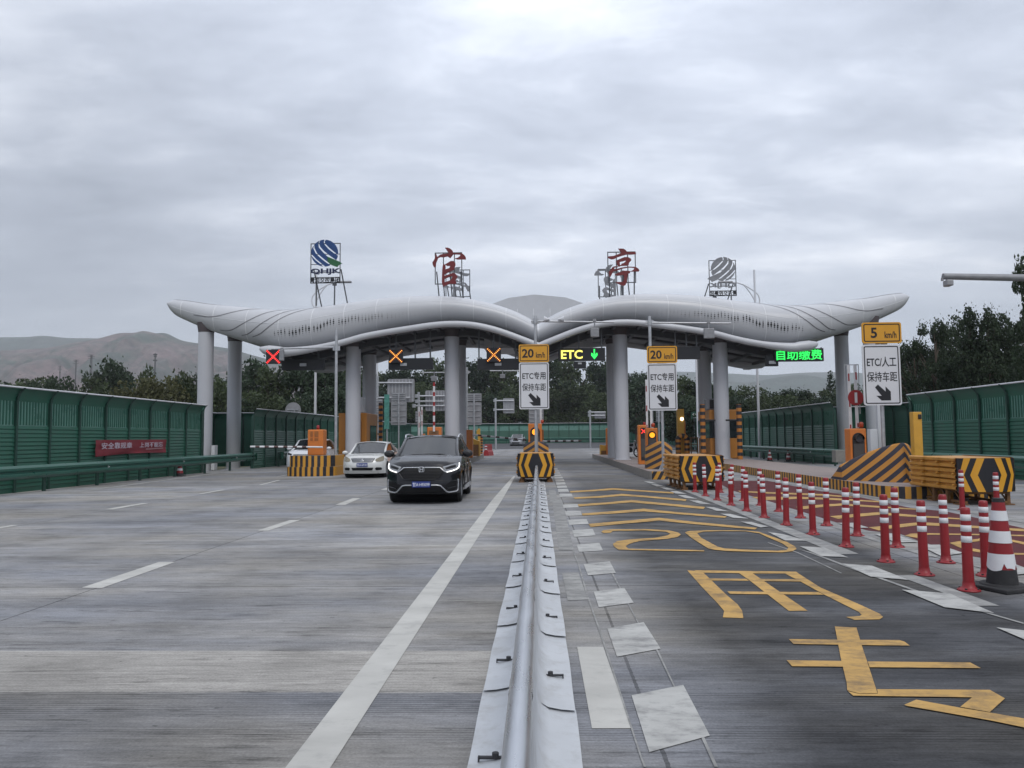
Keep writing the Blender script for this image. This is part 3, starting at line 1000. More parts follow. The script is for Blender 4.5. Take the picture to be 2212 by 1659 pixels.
obj('roof_girder', skew(mb), M['soffit'], can)

# raised roof panel in the saddle behind the middle
prof = [(-118, 672), (-102, 654), (-66, 641), (-10, 634), (58, 641), (96, 654), (118, 672)]
mb = MB()
ring = []
for yy in (2.6, 6.0):
    ring.append([(CX + (o + 2) * 45.6 / F, CY + yy, zv(v, 45.6)) for o, v in prof] + [(CX + 118 * 45.6 / F, CY + yy, 6.9), (CX - 118 * 45.6 / F, CY + yy, 6.9)])
mb.loft(ring, True, False, caps=True)
ob = obj('saddle_panel', skew(mb), M['dome'], can)
mb = MB()
for o in (-80, -45, -10, 26, 60):
    mb.box((CX + o * 45.6 / F, CY + 2.593, 8.3), (.03, .012, 1.9))
obj('panel_seam', skew(mb), M['seam_light'], can)


def strip_on(mb, path, w, push):                # a thin line laid on the curved front
    L_, prev = [], None
    pts = [SF(o, th, push) for o, th in path]
    for i, p in enumerate(pts):
        d = (pts[min(i + 1, len(pts) - 1)] - pts[max(i - 1, 0)]).normalized()
        o, th = path[i]
        nrm = (SF(o, th, .2) - SF(o, th, 0)).normalized()
        s_ = d.cross(nrm).normalized() * w / 2
        L_.append([p + s_, p - s_])
    mb.loft(L_, False, True)


mb = MB()
for o in list(range(-770, 771, 70)):
    for k in (0,):
        strip_on(mb, [(o, radians(a)) for a in range(-80, 96, 8)], .035, .006)
for sg in (-1, 1):
    strip_on(mb, [(sg * o, radians(22 - 28 * min(1, max(0, (o - 420) / 330)))) for o in range(20, 790, 12)], .03, .007)
obj('panel_seam', skew(mb), M['seam_light'], can)
sp = [[(790, 62), (760, 66), (720, 64), (690, 78), (650, 92)],
      [(742, -14), (700, 0), (660, 30), (630, 55), (600, 75), (560, 92)],
      [(688, -50), (665, -38), (640, -10), (612, 20), (585, 50), (560, 70), (530, 92)],
      [(641, -48), (625, -35), (603, -5), (580, 22), (553, 50), (520, 72), (480, 92)],
      [(618, -45), (600, -28), (578, 0), (552, 28), (520, 52), (470, 74), (420, 92)]]
for sg in (-1, 1):
    mb = MB()
    for s_ in sp:
        n = 40
        path = []
        ks = [(i, p[0]) for i, p in enumerate(s_)]; kt = [(i, p[1]) for i, p in enumerate(s_)]
        for i in range(n + 1):
            q = (len(s_) - 1) * i / n
            path.append((sg * cr(ks, q), radians(cr(kt, q))))
        strip_on(mb, path, .05, .012)
    obj('groove_line', skew(mb), M['seam'], can)
# perforation field: dots swelling and fading along the front
cols = [567.5, 559.8, 553.3, 545.5, 535.7, 528.5, 521.6, 513.8, 507, 500, 493.3, 482.6, 475.3, 468.5, 461, 454, 447.4, 440.5, 428.8, 422, 415, 408.3, 401, 393.6,
        386.8, 379, 371.7, 364.8, 358, 351, 344, 336.6, 325, 316, 308, 300, 292, 284, 276, 266, 256]
for sg in (-1, 1):
    for i, o in enumerate(cols):
        vc = cr([(240, 674), (336, 681), (387, 685), (440, 692), (495, 707), (567, 716)], o)
        amp = cr([(240, .25), (300, .35), (340, .7), (400, .95), (470, 1.15), (520, 1.15), (550, 1.0), (570, .6)], o)
        for j in range(6):
            e = 1 - abs(j - 2.4 + .6 * sin(i * .9)) / 3.1
            s_ = .047 * amp * max(0.22, e) * R.uniform(.8, 1.15)
            v = vc + (j - 2.5) * 4.1
            x, zt, zb, yf, yr, ry = sect(o)
            z = zv(v, 41.1)
            zm, rz = (zt + zb) / 2, (zt - zb) / 2
            if abs((z - zm) / rz) > .93:
                continue
            th = math.asin((z - zm) / rz)
            c = SF(sg * o, th, .008)
            t1 = (SF(sg * (o + 2), th) - SF(sg * (o - 2), th)).normalized()
            t2 = (SF(sg * o, th + .03) - SF(sg * o, th - .03)).normalized()
            shell.add([c + t1 * s_ * cos(a * pi / 4) + t2 * s_ * sin(a * pi / 4) for a in range(8)], [list(range(8))], k=1)
obj('roof_shell', skew(shell), [M['white_panel'], M['hole']], can)

COLS = [(-18.53, 7.62, -.16), (-10.25, 6.72, .3), (-4.72, 7.24, .3), (4.72, 7.26, .3), (10.32, 6.76, .3), (18.80, 7.62, -.16)]
for row in (0, 1):
    for x, zt, z0 in COLS:
        yy = CY + (0 if row == 0 else 4.15)
        mb = MB()
        mb.cyl((x, yy, z0 - .1), (x, yy, zt), .41, n=32)
        for zz in (2.6, 5.0):
            mb.cyl((x, yy, zz), (x, yy, zz + .014), .4135, n=32, caps=False)
        mb.cyl((x, yy, z0 - .1), (x, yy, z0 + .03), .5, n=32)
        c = obj('column', skew(mb), M['white_column'], can, at=(x, yy + .0318 * (x - CX), z0))
        cap = MB()
        top = zt + (.75 if abs(x) < 15 else .55)
        cap.cyl((x, yy, zt), (x, yy, top), .415, .56 if abs(x) < 15 else .5, n=28)
        obj('column_cap', skew(cap), M['cap'], c)

# ------------------------------------------------------------------ signs standing on the roof


def roof_frame(mb, x0, x1, z0, z1, Y, t=.05, mids=()):
    mb.box(((x0 + x1) / 2, Y, z1), (x1 - x0 + t, t, t)); mb.box(((x0 + x1) / 2, Y, z0), (x1 - x0 + t, t, t))
    for x in (x0, x1) + tuple(mids):
        mb.box((x, Y, (z0 + z1) / 2), (t, t * .9, z1 - z0 - t))


def stroke_fn(cu, cv, s_, X, Z, mir):
    return lambda px, py, d: Vector((X + (px - cu) * s_ * mir, d, Z - (py - cv) * s_))


GUAN = [[(555, 205), (640, 205), (720, 240), (775, 300), (795, 360), (790, 400), (760, 440), (710, 505), (660, 475), (625, 440), (690, 400), (650, 340), (610, 280)],
        [(305, 365), (330, 430), (345, 465), (430, 400), (520, 380), (700, 370), (900, 365), (1040, 375), (1110, 430), (1150, 500), (1145, 548), (1000, 545), (900, 545), (835, 520),
         (930, 495), (990, 440), (995, 410), (900, 400), (780, 400), (700, 440), (620, 455), (530, 475), (430, 470), (365, 495), (335, 570), (305, 650), (300, 740), (250, 760),
         (215, 690), (205, 620), (250, 550), (285, 490), (290, 420)],
        [(515, 660), (570, 700), (575, 780), (545, 900), (545, 1060), (550, 1180), (560, 1260), (540, 1310), (510, 1310), (480, 1260), (470, 1180), (475, 1000), (480, 850), (495, 720)],
        [(560, 680), (640, 640), (720, 590), (800, 590), (850, 640), (855, 700), (830, 760), (820, 830), (760, 865), (650, 905), (550, 970), (550, 900), (560, 830), (680, 790),
         (705, 745), (690, 725), (620, 725), (580, 700)],
        [(545, 1010), (680, 965), (770, 930), (850, 950), (910, 1020), (890, 1080), (850, 1130), (880, 1200), (850, 1240), (700, 1230), (560, 1290), (550, 1190), (680, 1150),
         (740, 1110), (780, 1030), (720, 1020), (620, 1060), (550, 1090)]]
TING = [[(735, 235), (880, 240), (940, 280), (970, 325), (1200, 340), (1235, 375), (1220, 400), (1080, 410), (960, 405), (830, 440), (700, 480), (620, 525), (540, 535), (480, 510),
         (430, 475), (445, 455), (600, 440), (720, 400), (820, 345), (780, 300)],
        [(690, 560), (710, 580), (800, 520), (900, 480), (1000, 480), (1070, 520), (1095, 565), (1060, 610), (1020, 650), (1025, 690), (990, 720), (900, 722), (800, 725), (760, 745),
         (720, 730), (690, 680), (670, 620), (690, 565), (768, 618), (776, 706), (800, 700), (820, 665), (870, 650), (920, 620), (940, 575), (770, 613), (700, 562)],
        [(460, 880), (520, 820), (570, 750), (640, 735), (720, 740), (720, 760), (620, 770), (600, 830), (720, 800), (850, 770), (1000, 750), (1200, 760), (1280, 810), (1310, 860),
         (1295, 890), (1060, 890), (1150, 840), (1170, 790), (1100, 775), (1000, 775), (850, 800), (700, 850), (590, 880), (550, 950), (510, 1025), (480, 1025), (460, 960)],
        [(640, 960), (700, 930), (850, 870), (1000, 865), (1060, 880), (1050, 930), (980, 950), (975, 1050), (960, 1180), (920, 1260), (870, 1290), (800, 1270), (700, 1220), (640, 1190),
         (700, 1180), (840, 1180), (870, 1140), (880, 1050), (875, 990), (850, 985), (700, 1000), (640, 985)]]


def roof_char(label, strokes, frame, u, v, Y, mir, m, legbot):
    """frame = (x0, x1, y0, y1) in the tracing's own units, 0.0781 photo px each; (u, v) photo point of the frame centre"""
    k = .0781 * 42.0 / F
    cu, cv = (frame[0] + frame[1]) / 2, (frame[2] + frame[3]) / 2
    c = P(u, v, Y)
    fn = stroke_fn(cu, cv, k, c.x, c.z, mir)
    hw, hh = (frame[1] - frame[0]) / 2 * k, (frame[3] - frame[2]) / 2 * k
    zb = P(u, legbot, Y).z - .1
    t = thing('rooftop_character', label, 'rooftop sign', (c.x, Y, zb), group='signs standing on the canopy roof')
    mb = MB()
    for i, s_ in enumerate(strokes):
        mb.prism(s_, Y - .12 - .004 * i, Y - .03 + .002 * i, fn)
    obj('character', mb, m, t)
    mb = MB()
    roof_frame(mb, c.x - hw, c.x + hw, c.z - hh, c.z + hh, Y + .03, mids=(c.x - hw * .38, c.x + hw * .45))
    for fx, dy in ((-.9, .9), (-.38, 0), (.1, .9), (.45, 0), (.92, .9)):
        x = c.x + fx * hw
        mb.cyl((x, Y + .06, c.z - hh * (.2 if dy else 1)), (x + .06, Y + .06 + dy * .8, zb), .035, n=6)
    obj('support_frame', mb, M['sign_frame'], t)


roof_char('red brush-written character of a roofed box standing on the canopy roof', GUAN, (275, 1025, 340, 1225), 968.7, 579.5, 42.1, 1, M['red_sign'], 639)
roof_char('red brush-written character with a hooked leg standing on the canopy roof', TING, (445, 1210, 320, 1185), 1343, 577.2, 42.1, 1, M['red_sign'], 634)
roof_char('grey reverse side of a rooftop character behind the red roofed-box one', TING, (445, 1210, 320, 1185), 989, 612, 47.9, -1, M['letter_back'], 643)
roof_char('grey reverse side of a rooftop character behind the red hooked one', GUAN, (275, 1025, 340, 1225), 1318, 611, 47.9, -1, M['letter_back'], 641)


def arc(a0, a1, r=297, cx=537, cy=450, n=9):
    return [(cx + r * cos(radians(a0 + (a1 - a0) * i / n)), cy + r * sin(radians(a0 + (a1 - a0) * i / n))) for i in range(n + 1)]


BANDS = [arc(-84, 7) + [(780, 455), (720, 405), (640, 335), (570, 265), (542, 215), (538, 185)],
         arc(-110, -92) + [(512, 200), (530, 255), (620, 360), (720, 440), (822, 505)] + arc(13, 32) + [(640, 500), (525, 405), (440, 310), (416, 240), (430, 190)],
         arc(-141, -114) + [(393, 235), (405, 320), (500, 430), (600, 527), (600, 647), (480, 548), (370, 450), (312, 330)],
         arc(-178, -147) + [(283, 340), (340, 455), (460, 570), (590, 672), (648, 704)] + arc(66, 88) + [(440, 655), (350, 580), (260, 480)],
         arc(169, 96) + [(425, 676), (330, 597)]]
TAIL = [(604, 531), (700, 572), (880, 650), (925, 690), (870, 705), (845, 725), (815, 765), (690, 718), (604, 650)]


def roof_logo(label, u, v, Y, mir, mats, legbot):
    """u, v photo point of the globe centre"""
    k = .1009 * 42.0 / F
    c = P(u, v, Y)
    fn = stroke_fn(537, 450, k, c.x, c.z, mir)
    X = lambda px: c.x + (px - 537) * k * mir
    Z = lambda py: c.z - (py - 450) * k
    zb = P(u, legbot, Y).z - .1
    t = thing('rooftop_emblem', label, 'rooftop sign', (c.x, Y, zb), group='signs standing on the canopy roof')
    mb = MB()
    for b_ in BANDS:
        mb.prism(b_, Y - .12, Y - .05, fn, k=0)
    mb.prism(TAIL, Y - .12, Y - .05, fn, k=1)
    obj('globe', mb, mats[:2], t)
    mb = MB()
    mb.text('QHJK', X(560), Y - .05, Z(862), (890 - 232) * k, 142 * k, .07, .03, mirror=mir < 0)
    obj('lettering', mb, mats[2], t)
    mb = MB()
    mb.text('青海交控集团', X(545), Y - .05, Z(1045), (870 - 222) * k, 112 * k, .07, .012, mirror=mir < 0)
    for py in (985, 1102):
        mb.box((X(545), Y - .03, Z(py)), (655 * k, .06, 12 * k))
    obj('lettering', mb, mats[3], t)
    mb = MB()
    x0, x1 = sorted((X(222), X(868)))
    roof_frame(mb, x0, x1, Z(1102), Z(228), Y + .02, .045)
    for py in (465, 690, 872):
        mb.box(((x0 + x1) / 2, Y + .02, Z(py)), (x1 - x0 - .05, .035, .035))
    for px, p2, dy in ((345, 345, 0), (750, 745, 0), (285, 372, .9), (885, 965, .9)):
        mb.cyl((X(px), Y + .05, Z(1100 if dy == 0 else 800)), (X(p2), Y + .05 + dy, zb), .04, n=6)
    mb.box((X(752), Y - .0, Z(1135)), (85 * k, .12, 60 * k))
    obj('support_frame', mb, M['sign_frame'], t)


roof_logo('rooftop emblem of a blue striped globe with green tail above blue letters', 702.3, 547.6, 42.1, 1, [M['logo_blue'], M['logo_green'], M['navy'], M['sign_black']], 656)
roof_logo('grey reverse side of a striped globe emblem standing on the canopy roof', 1561.2, 581.8, 47.9, -1, [M['letter_back'], M['letter_back'], M['letter_back'], M['sign_black']], 645)

# ------------------------------------------------------------------ LED signs hung under the canopy
YS = 41.6


def soffit_z(x):
    return zv(cr(LIPB, abs((x - CX) * F / 41)) - 4.0, 41)


def rods(t, xs, z0, Y=YS):
    for x in xs:
        obj('hanger', MB().box((x, Y + .06, (z0 + soffit_z(x)) / 2), (.075, .06, soffit_z(x) - z0)), M['sign_frame'], t)


def led_cross(u0, u1, v0, v1, m, label, rodx, Y=YS - .12):
    a, b = P(u0, v1, Y), P(u1, v0, Y)
    cx, cz, w, h = (a.x + b.x) / 2, (a.z + b.z) / 2, b.x - a.x, b.z - a.z
    t = thing('lane_signal', label, 'lane signal', (cx, Y, a.z), group='LED signs hanging under the canopy')
    mb = MB().rbox((cx, Y + .08, cz), (w, .14, h), .015)
    obj('housing', mb, M['dark_panel'], t)
    mb = MB()
    n = 11
    for i in range(n):
        for s_ in (-1, 1):
            for d in (-1, 0, 1):
                q = (i / (n - 1) - .5) * .84
                x, z = q * w + d * .022, s_ * q * h - s_ * d * .022
                mb.box((cx + x, Y + .004, cz + z), (.034, .012, .034), k=0 if d == 0 else 1)
    obj('led_cross', mb, [m, M['led_halo'] if m is M['led_yellow'] else m], t)  # orange outer rows paint the glow around the yellow cross
    rods(t, [cx + r for r in rodx], cz + h / 2, Y)


led_cross(574, 606, 755, 786, M['led_red'], 'hanging lane signal showing a red cross', (0,), 39.85)
led_cross(840, 870, 755, 784, M['led_yellow'], 'yellow cross lane signal over the lane of the white saloon', (0,))
led_cross(1051, 1082, 751, 782, M['led_yellow'], 'yellow cross lane signal over the lane left of the median sign', (0, .33))


def led_board(u0, u1, v0, v1, label, rodx, extra=None, Y=YS, sensor=None):
    a, b = P(u0, v1, Y), P(u1, v0, Y)
    cx, cz, w, h = (a.x + b.x) / 2, (a.z + b.z) / 2, b.x - a.x, b.z - a.z
    t = thing('lane_display', label, 'display board', (cx, Y, a.z), group='LED signs hanging under the canopy')
    mb = MB().rbox((cx, Y + .1, cz), (w, .2, h), .012)
    obj('housing', mb, M['dark_panel'], t)
    if sensor:
        p = P(sensor[0], sensor[1], Y)
        obj('sensor', MB().rbox((p.x, Y - .03, p.z), (.36, .06, .16), .01), M['galv'], t)
    if rodx:
        rods(t, [cx + r * w for r in rodx], cz + h / 2, Y)
    return t, cx, cz, w, h


led_board(608, 700, 775, 800, 'blank dark display board beside the red cross signal', (-.3, .36), sensor=(655, 788))
led_board(839, 935, 773, 799, 'blank dark display board over the lane of the white saloon', (-.48, .1, .44), sensor=(872, 787.5), Y=41.75)
led_board(1031, 1123, 774, 799, 'blank dark display board partly behind the median speed sign', (-.46, .4), sensor=(1076, 787), Y=41.75)
t, cx, cz, w, h = led_board(1206, 1307, 751, 780, 'display board lit with yellow ETC and a green down arrow', (-.44, -.06, .43))
mb = MB().text('ETC', cx - .21 * w, YS - .002, cz, .46 * w, .68 * h, .012, .022)
obj('led_text', mb, M['led_text_yellow'], t)
ar = [(-.06, .42), (.06, .42), (.06, -.02), (.24, .14), (.28, -.08), (0, -.42), (-.28, -.08), (-.24, .14), (-.06, -.02)]
mb = MB().prism(ar, YS - .014, YS - .002, lambda px, py, d: Vector((cx + .27 * w + px * h * .92, d, cz + py * h * .95)))
obj('led_arrow', mb, M['led_green'], t)
p0, p1 = P(1240, 796, YS), P(1266, 780.5, YS)
obj('sensor_box', MB().rbox(((p0.x + p1.x) / 2, YS + .1, (p0.z + p1.z) / 2), (p1.x - p0.x, .16, p1.z - p0.z), .01), M['dark_panel'], t)
p0 = P(1252.5, 785, YS)
obj('sensor', MB().box((p0.x, YS + .0, p0.z), (.2, .05, .09)), M['galv'], t)
led_board(1455, 1512, 748, 776, 'blank dark display board beside the second speed sign from the median', (-.42, -.0, .38))
led_board(1655, 1681, 766, 791, 'small dark sensor box beside the green lettered board', (), sensor=(1668, 783), Y=41.75)
t, cx, cz, w, h = led_board(1674, 1779, 752, 781, 'display board lit with four green characters', (-.49, -.02, .46))
mb = MB().text('自助缴费', cx, YS - .002, cz, .93 * w, .80 * h, .012, .012)
obj('led_text', mb, M['led_green'], t)
# ------------------------------------------------------------------ toll islands


def island(label, x0, x1, y0, y1, h, m_side, m_front, r=.5, kerb_m='concrete'):
    t = thing('toll_island', label, 'traffic island', ((x0 + x1) / 2, y0, 0), group='raised toll islands')
    n = 8
    pts = []
    for i in range(n + 1):                      # rounded nose
        a = pi + (pi / 2) * i / n
        pts.append((x0 + r + r * cos(a), y0 + r + r * sin(a)))
    for i in range(n + 1):
        a = 1.5 * pi + (pi / 2) * i / n
        pts.append((x1 - r + r * cos(a), y0 + r + r * sin(a)))
    pts += [(x1, y1), (x0, y1)]
    mb = MB()
    N_ = len(pts)
    for i in range(N_):
        a, b_ = pts[i], pts[(i + 1) % N_]
        front = abs(b_[0] - a[0]) > abs(b_[1] - a[1]) and i < N_ - 3
        mb.add([(a[0], a[1], -.02), (b_[0], b_[1], -.02), (b_[0], b_[1], h), (a[0], a[1], h)], [(0, 1, 2, 3)], k=1 if front else 0)
    obj('kerb', mb, [m_side, m_front], t)
    mb = MB().poly([(p[0], p[1], h) for p in pts])
    obj('paving', mb, M['island_top'], t)
    return t


island('narrow median island behind the striped crash board', -.62, .56, 31.5, 55, .3, M['concrete_curb'], M['kerb_d'], .3)
island('island with slanting stripes on its nose beside the second crash cushion', 4.12, 6.0, 28.6, 58, .3, M['concrete_curb'], M['kerb_d'], .35)
island('long island with upright black and yellow kerb stripes behind the red bollards', 8.62, 11.45, 19.3, 60, .3, M['kerb_y'], M['kerb_x'], .7)
island('concrete island behind the black car', -6.3, -4.15, 34.5, 60, .32, M['concrete_curb'], M['kerb_x'], .4)
isl = island('island with a tall stepped striped nose under the orange gate cabinet', -11.0, -8.72, 36.0, 60, .3, M['kerb_y'], M['kerb_x'], .3)


def nose_block(x0, x1, y0, y1, z0, z1, mbk):
    n = 14
    pts = []
    for i in range(n + 1):
        a = pi + pi * i / n
        pts.append(((x0 + x1) / 2 + (x1 - x0) / 2 * cos(a), y0 + (x1 - x0) * .32 + (x1 - x0) * .32 * sin(a)))
    pts += [(x1, y1), (x0, y1)]
    N_ = len(pts)
    mbk.add([(p[0], p[1], z0) for p in pts] + [(p[0], p[1], z1) for p in pts], [(i, (i + 1) % N_, N_ + (i + 1) % N_, N_ + i) for i in range(N_)], k=0)
    mbk.add([(p[0], p[1], z1) for p in pts], [tuple(range(N_))], k=1)


mb = MB()
nose_block(-10.95, -8.78, 32.9, 36.3, 0, .40, mb)
nose_block(-10.85, -8.86, 33.0, 35.2, .40, .88, mb)
mb.box((-9.85, 35.75, .53), (1.9, 1.0, .27), k=0)
obj('striped_nose', mb, [M['kerb_x'], M['concrete_curb']], isl)

# ------------------------------------------------------------------ striped crash mounds


def mound(label, x, y, z, w, h, d, edge, m='mound'):
    pw = 1.55 if w > 2 else 2.1
    t = thing('crash_mound', label, 'crash mound', (x, y, z), group='striped crash mounds on the island noses')
    n = 24
    rr = []
    for lvl in (0, .25, .5, .7, .85, .95, 1.0):
        ring = []
        for i in range(n + 1):
            s_ = -1 + 2 * i / n
            top = edge + (h - edge) * (1 - abs(s_) ** pw)
            zz = top * lvl
            yb = d * .62 * abs(s_) ** 1.25 + .10 * lvl + .20 * max(0, lvl - .8) ** 1 * 1.4
            ring.append((x + s_ * w / 2, y + yb, z + zz))
        rr.append(ring)
    back = [(p[0], p[1] + .3, z + (p[2] - z) * .55) for p in rr[-1]]
    backb = [(p[0], y + d + .05, z) for p in rr[-1]]
    mb = MB().loft(rr + [back, backb], False, True)
    for e in (0, -1):
        mb.add([r[e] for r in rr] + [back[e], backb[e]], [tuple(range(len(rr) + 2))])
    obj('shell', mb, M[m], t)
    return t


g = P(1157, 951, 34.0)
mound('small striped mound behind the median crash board', -.05, 33.6, .3, 1.12, g.z - .32, 1.1, .92)
mound('striped mound at the foot of the pole beside the second crash cushion', 4.86, 30.2, .3, 1.05, 1.09, 1.1, .88)
mound('wide striped mound behind the nearest crash cushion', 9.82, 20.9, .3, 2.3, 1.06, 2.26, .42, 'mound_wide')

# ------------------------------------------------------------------ crash cushions


def cushion(label, x, y, z0=.30, w=1.24, h=.76, L=2.2, skew=0.0):
    t = thing('crash_cushion', label, 'crash cushion', (x, y, 0), group='yellow crash cushions with chevron boards')
    hw = w / 2
    fy = lambda q: y + .16 * (q / hw) ** 2
    mb = MB()
    n = 14
    fr = [[(x + q * hw, fy(q * hw), z) for q in [-1 + 2 * i / n for i in range(n + 1)]] for z in (z0, z0 + h)]
    bk = [[(p[0], p[1] + .05, p[2]) for p in r] for r in fr]
    mb.loft([fr[0], fr[1], bk[1], bk[0], fr[0]], False, False)
    for e in (0, -1):
        mb.add([fr[0][e], fr[1][e], bk[1][e], bk[0][e]], [(0, 1, 2, 3)])
    board = obj('chevron_board', mb, M['sign_black'], t)
    mb = MB()
    fn = lambda px, py, d: Vector((x + px * hw, fy(px * hw) - d, z0 + h / 2 + py * h / 2))
    for sg in (-1, 1):
        for o1, o2, i1, i2 in ((.42, .64, .17, .41), (.81, .955, .61, .82)):
            A = [(sg * (o1 + (o2 - o1) * q), 1 - q) for q in (0, .25, .5, .75, 1)] + [(sg * (o2 - (o2 - o1) * q), -q) for q in (.25, .5, .75, 1)]
            B = [(sg * (i1 + (i2 - i1) * q), 1 - q) for q in (0, .25, .5, .75, 1)] + [(sg * (i2 - (i2 - i1) * q), -q) for q in (.25, .5, .75, 1)]
            mb.loft([[fn(a[0], a[1], .006) for a in A], [fn(b_[0], b_[1], .006) for b_ in B]], False, False)
    obj('chevron', mb, M['sign_yellow'], board)
    mb = MB()
    prof = [(0, 0), (.05, .03), (.05, .09), (0, .12), (0, .15), (.05, .18), (.05, .24), (0, .27)]
    for sg in (-1, 1):
        for seg in range(3):
            y0, y1 = y + .2 + seg * L / 3, y + .2 + (seg + 1.12) * L / 3
            of = .03 + .012 * seg
            for zz in (z0 + .02, z0 + .27, z0 + .52):
                rr = []
                for yy in (y0, y1):
                    rr.append([(x + sg * (hw - .06 + of + a * 1.2), yy, zz + b_ * .9) for a, b_ in prof])
                mb.loft(rr, False, False)
                for yb in (y0 + .08,):
                    mb.cyl((x + sg * (hw - .06 + of), yb, zz + .12), (x + sg * (hw + .03 + of), yb, zz + .12), .028, n=6)
    rr = [(x, y + .12 + L / 2, z0 + h + .015)]
    mb.box((x, y + .2 + L / 2, z0 + h - .03), (w * .9, L, .07))
    obj('side_rails', mb, M['crash_yellow'], t)
    mb = MB()
    for seg in range(4):
        yy = y + .25 + seg * L / 3.4
        for sg in (-1, 1):
            mb.box((x + sg * hw * .8, yy, z0 / 2 + .05), (.07, .09, z0 + .1))
            mb.cyl((x + sg * hw * .8, yy, .05), (x + sg * hw * .8, yy + .3, z0), .02, n=5)
            mb.box((x + sg * hw * .8, yy + .05, .014), (.2, .3, .024))
        mb.box((x, yy, z0 - .03), (w * .8, .06, .06))
        mb.box((x, yy, z0 + h / 2 - .05), (w * .82, .05, h - .15))
    for sg in (-.35, .35):
        mb.box((x + sg * w, y + .2 + L / 2, .06), (.06, L, .05))
    obj('base_frame', mb, M['rust'], t)


cushion('chevron crash board at the far end of the median rail', -.06, 27.3, .2, 1.27, .82)
cushion('yellow crash cushion behind the first red bollards', 4.82, 22.7, .26, 1.26, .74, 2.6)
cushion('nearest yellow crash cushion, beside the wide striped mound', 9.98, 17.4, .30, 1.25, .74, 2.0)

# ------------------------------------------------------------------ gate machines


def stripe_bar(mb, p0, p1, r, n, ka, kb, duty=.5, flat=False):
    p0, p1 = Vector(p0), Vector(p1)
    for i in range(n):
        a, m_, b_ = i / n, (i + duty) / n, (i + 1) / n
        mb.cyl(p0.lerp(p1, a), p0.lerp(p1, m_), r, n=8, k=ka, caps=i == 0)
        mb.cyl(p0.lerp(p1, m_), p0.lerp(p1, b_), r, n=8, k=kb, caps=i == n - 1)


def lamp_machine(label, x, y, z, w, h, lit, group='orange gate machines on the islands'):
    t = thing('gate_machine', label, 'gate machine', (x, y, z), group=group)
    d = .42
    cab = obj('cabinet', MB().rbox((x, y + d / 2, z + h / 2), (w, d, h), .03, 3), M['orange'], t)
    pw = w * .36
    zt = z + h - w * .62
    pts = [(-pw, z + .12)] + [(-pw * cos(pi * i / 12), zt + pw * sin(pi * i / 12)) for i in range(13)] + [(pw, z + .12)]
    mb = MB().prism(pts, y - .02, y + .02, lambda px, py, dd: Vector((x + px, dd, py)))
    pn = obj('lamp_panel', mb, M['black'], t)
    obj('lower_panel', MB().box((x, y - .023, (z + .14 + zt - pw * .85) / 2), (pw * 1.75, .014, zt - pw * .85 - z - .14)), M['grey_panel'], pn)
    mb = MB().cyl((x, y - .075, zt), (x, y - .02, zt), pw * .62, n=24)
    obj('lamp', mb, M['amber'] if lit else M['lens_grey'], t)
    mb = MB()
    n = 14
    rr = []
    for dd in (-.02, -.16):
        rr.append([(x + pw * .75 * cos(radians(-10 + 200 * i / n)), y + dd, zt + pw * .75 * sin(radians(-10 + 200 * i / n))) for i in range(n + 1)])
    mb.loft(rr, False, True)
    obj('lamp_hood', mb, M['black'], t)
    return t


def raised_arm(t, x, y, z, L, gap=.1, disc=None, frame=False):
    mb = MB()
    for s_ in (-1, 1):
        xx = x + s_ * gap
        mb.rbox((xx, y, z + L / 2), (.085, .05, L), .008, k=0)
        for q0, q1 in ((.01, .07), (.35, .47), (.76, .88)):
            mb.box((xx + s_ * .01, y - .027, z + L * (q0 + q1) / 2 + .02 * s_), (.04, .01, L * (q1 - q0)), k=1)
    a = obj('barrier_arm', mb, [M['gate_white'], M['gate_red']], t)
    if frame:
        mb = MB()
        for s_ in (-1, 1):
            mb.box((x + s_ * .21, y + .03, z + L * .62), (.018, .018, L * .78))
        mb.box((x, y + .03, z + L * 1.01), (.44, .02, .03))
        obj('arm_brace', mb, M['galv'], a)
    if disc:
        mb = MB().cyl((x + .07, y - .05, z + disc), (x + .07, y - .035, z + disc), .235, n=28)
        dsc = obj('stop_disc', mb, M['gate_red'], a)
        obj('stop_bar', MB().box((x + .07, y - .056, z + disc), (.075, .01, .31)), M['gate_white'], dsc)
    mb = MB().lathe([(.0, .17), (.05, .16), (.062, .1), (.055, 0), (0, 0)], 12, (x + gap + .07, y - .12, z + .02))
    obj('beacon', mb, M['amber_off'], t)


Y = 35.2
c = P(1156, 940, Y)
t = lamp_machine('orange gate machine with lit amber lamp behind the median mound', c.x, Y, .3, .62, P(1156, 915, Y).z - .3, True)
raised_arm(t, c.x + .18, Y + .3, 2.2, 2.3, .09)
Y = 32.0
c = P(1408.5, 943, Y)
t = lamp_machine('orange gate machine with lit amber lamp beside a red cross cabinet', c.x, Y, .3, .47, P(1408, 924.6, Y).z - .3, True)
raised_arm(t, c.x - .07, Y + .25, 1.95, 2.0, .085)
Y = 23.3
c = P(1854.5, 960, Y)
t = lamp_machine('orange gate machine with unlit lamp and raised arms above the wide mound', c.x, Y, .3, .485, P(1854, 925.6, Y).z - .3, False)
raised_arm(t, c.x - .03, Y + .2, P(1854, 925, Y).z, 1.9, .1, .92, True)


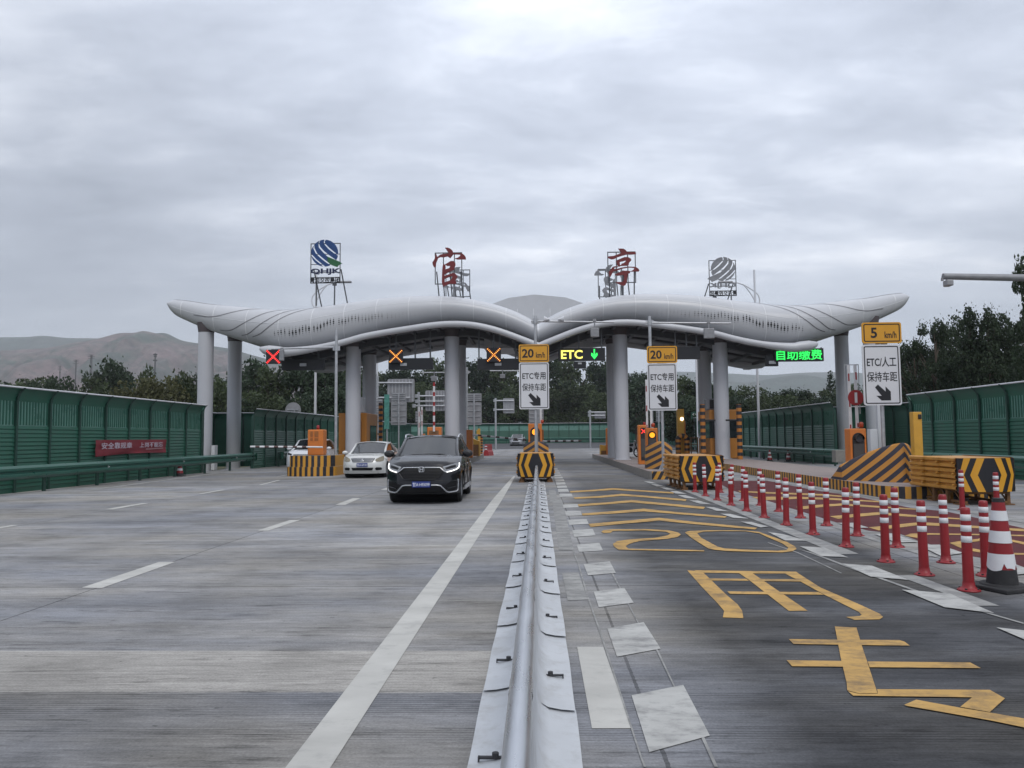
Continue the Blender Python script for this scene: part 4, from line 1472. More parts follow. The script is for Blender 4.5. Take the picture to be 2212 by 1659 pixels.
def led_machine(label, x, y, z, w, h, show):
    t = thing('lane_cabinet', label, 'lane cabinet', (x, y, z), group='orange lane cabinets with LED panels')
    obj('cabinet', MB().rbox((x, y + .2, z + h / 2), (w, .4, h), .03, 3), M['orange'], t)
    pn = obj('led_panel', MB().box((x + w * .08, y - .01, z + h * .52), (w * .62, .03, h * .82)), M['black'], t)
    obj('lower_panel', MB().box((x + w * .08, y - .029, z + h * .42), (w * .56, .012, h * .46)), M['grey_panel'], pn)
    mb = MB()
    cz = z + h * .84
    if show == 'x':
        for s_ in (-1, 1):
            for i in range(7):
                q = (i - 3) / 3
                mb.box((x + w * .08 + q * w * .2, y - .032, cz + s_ * q * w * .2), (.032, .012, .032))
    else:
        for q, hh in ((0, .10), (-.17, .13)):
            for i in range(3):
                mb.box((x + w * .1, y - .032, cz + q - (i - 1) * hh / 2), (w * (.5 if i != 1 else .36), .012, .025))
            mb.box((x + w * .22, y - .034, cz + q), (.028, .012, hh * .8))
    obj('led_sign', mb, M['led_red'], pn)
    obj('beacon', MB().lathe([(0, .13), (.04, .13), (.06, .1), (.065, 0), (0, 0)], 12, (x + w * .25, y + .15, z + h)), M['gate_red'], t)


Y = 35.6
c = P(1389, 960, Y); led_machine('orange lane cabinet showing a small red cross', c.x, Y, .3, .42, P(1389, 918, Y).z - .3, 'x')
Y = 55
c = P(1315, 950, Y); led_machine('distant orange lane cabinet showing red digits beside a column', c.x, Y, .3, .36, P(1315, 925, Y).z - .3, 'n')

# orange cabinet on the stepped nose with a closed arm
t = thing('gate_machine', 'orange gate cabinet with four vents on the stepped striped nose', 'gate machine', (-9.86, 33.9, .88), group='orange gate machines on the islands')
zt = P(680, 928, 33.6).z
cx = P(680.5, 950, 33.6).x
mb = MB().rbox((cx, 33.95, (.88 + zt) / 2), (.69, .6, zt - .88), .04, 3)
obj('cabinet', mb, M['orange'], t)
mb = MB()
for dx, dz, w_, h_ in ((-.17, -.2, .10, .24), (.05, -.2, .16, .24), (-.17, -.43, .10, .11), (.05, -.43, .16, .11)):
    mb = MB().box((cx + dx, 33.64, zt + dz), (w_, .02, h_), k=0)
    for i in range(5):
        mb.box((cx + dx, 33.629, zt + dz - h_ * .38 + i * h_ * .19), (w_ * .96, .01, h_ * .07), k=1)
    obj('vent', mb, [M['rust'], M['orange']], t)
mb = MB()
stripe_bar(mb, P(541, 965, 33.35), P(662, 965.5, 33.35), .045, 6, 0, 1, .55)
mb.cyl(P(655, 965.5, 33.35), P(697, 966, 33.35), .04, n=8, k=0)
obj('barrier_arm', mb, [M['gate_white'], M['gate_brown']], t)
mb = MB().lathe([(0, .2), (.05, .19), (.07, .13), (.06, 0), (0, 0)], 12, (cx + .03, 33.95, zt))
obj('beacon', mb, M['gate_red'], t)

# cabinet on the island behind the black car, arm down across the lane
Y = 49
c = P(1012, 950, Y)
t = thing('gate_machine', 'plain orange gate cabinet beside a yellow post, arm slanting across the lane', 'gate machine', (c.x, Y, .32), group='orange gate machines on the islands')
zt = P(1012, 928.5, Y).z
obj('cabinet', MB().rbox((c.x, Y + .25, (.32 + zt) / 2), (.52, .5, zt - .32), .03), M['orange'], t)
mb = MB(); stripe_bar(mb, P(1021, 939, Y - .1), P(1137, 950.5, Y - .1), .055, 6, 0, 1, .6)
obj('barrier_arm', mb, [M['gate_white'], M['gate_brown']], t)
# arm across the lane right of the median
mb = MB(); stripe_bar(mb, P(1172, 953.4, 52), P(1256, 952.2, 52), .06, 5, 0, 1, .6)
t = thing('gate_machine', 'orange gate cabinet half hidden behind the median sign post, arm across the lane', 'gate machine', (0.3, 52.3, .3), group='orange gate machines on the islands')
obj('barrier_arm', mb, [M['gate_white'], M['gate_brown']], t)
obj('cabinet', MB().rbox((.2, 52.3, 1.2), (.5, .5, 1.8), .03), M['orange'], t)
# upright folded arms farther left
Y = 40
c = P(938, 928, Y)
t = thing('gate_machine', 'orange gate cabinet behind the black car with one upright arm', 'gate machine', (c.x, Y, .32), group='orange gate machines on the islands')
zt = P(938, 922.5, Y).z
obj('cabinet', MB().rbox((c.x, Y + .25, (.32 + zt) / 2), (.74, .5, zt - .32), .04), M['orange'], t)
obj('vent', MB().box((c.x - .02, Y - .01, zt - .28), (.5, .03, .2)), M['rust'], t)
mb = MB(); stripe_bar(mb, P(937.5, 932, Y - .1), P(937.5, 826, Y - .1), .06, 5, 0, 1, .6)
obj('barrier_arm', mb, [M['gate_white'], M['gate_red']], t)
Y = 57
c = P(913.5, 950, Y)
t = thing('gate_machine', 'narrow orange gate cabinet with two folded white arms, right of the white saloon', 'gate machine', (c.x, Y, .3), group='orange gate machines on the islands')
obj('cabinet', MB().rbox((c.x, Y + .2, (.3 + P(913, 937, Y).z) / 2), (.24, .5, P(913, 937, Y).z - .3), .02), M['orange'], t)
a, b_ = P(908.5, 954, Y - .3), P(908.5, 879, Y - .3)
mb = MB()
for dx in (-.11, .1):
    mb.rbox((a.x + dx, Y - .3, (a.z + b_.z) / 2), (.14, .06, b_.z - a.z), .01, k=0)
    for q in (.12, .5, .82):
        mb.box((a.x + dx + .01, Y - .335, a.z + (b_.z - a.z) * q + dx * .6), (.05, .012, .36), k=1)
obj('barrier_arm', mb, [M['gate_white'], M['gate_red']], t)

# ------------------------------------------------------------------ booths


def booth(label, x0, x1, y0, y1, z, zt, band, side_window):
    t = thing('toll_booth', label, 'toll booth', ((x0 + x1) / 2, y0, z), group='orange toll booths')
    mb = MB().rbox(((x0 + x1) / 2, (y0 + y1) / 2, (z + zt) / 2), (x1 - x0, y1 - y0, zt - z), .05, 2)
    obj('wall', mb, M['booth_orange'], t)
    mb = MB()
    if band:
        za, zb = z + (zt - z) * .42, z + (zt - z) * .80
        mb.box(((x0 + x1) / 2, (y0 + y1) / 2, (za + zb) / 2), (x1 - x0 + .03, y1 - y0 + .03, zb - za))
    else:
        mb.box((x1 + .01, (y0 + y1) / 2 + .2, z + (zt - z) * .52), (.03, (y1 - y0) * .55, (zt - z) * .45))
        obj('window', MB().rbox((x0 + (x1 - x0) * .56, y0 - .01, z + (zt - z) * .68), (.5, .03, .85), .01), M['glass_dark'], t)
    obj('window', mb, M['glass_dark'], t)
    if not band:
        mb = MB()
        xa, xb = x0 + (x1 - x0) * .3, x0 + (x1 - x0) * .82
        for x in (xa, xb):
            mb.box((x, y0 - .012, z + (zt - z) * .42), (.02, .03, (zt - z) * .8))
        mb.box(((xa + xb) / 2, y0 - .012, z + (zt - z) * .82), (xb - xa + .02, .03, .02))
        obj('door_frame', mb, M['rust'], t)
    return t


zt = P(780, 892, 43.7).z
t = booth('orange toll booth with a door on the stepped striped island', -11.3, -9.68, 43.55, 46.6, .3, zt, False, True)
t.location.x += 0
p0, p1 = P(773, 888, 44), P(783, 849, 44)
mb = MB().rbox((p1.x - .45, 44.5, zt + .48), (.9, .6, .9), .03)
solid('air_conditioner', mb, M['white_pole'], 'white air conditioner unit on top of the orange booth with a door', 'air conditioner', (p1.x - .45, 44.5, zt))
zt2 = P(1555, 885, 43.7).z
t = booth('orange toll booth with a dark window band between two banded posts', 9.68, 11.32, 43.55, 46.6, .3, zt2, True, True)
p0 = P(1534, 885, 44.3)
mb = MB().rbox((p0.x, 44.3, zt2 + .33), (.55, .6, .62), .02, k=0)
mb.box((p0.x + .1, 43.99, zt2 + .33), (.38, .03, .5), k=1)
solid('air_conditioner', mb, [M['sign_back'], M['black']], 'grey air conditioner unit on top of the booth with a dark window band', 'air conditioner', (p0.x, 44.3, zt2))
# display panel on that booth's post and rails
for u, lab in ((1520, 'black and orange banded post left of the booth with a window band'), (1599, 'black and orange banded post right of the booth with a window band')):
    Y = 42.2
    b_ = P(u, 992, Y)
    zz = P(u, 873.5, Y).z
    t = thing('banded_post', lab, 'guard post', (b_.x, Y, .3), group='banded guard posts')
    obj('post', MB().cyl((b_.x, Y, .3), (b_.x, Y, zz), .14, n=18), M['post_band'], t)
    sg = 1 if u < 1560 else -1
    obj('bracket', MB().cyl((b_.x, Y, 2.42), (b_.x + sg * .7, Y + .1, 2.42), .05, n=8), M['black'], t)
Y = 52
b_ = P(822, 960, Y)
t = thing('banded_post', 'black and orange banded post beside the booth with a door', 'guard post', (b_.x, Y, .3), group='banded guard posts')
obj('post', MB().cyl((b_.x, Y, .3), (b_.x, Y, P(822, 870, Y).z), .14, n=18), M['post_band'], t)
obj('bracket', MB().cyl((b_.x - .6, Y + .1, 1.9), (b_.x, Y, 1.9), .05, n=8), M['black'], t)

# striped pipe arch with a yellow post and its lamp
Y = 46.0
a, b_ = P(1459.5, 990, Y), P(1491, 990, Y)
x0, x1 = a.x + .17, b_.x - .17
zt = P(1475, 936, Y).z - .16
r = (x1 - x0) / 2
pts = [(x0, Y, .3)] + [(x0, Y, .3 + (zt - r - .3) * i / 5) for i in range(1, 5)] + [((x0 + x1) / 2 - r * cos(pi * i / 12), Y, zt - r + r * sin(pi * i / 12)) for i in range(13)] + \
      [(x1, Y, .3 + (zt - r - .3) * i / 5) for i in range(4, -1, -1)]
m, tt, bb, LL = newmat('arch_bands')
mb = MB()
acc = 0
P3 = [Vector(p) for p in pts]
fine = []
for i in range(len(P3) - 1):
    for k_ in range(4):
        fine.append(P3[i].lerp(P3[i + 1], k_ / 4))
fine.append(P3[-1])
run, cur, last = [fine[0]], 0, 0.0
tot = 0.0
for i in range(1, len(fine)):
    tot += (fine[i] - fine[i - 1]).length
    run.append(fine[i])
    if tot - last > .15 or i == len(fine) - 1:
        if len(run) > 1:
            mb.tube(run, .16, 10, k=cur, caps=False)
        run, cur, last = [fine[i]], 1 - cur, tot
bpy.data.materials.remove(m)
solid('guard_arch', mb, [M['booth_orange'], M['sign_black']], 'black and yellow banded pipe arch around a yellow post', 'guard arch', ((x0 + x1) / 2, Y, .3))
Y = 46.6
c = P(1470.5, 950, Y)
t = thing('yellow_post', 'tall yellow post with a small lit white lamp, rising behind the banded arch', 'camera post', (c.x, Y, .3), group='yellow camera posts')
zt = P(1470, 883.5, Y).z
obj('post', MB().rbox((c.x, Y, (.3 + zt) / 2), (.40, .4, zt - .3), .02), M['yellow'], t)
lp = P(1473, 905, Y - .2)
obj('lamp', MB().cyl((lp.x, Y - .24, lp.z), (lp.x, Y - .2, lp.z), .09, n=14), M['lamp_white'], t)
Y = 20.6
c = P(1980.5, 960, Y)
t = thing('yellow_post', 'yellow post with a dark camera beside the wide striped mound', 'camera post', (c.x, Y, .3), group='yellow camera posts')
zt = P(1980, 890, Y).z
obj('post', MB().rbox((c.x, Y, (.28 + zt) / 2), (.225, .2, zt - .28), .012), M['yellow'], t)
lp = P(1985.5, 900, Y - .1)
obj('camera', MB().rbox((lp.x + .01, Y - .1, lp.z), (.08, .06, .12), .01), M['black'], t)
Y = 58
c = P(1035, 950, Y)
t = thing('yellow_post', 'slim yellow post on the concrete island behind the black car', 'camera post', (c.x, Y, .32), group='yellow camera posts')
zt = P(1035, 926, Y).z
obj('post', MB().rbox((c.x, Y, (.3 + zt) / 2), (.18, .18, zt - .3), .012), M['yellow'], t)
obj('camera', MB().rbox((c.x - .12, Y - .05, zt - .3), (.12, .14, .4), .01), M['yellow'], t)
t = thing('guard_hood', 'yellow steel hood beside the plain orange gate cabinet', 'guard hood', (P(1027, 980, 54).x, 54, .32))
a = P(1027, 980, 54)
mb = MB().prism([(-.32, .32), (.32, .32), (.32, 1.35), (.0, 1.45), (-.32, 1.62)], 53.8, 54.6, lambda px, py, d: Vector((a.x + px, d, py)))
obj('hood', mb, M['yellow'], t)
obj('opening', MB().box((a.x + .02, 53.79, .72), (.44, .03, .78)), M['rust'], t)
a = P(1040, 985, 61)
mb = MB()
for i in range(8):
    mb.cyl((a.x, 61, .02 + i * .22), (a.x, 61, .13 + i * .22), .11, n=12, k=1)
    mb.cyl((a.x, 61, .13 + i * .22), (a.x, 61, .24 + i * .22), .11, n=12, k=0)
solid('banded_post', mb, [M['booth_orange'], M['sign_black']], 'short banded post at the end of the concrete island', 'guard post', (a.x, 61, 0), 'banded guard posts')
# water filled plastic barrier
a = P(1050, 975, 68)
t = thing('plastic_barrier', 'red and white plastic barrier block beyond the concrete island', 'plastic barrier', (a.x, 68, 0))
mb = MB().prism([(-.25, 0), (.25, 0), (.2, .35), (.12, .5), (.1, 1.0), (-.1, 1.0), (-.12, .5), (-.2, .35)], 67.2, 69.0, lambda px, py, d: Vector((a.x + px + (d - 67) * .18, d, py)))
obj('shell', mb, M['gate_red'], t)
mb = MB()
for z_ in (.58, .82):
    mb.box((a.x + .05, 67.18, z_), (.2, .02, .1))
obj('band', mb, M['gate_white'], t)
a = P(1304, 972, 55.5)
t = thing('guard_hood', 'low yellow steel hood beside the cabinet with red digits', 'guard hood', (a.x, 55.5, .3))
obj('hood', MB().prism([(-.25, .3), (.25, .3), (.25, .62), (.2, .95), (-.25, 1.0)], 55.2, 56, lambda px, py, d: Vector((a.x + px, d, py))), M['yellow'], t)
obj('opening', MB().box((a.x, 55.19, .46), (.4, .02, .26)), M['rust'], t)
a = P(1493, 965, 50)
t = thing('railing', 'low rusty railing between the banded arch and the banded post', 'railing', (a.x, 50, .3))
mb = MB()
for dx in (-.42, .0, .42):
    mb.cyl((a.x + dx, 50, .3), (a.x + dx, 50, 1.5), .04, n=8)
for zz in (.62, 1.05, 1.45):
    mb.cyl((a.x - .45, 50, zz), (a.x + .45, 50, zz), .03, n=8)
obj('rails', mb, M['rust'], t)
obj('post', MB().cyl((a.x - .45, 49.9, .3), (a.x - .45, 49.9, 2.55), .1, n=12), M['orange'], t)

# ------------------------------------------------------------------ bollards and cones


def bollard0():
    t = thing('bollard', '', 'bollard', (0, 0, 0), group='red and white bollards along the right lane')
    H = .84
    prof = [(.0, .0), (.108, .0), (.108, .012), (.088, .022), (.060, .045), (.055, .09)]
    mb = MB().lathe(prof, 22)
    for i in range(4):
        a = pi / 4 + i * pi / 2
        mb.cyl((.082 * cos(a), .082 * sin(a), .018), (.082 * cos(a), .082 * sin(a), .032), .014, n=6, k=1)
    obj('base', mb, [M['red_plastic'], M['rubber']], t, local=True)
    mb = MB().lathe([(.053, .05), (.046, H - .03), (.042, H - .005), (.03, H), (0, H)], 20)
    post = obj('post', mb, M['red_plastic'], t, local=True)
    for zc in (.52, .63, .74):
        r = .0535 - .007 * (zc / H) + .0015
        mb = MB().lathe([(r - .004, zc - .033), (r, zc - .031), (r - .0006, zc + .031), (r - .0045, zc + .033)], 20)
        obj('reflective_band', mb, M['reflector'], post, local=True)
    return t


b7 = lambda x, y: (1105.8 + .25 * x, 863.9 + .25 * y)
b8 = lambda x, y: (1658.7 + .25 * x, 863.9 + .25 * y)
row1 = [b7(1583, 797), b7(1672, 832), b7(1775, 867), b7(1893, 911), b7(2028, 961), b7(2180, 1018), b8(160, 1083), b8(390, 1163), b8(677, 1270), b8(1020, 1399), b8(1353, 1514), b8(1738, 1648)]
row2 = [b7(1802, 801), b7(1897, 836), b7(1998, 874), b7(2145, 914), b8(95, 964), b8(282, 1021), b8(510, 1087), b8(773, 1175), b8(1115, 1274), b8(1540, 1408), b8(1890, 1522)]
row3 = [b8(1683, 955), b8(1985, 1004)]
ordw = ['nearest', 'second', 'third', 'fourth', 'fifth', 'sixth', 'seventh', 'eighth', 'ninth', 'tenth', 'eleventh', 'twelfth']
proto = None
for pts_, rowname in ((row1[::-1], 'row beside the lane marked 20'), (row2[::-1], 'row beside the red surface')):
    for i, (u, v) in enumerate(pts_):
        p = G(u, v)
        w_ = ordw[i] if i < len(pts_) - 1 else 'farthest'
        lab = '%s red and white bollard in the %s' % (w_, rowname)
        if proto is None:
            proto = bollard0()
            proto.location = p; proto['label'] = lab
        else:
            o = dup(proto, p, R.uniform(0, 6), lab)
            o.rotation_euler = (R.gauss(0, .016), R.gauss(0, .016), R.uniform(0, 6))
        (o if p != proto.location else proto)
for (u, v), lab in zip(row3, ('bollard standing in front of the chevron board of the nearest crash cushion', 'bollard half hidden behind the large traffic cone')):
    dup(proto, G(u, v), 1.0, lab)

t = thing('traffic_cone', 'large traffic cone with torn white band and black foot at the right edge', 'traffic cone', G(2166, 1272))
c = G(2166, 1272)
H = .90
mb = MB().rbox((c.x, c.y, .022), (.50, .50, .044), .012, 2, rz=.35)
mb.cyl((c.x, c.y, .044), (c.x, c.y, .06), .21, .2, n=24)
obj('base', mb, M['rubber'], t)
segs = [(.055, .185, .148, 'rubber'), (.185, .355, .136, 'reflector'), (.355, .47, .118, 'red_plastic'), (.47, .62, .107, 'reflector'), (.62, .715, .093, 'red_plastic'),
        (.715, .80, .084, 'reflector'), (.80, .875, .077, 'red_plastic'), (.875, .905, .062, 'rubber')]
segs = [(.055, .21, 'rubber'), (.21, .365, 'reflector'), (.365, .475, 'red_plastic'), (.475, .595, 'reflector'), (.595, .70, 'red_plastic'), (.70, .80, 'reflector'), (.80, .885, 'red_plastic'), (.885, .925, 'rubber')]
rad = lambda z: .152 - .098 * (z / .925)
mb = MB()
for z0, z1, m_ in segs:
    if m_ != 'reflector':
        mb.cyl((c.x, c.y, z0), (c.x, c.y, z1), rad(z0), rad(z1), n=28, caps=z1 > .9, k=0 if m_ == 'red_plastic' else 1)
    else:
        mb.cyl((c.x, c.y, z0), (c.x, c.y, z1), rad(z0), rad(z1), n=28, caps=False, k=0)
body = obj('body', mb, [M['red_plastic'], M['rubber']], t)
for j, (z0, z1, m_) in enumerate(s_ for s_ in segs if s_[2] == 'reflector'):
    n = 36
    lo, hi = [], []
    for i in range(n + 1):
        a = 2 * pi * i / n
        dz = 0
        if j == 0:
            dz = .018 * sin(3 * a) + (.055 if i in (25, 31) else 0) + (.03 if i in (32,) else 0)
        lo.append((c.x + (rad(z0 + dz) + .004) * cos(a), c.y + (rad(z0 + dz) + .004) * sin(a), z0 + dz))
        hi.append((c.x + (rad(z1) + .003) * cos(a), c.y + (rad(z1) + .003) * sin(a), z1))
    obj('reflective_band', MB().loft([lo, hi], False, True), M['reflector'], body)


def small_cone(label, p, s_=.72):
    t = thing('traffic_cone', label, 'traffic cone', p, group='small traffic cones at the roadside')
    obj('base', MB().rbox((0, 0, .02), (.42, .42, .04), .01), M['rubber'], t, local=True)
    mb = MB()
    for a, b_, k_ in ((.03, .2, 1), (.2, .36, 0), (.36, .5, 2), (.5, .66, 0), (.66, .82, 2), (.82, 1, 0)):
        r = lambda q: .15 * (1 - q) + .03
        mb.cyl((0, 0, a * s_), (0, 0, b_ * s_), r(a), r(b_), n=16, caps=b_ == 1, k=k_)
    obj('body', mb, [M['red_plastic'], M['rubber'], M['reflector']], t, local=True)


small_cone('small traffic cone in front of the green guardrail near the red banner', G(388, 1029))
small_cone('small traffic cone farther from the striped mound, by the guardrail', G(1663, 998))
small_cone('small traffic cone nearer the striped mound, by the guardrail', G(1703.5, 997.5))

# ------------------------------------------------------------------ median rail of tube and skirt
t = thing('median_rail', 'silver tube median rail on white sheet skirts running to the chevron board', 'median barrier', (-.06, 2.2, 0))
xc = lambda y: -.085 + .0022 * y
TZ = .565
mb = MB()
y = 1.4
k_ = 0
while y < 27.0:
    y1 = min(27.1, y + 1.82)
    dz = R.uniform(-.004, .004)
    mb.cyl((xc(y), y, TZ + dz), (xc(y1), y1, TZ - dz), .0475, .0475, n=20, caps=False)
    mb.cyl((xc(y), y - .05, TZ + dz), (xc(y), y + .12, TZ + dz), .0498, n=20, caps=False)
    y = y1
mb.cyl((xc(27.05), 27.05, TZ), (xc(27.1), 27.1, TZ), .05, n=16)
obj('tube', mb, M['alu'], t)
prof = [(.042, .53), (.05, .40), (.055, .22), (.062, .12), (.085, .06), (.125, .028), (.20, .014), (.282, .008)]
y = 1.3
i = 0
while y < 26.6:
    y1 = y + 1.66
    for sg in (-1, 1):
        yo = .35 if sg < 0 else 0
        rings = []
        nn = 7
        for j in range(nn + 1):
            yy = y + yo - .05 + (y1 + .05 - y) * j / nn
            lift = .009 * (1 - j / nn) ** 3 + .004 * sin(i * 1.7 + j) * (1 if j in (2, 3, 4) else 0)
            wv = .003 * sin(i * 2.1 + j * .9)
            rings.append([(xc(yy) + sg * (a * (1 if a < .1 else 1.0) + (wv if a > .1 else wv * .2)), yy, z_ + lift * (1.6 if a > .1 else .6)) for a, z_ in prof])
        mb = MB().loft(rings, False, True)
        sk = obj('skirt_panel', mb, M['skirt'], t)
        ym = (y + y1) / 2 + yo - .25
        b_ = MB()
        bx = xc(ym) + sg * .165
        b_.box((bx, ym, .032), (.125, .022, .010))
        b_.cyl((bx - sg * .02, ym, .03), (bx - sg * .02, ym, .056), .017, n=8)
        b_.box((bx + sg * .0625, ym, .026), (.008, .026, .022))
        obj('anchor_bolt', b_, M['bolt'], sk)
    y = y1
    i += 1

# ------------------------------------------------------------------ lane signs and poles


def rrect(w, h, r, n=5):
    pts = []
    for cx_, cz_, a0 in ((w/2-r, h/2-r, 0), (-w/2+r, h/2-r, 90), (-w/2+r, -h/2+r, 180), (w/2-r, -h/2+r, 270)):
        for i in range(n + 1):
            a = radians(a0 + 90 * i / n)
            pts.append((cx_ + r * cos(a), cz_ + r * sin(a)))
    return pts


def plate(t, name, cx, Y, cz, w, h, m_face):
    fn = lambda px, py, d: Vector((cx + px, d, cz + py))
    p = obj(name, MB().prism(rrect(w, h, .07), Y - .02, Y + .02, fn), m_face, t)
    a, b_ = rrect(w - .09, h - .09, .05), rrect(w - .15, h - .15, .03)
    mb = MB().loft([[fn(q[0], q[1], Y - .0235) for q in a], [fn(q[0], q[1], Y - .0235) for q in b_]], True, False)
    obj('border', mb, M['sign_black'], p)
    return p


def lane_sign(label, u0, u1, vy0, vy1, vw0, vw1, Y, speed, line1, base, post_u, group='lane signs with a yellow speed plate'):
    a, b_ = P(u0, vy0, Y), P(u1, vy1, Y)
    c0, c1 = P(u0, vw0, Y), P(u1, vw1, Y)
    cx = (a.x + b_.x) / 2
    w = b_.x - a.x
    px = P(post_u, vw1, Y).x
    t = thing('lane_sign', label, 'lane sign', (px, Y, base), group=group)
    zc = (a.z + b_.z) / 2
    h = a.z - b_.z
    s1 = plate(t, 'speed_plate', cx, Y, zc, w, h, M['sign_yellow'])
    mb = MB().text(speed, cx - .20 * w, Y - .021, zc, None, h * .50, .004, .024)
    obj('lettering', mb, M['sign_black'], s1)
    mb = MB().text('km/h', cx + .22 * w, Y - .021, zc - h * .10, w * .30, h * .32, .004, .016)
    obj('lettering', mb, M['sign_black'], s1)
    zc2 = (c0.z + c1.z) / 2
    h2 = c0.z - c1.z
    cx2 = (c0.x + c1.x) / 2 + .01
    w2 = c1.x - c0.x
    s2 = plate(t, 'lane_plate', cx2, Y, zc2, w2, h2, M['sign_white'])
    mb = MB().text(line1, cx2, Y - .021, zc2 + h2 * .215, w2 * .78, h2 * .165, .004, .016)
    obj('lettering', mb, M['sign_black'], s2)
    mb = MB().text('保持车距', cx2, Y - .021, zc2 - h2 * .03, w2 * .80, h2 * .165, .004, .008)
    A = [(-.215, .155), (-.14, .215), (.06, .03), (.06, .17), (.20, .055), (.20, -.20), (-.045, -.20), (-.17, -.09), (-.03, -.09)]
    A = [(-.19, .13), (-.115, .205), (.075, .02), (.075, .15), (.20, .02), (.20, -.205), (-.035, -.205), (-.16, -.085), (-.03, -.085)]
    obj('lettering', mb, M['sign_black'], s2)
    mb = MB().prism(A, Y - .025, Y - .0205, lambda q, r_, d: Vector((cx2 + q * w2 * 1.05, d, zc2 - h2 * .29 + r_ * w2 * 1.05)))
    obj('arrow', mb, M['sign_black'], s2)
    mb = MB()
    mb.cyl((px, Y + .08, base), (px, Y + .08, a.z - .03), .055, n=16)
    mb.cyl((px, Y + .08, base), (px, Y + .08, base + .02), .2, n=16)
    for i in range(6):
        an = i * pi / 3
        mb.add([(px + .05 * cos(an), Y + .08 + .05 * sin(an), base + .3), (px + .17 * cos(an), Y + .08 + .17 * sin(an), base + .02), (px + .05 * cos(an), Y + .08 + .05 * sin(an), base + .02)], [(0, 1, 2)])
    obj('post', mb, M['galv'], t)
    mb = MB()
    for zz in (zc, zc2 + h2 * .3, zc2 - h2 * .3):
        mb.box((cx, Y + .035, zz), (w * .8, .03, .05))
    mb.box((cx, Y + .04, (b_.z + c0.z) / 2), (w * .3, .02, c0.z - b_.z + .1))
    obj('bracket', mb, M['galv_dark'], t)


lane_sign('20 km/h and ETC sign above the median crash board', 1120.5, 1186, 744.5, 782, 783.5, 883.5, 31.8, '20', 'ETC专用', .3, 1157)
lane_sign('20 km/h and ETC sign on the island of the second crash cushion', 1397, 1463, 748, 784, 785.5, 886.5, 29.6, '20', 'ETC专用', .3, 1431)
lane_sign('5 km/h sign over the wide striped mound', 1860.5, 1947.5, 697, 741, 745, 875, 22.9, '5', 'ETC/人工', .3, 1908)


def camera_pole(label, u, vtop, Y, base, arm, cams, r=.07, m='galv', horns=None):
    """arm = (u0, u1, v); cams = [(u0, u1, v0, v1)]"""
    p = P(u, vtop, Y)
    t = thing('camera_pole', label, 'camera pole', (p.x, Y, base), group='grey camera poles with arms')
    mb = MB().cyl((p.x, Y, base), (p.x, Y, p.z), r, r * .92, n=16)
    mb.cyl((p.x, Y, base), (p.x, Y, base + .02), .18, n=12)
    obj('post', mb, M[m], t)
    a, b_ = P(arm[0], arm[2], Y), P(arm[1], arm[2] + (arm[3] if len(arm) > 3 else 0), Y)
    mb = MB().cyl(a, b_, .042, .036, n=12)
    for s_ in (-1, 1):
        mb.box((p.x + s_ * .12, Y, a.z), (.09, .05, .22))
    mb.cyl((p.x, Y, a.z - .12), (p.x, Y, a.z + .12), r + .03, n=14)
    ar = obj('arm', mb, M[m], t)
    for c0 in cams:
        q0, q1 = P(c0[0], c0[3], Y - .1), P(c0[1], c0[2], Y - .1)
        cx_, cz_ = (q0.x + q1.x) / 2, (q0.z + q1.z) / 2
        mb = MB().rbox((cx_, Y - .06, cz_), (q1.x - q0.x, .14, q1.z - q0.z), .025)
        mb.cyl((cx_, Y, a.z), (cx_, Y - .03, cz_ + (q1.z - q0.z) / 2 - .01), .03, n=8)
        mb.box((cx_, Y, a.z), (.14, .11, .11))
        obj('antenna_box', mb, M['galv_dark'], ar)
    if horns:
        mb = MB()
        for s_, uu in ((-1, 1187), (1, 1206)):
            q = P(uu, 690, Y)
            mb.cyl((q.x, Y - .05, q.z), (q.x + s_ * .08, Y - .05, q.z), .05, .06, n=14)
            mb.cyl((q.x + s_ * .08, Y - .05, q.z), (q.x + s_ * .24, Y - .05, q.z), .06, .15, n=16)
            mb.box((q.x, Y, q.z - .1), (.03, .03, .14))
        obj('loudspeaker', mb, M['white_pole'], ar)
    return t


camera_pole('camera pole with two white loudspeakers behind the median sign', 1156, 682, 33.2, .3, (1147, 1326, 694, 2), [(1276, 1294, 708, 728)], horns=True)
camera_pole('camera pole rising above the second 20 km/h sign', 1403, 683, 33.6, .3, (1395, 1579, 697, 1.5), [(1521, 1543, 709, 731)])
camera_pole('camera pole on the stepped striped nose', 727, 709, 35.4, .3, (586, 720, 754, -4), [(603, 613, 755, 779)])
camera_pole('camera pole showing its back beyond the concrete island', 1008.5, 793, 56, .3, (910, 1016, 805, -1), [(931, 944, 812, 823)])
camera_pole('camera pole hidden behind the median sign with its arm to the left', 1163, 780, 57, .3, (1058, 1170, 801, 0), [(1080, 1091, 808, 817)], r=.06)
camera_pole('camera pole behind a canopy column with a dark camera on its arm', 1568, 772, 54, .3, (1574, 1626, 779, 0), [(1606, 1621, 786, 799)], m='galv_dark')
# long mast arm reaching in over the right fence
Y = 20.0
a = P(2037, 597, Y)
t = thing('mast_arm', 'thick steel mast arm with a small camera reaching in from the right', 'camera mast', (16.9, Y, 0))
b_ = P(2400, 606, Y)
obj('arm', MB().cyl(a, (16.9, Y, b_.z - .05), .083, .12, n=8), M['galv_dark'], t)
obj('post', MB().cyl((16.9, Y, 0), (16.9, Y, b_.z + .3), .17, .13, n=14), M['galv_dark'], t)
q = P(2046, 611, Y)
mb = MB().rbox((q.x, Y - .05, q.z - .02), (.17, .24, .16), .03)
mb.box((q.x, Y, q.z + .1), (.03, .05, .14)); mb.box((q.x - .12, Y, q.z + .09), (.05, .05, .08))
obj('camera', mb, M['sign_back'], t)
# ------------------------------------------------------------------ green noise barriers


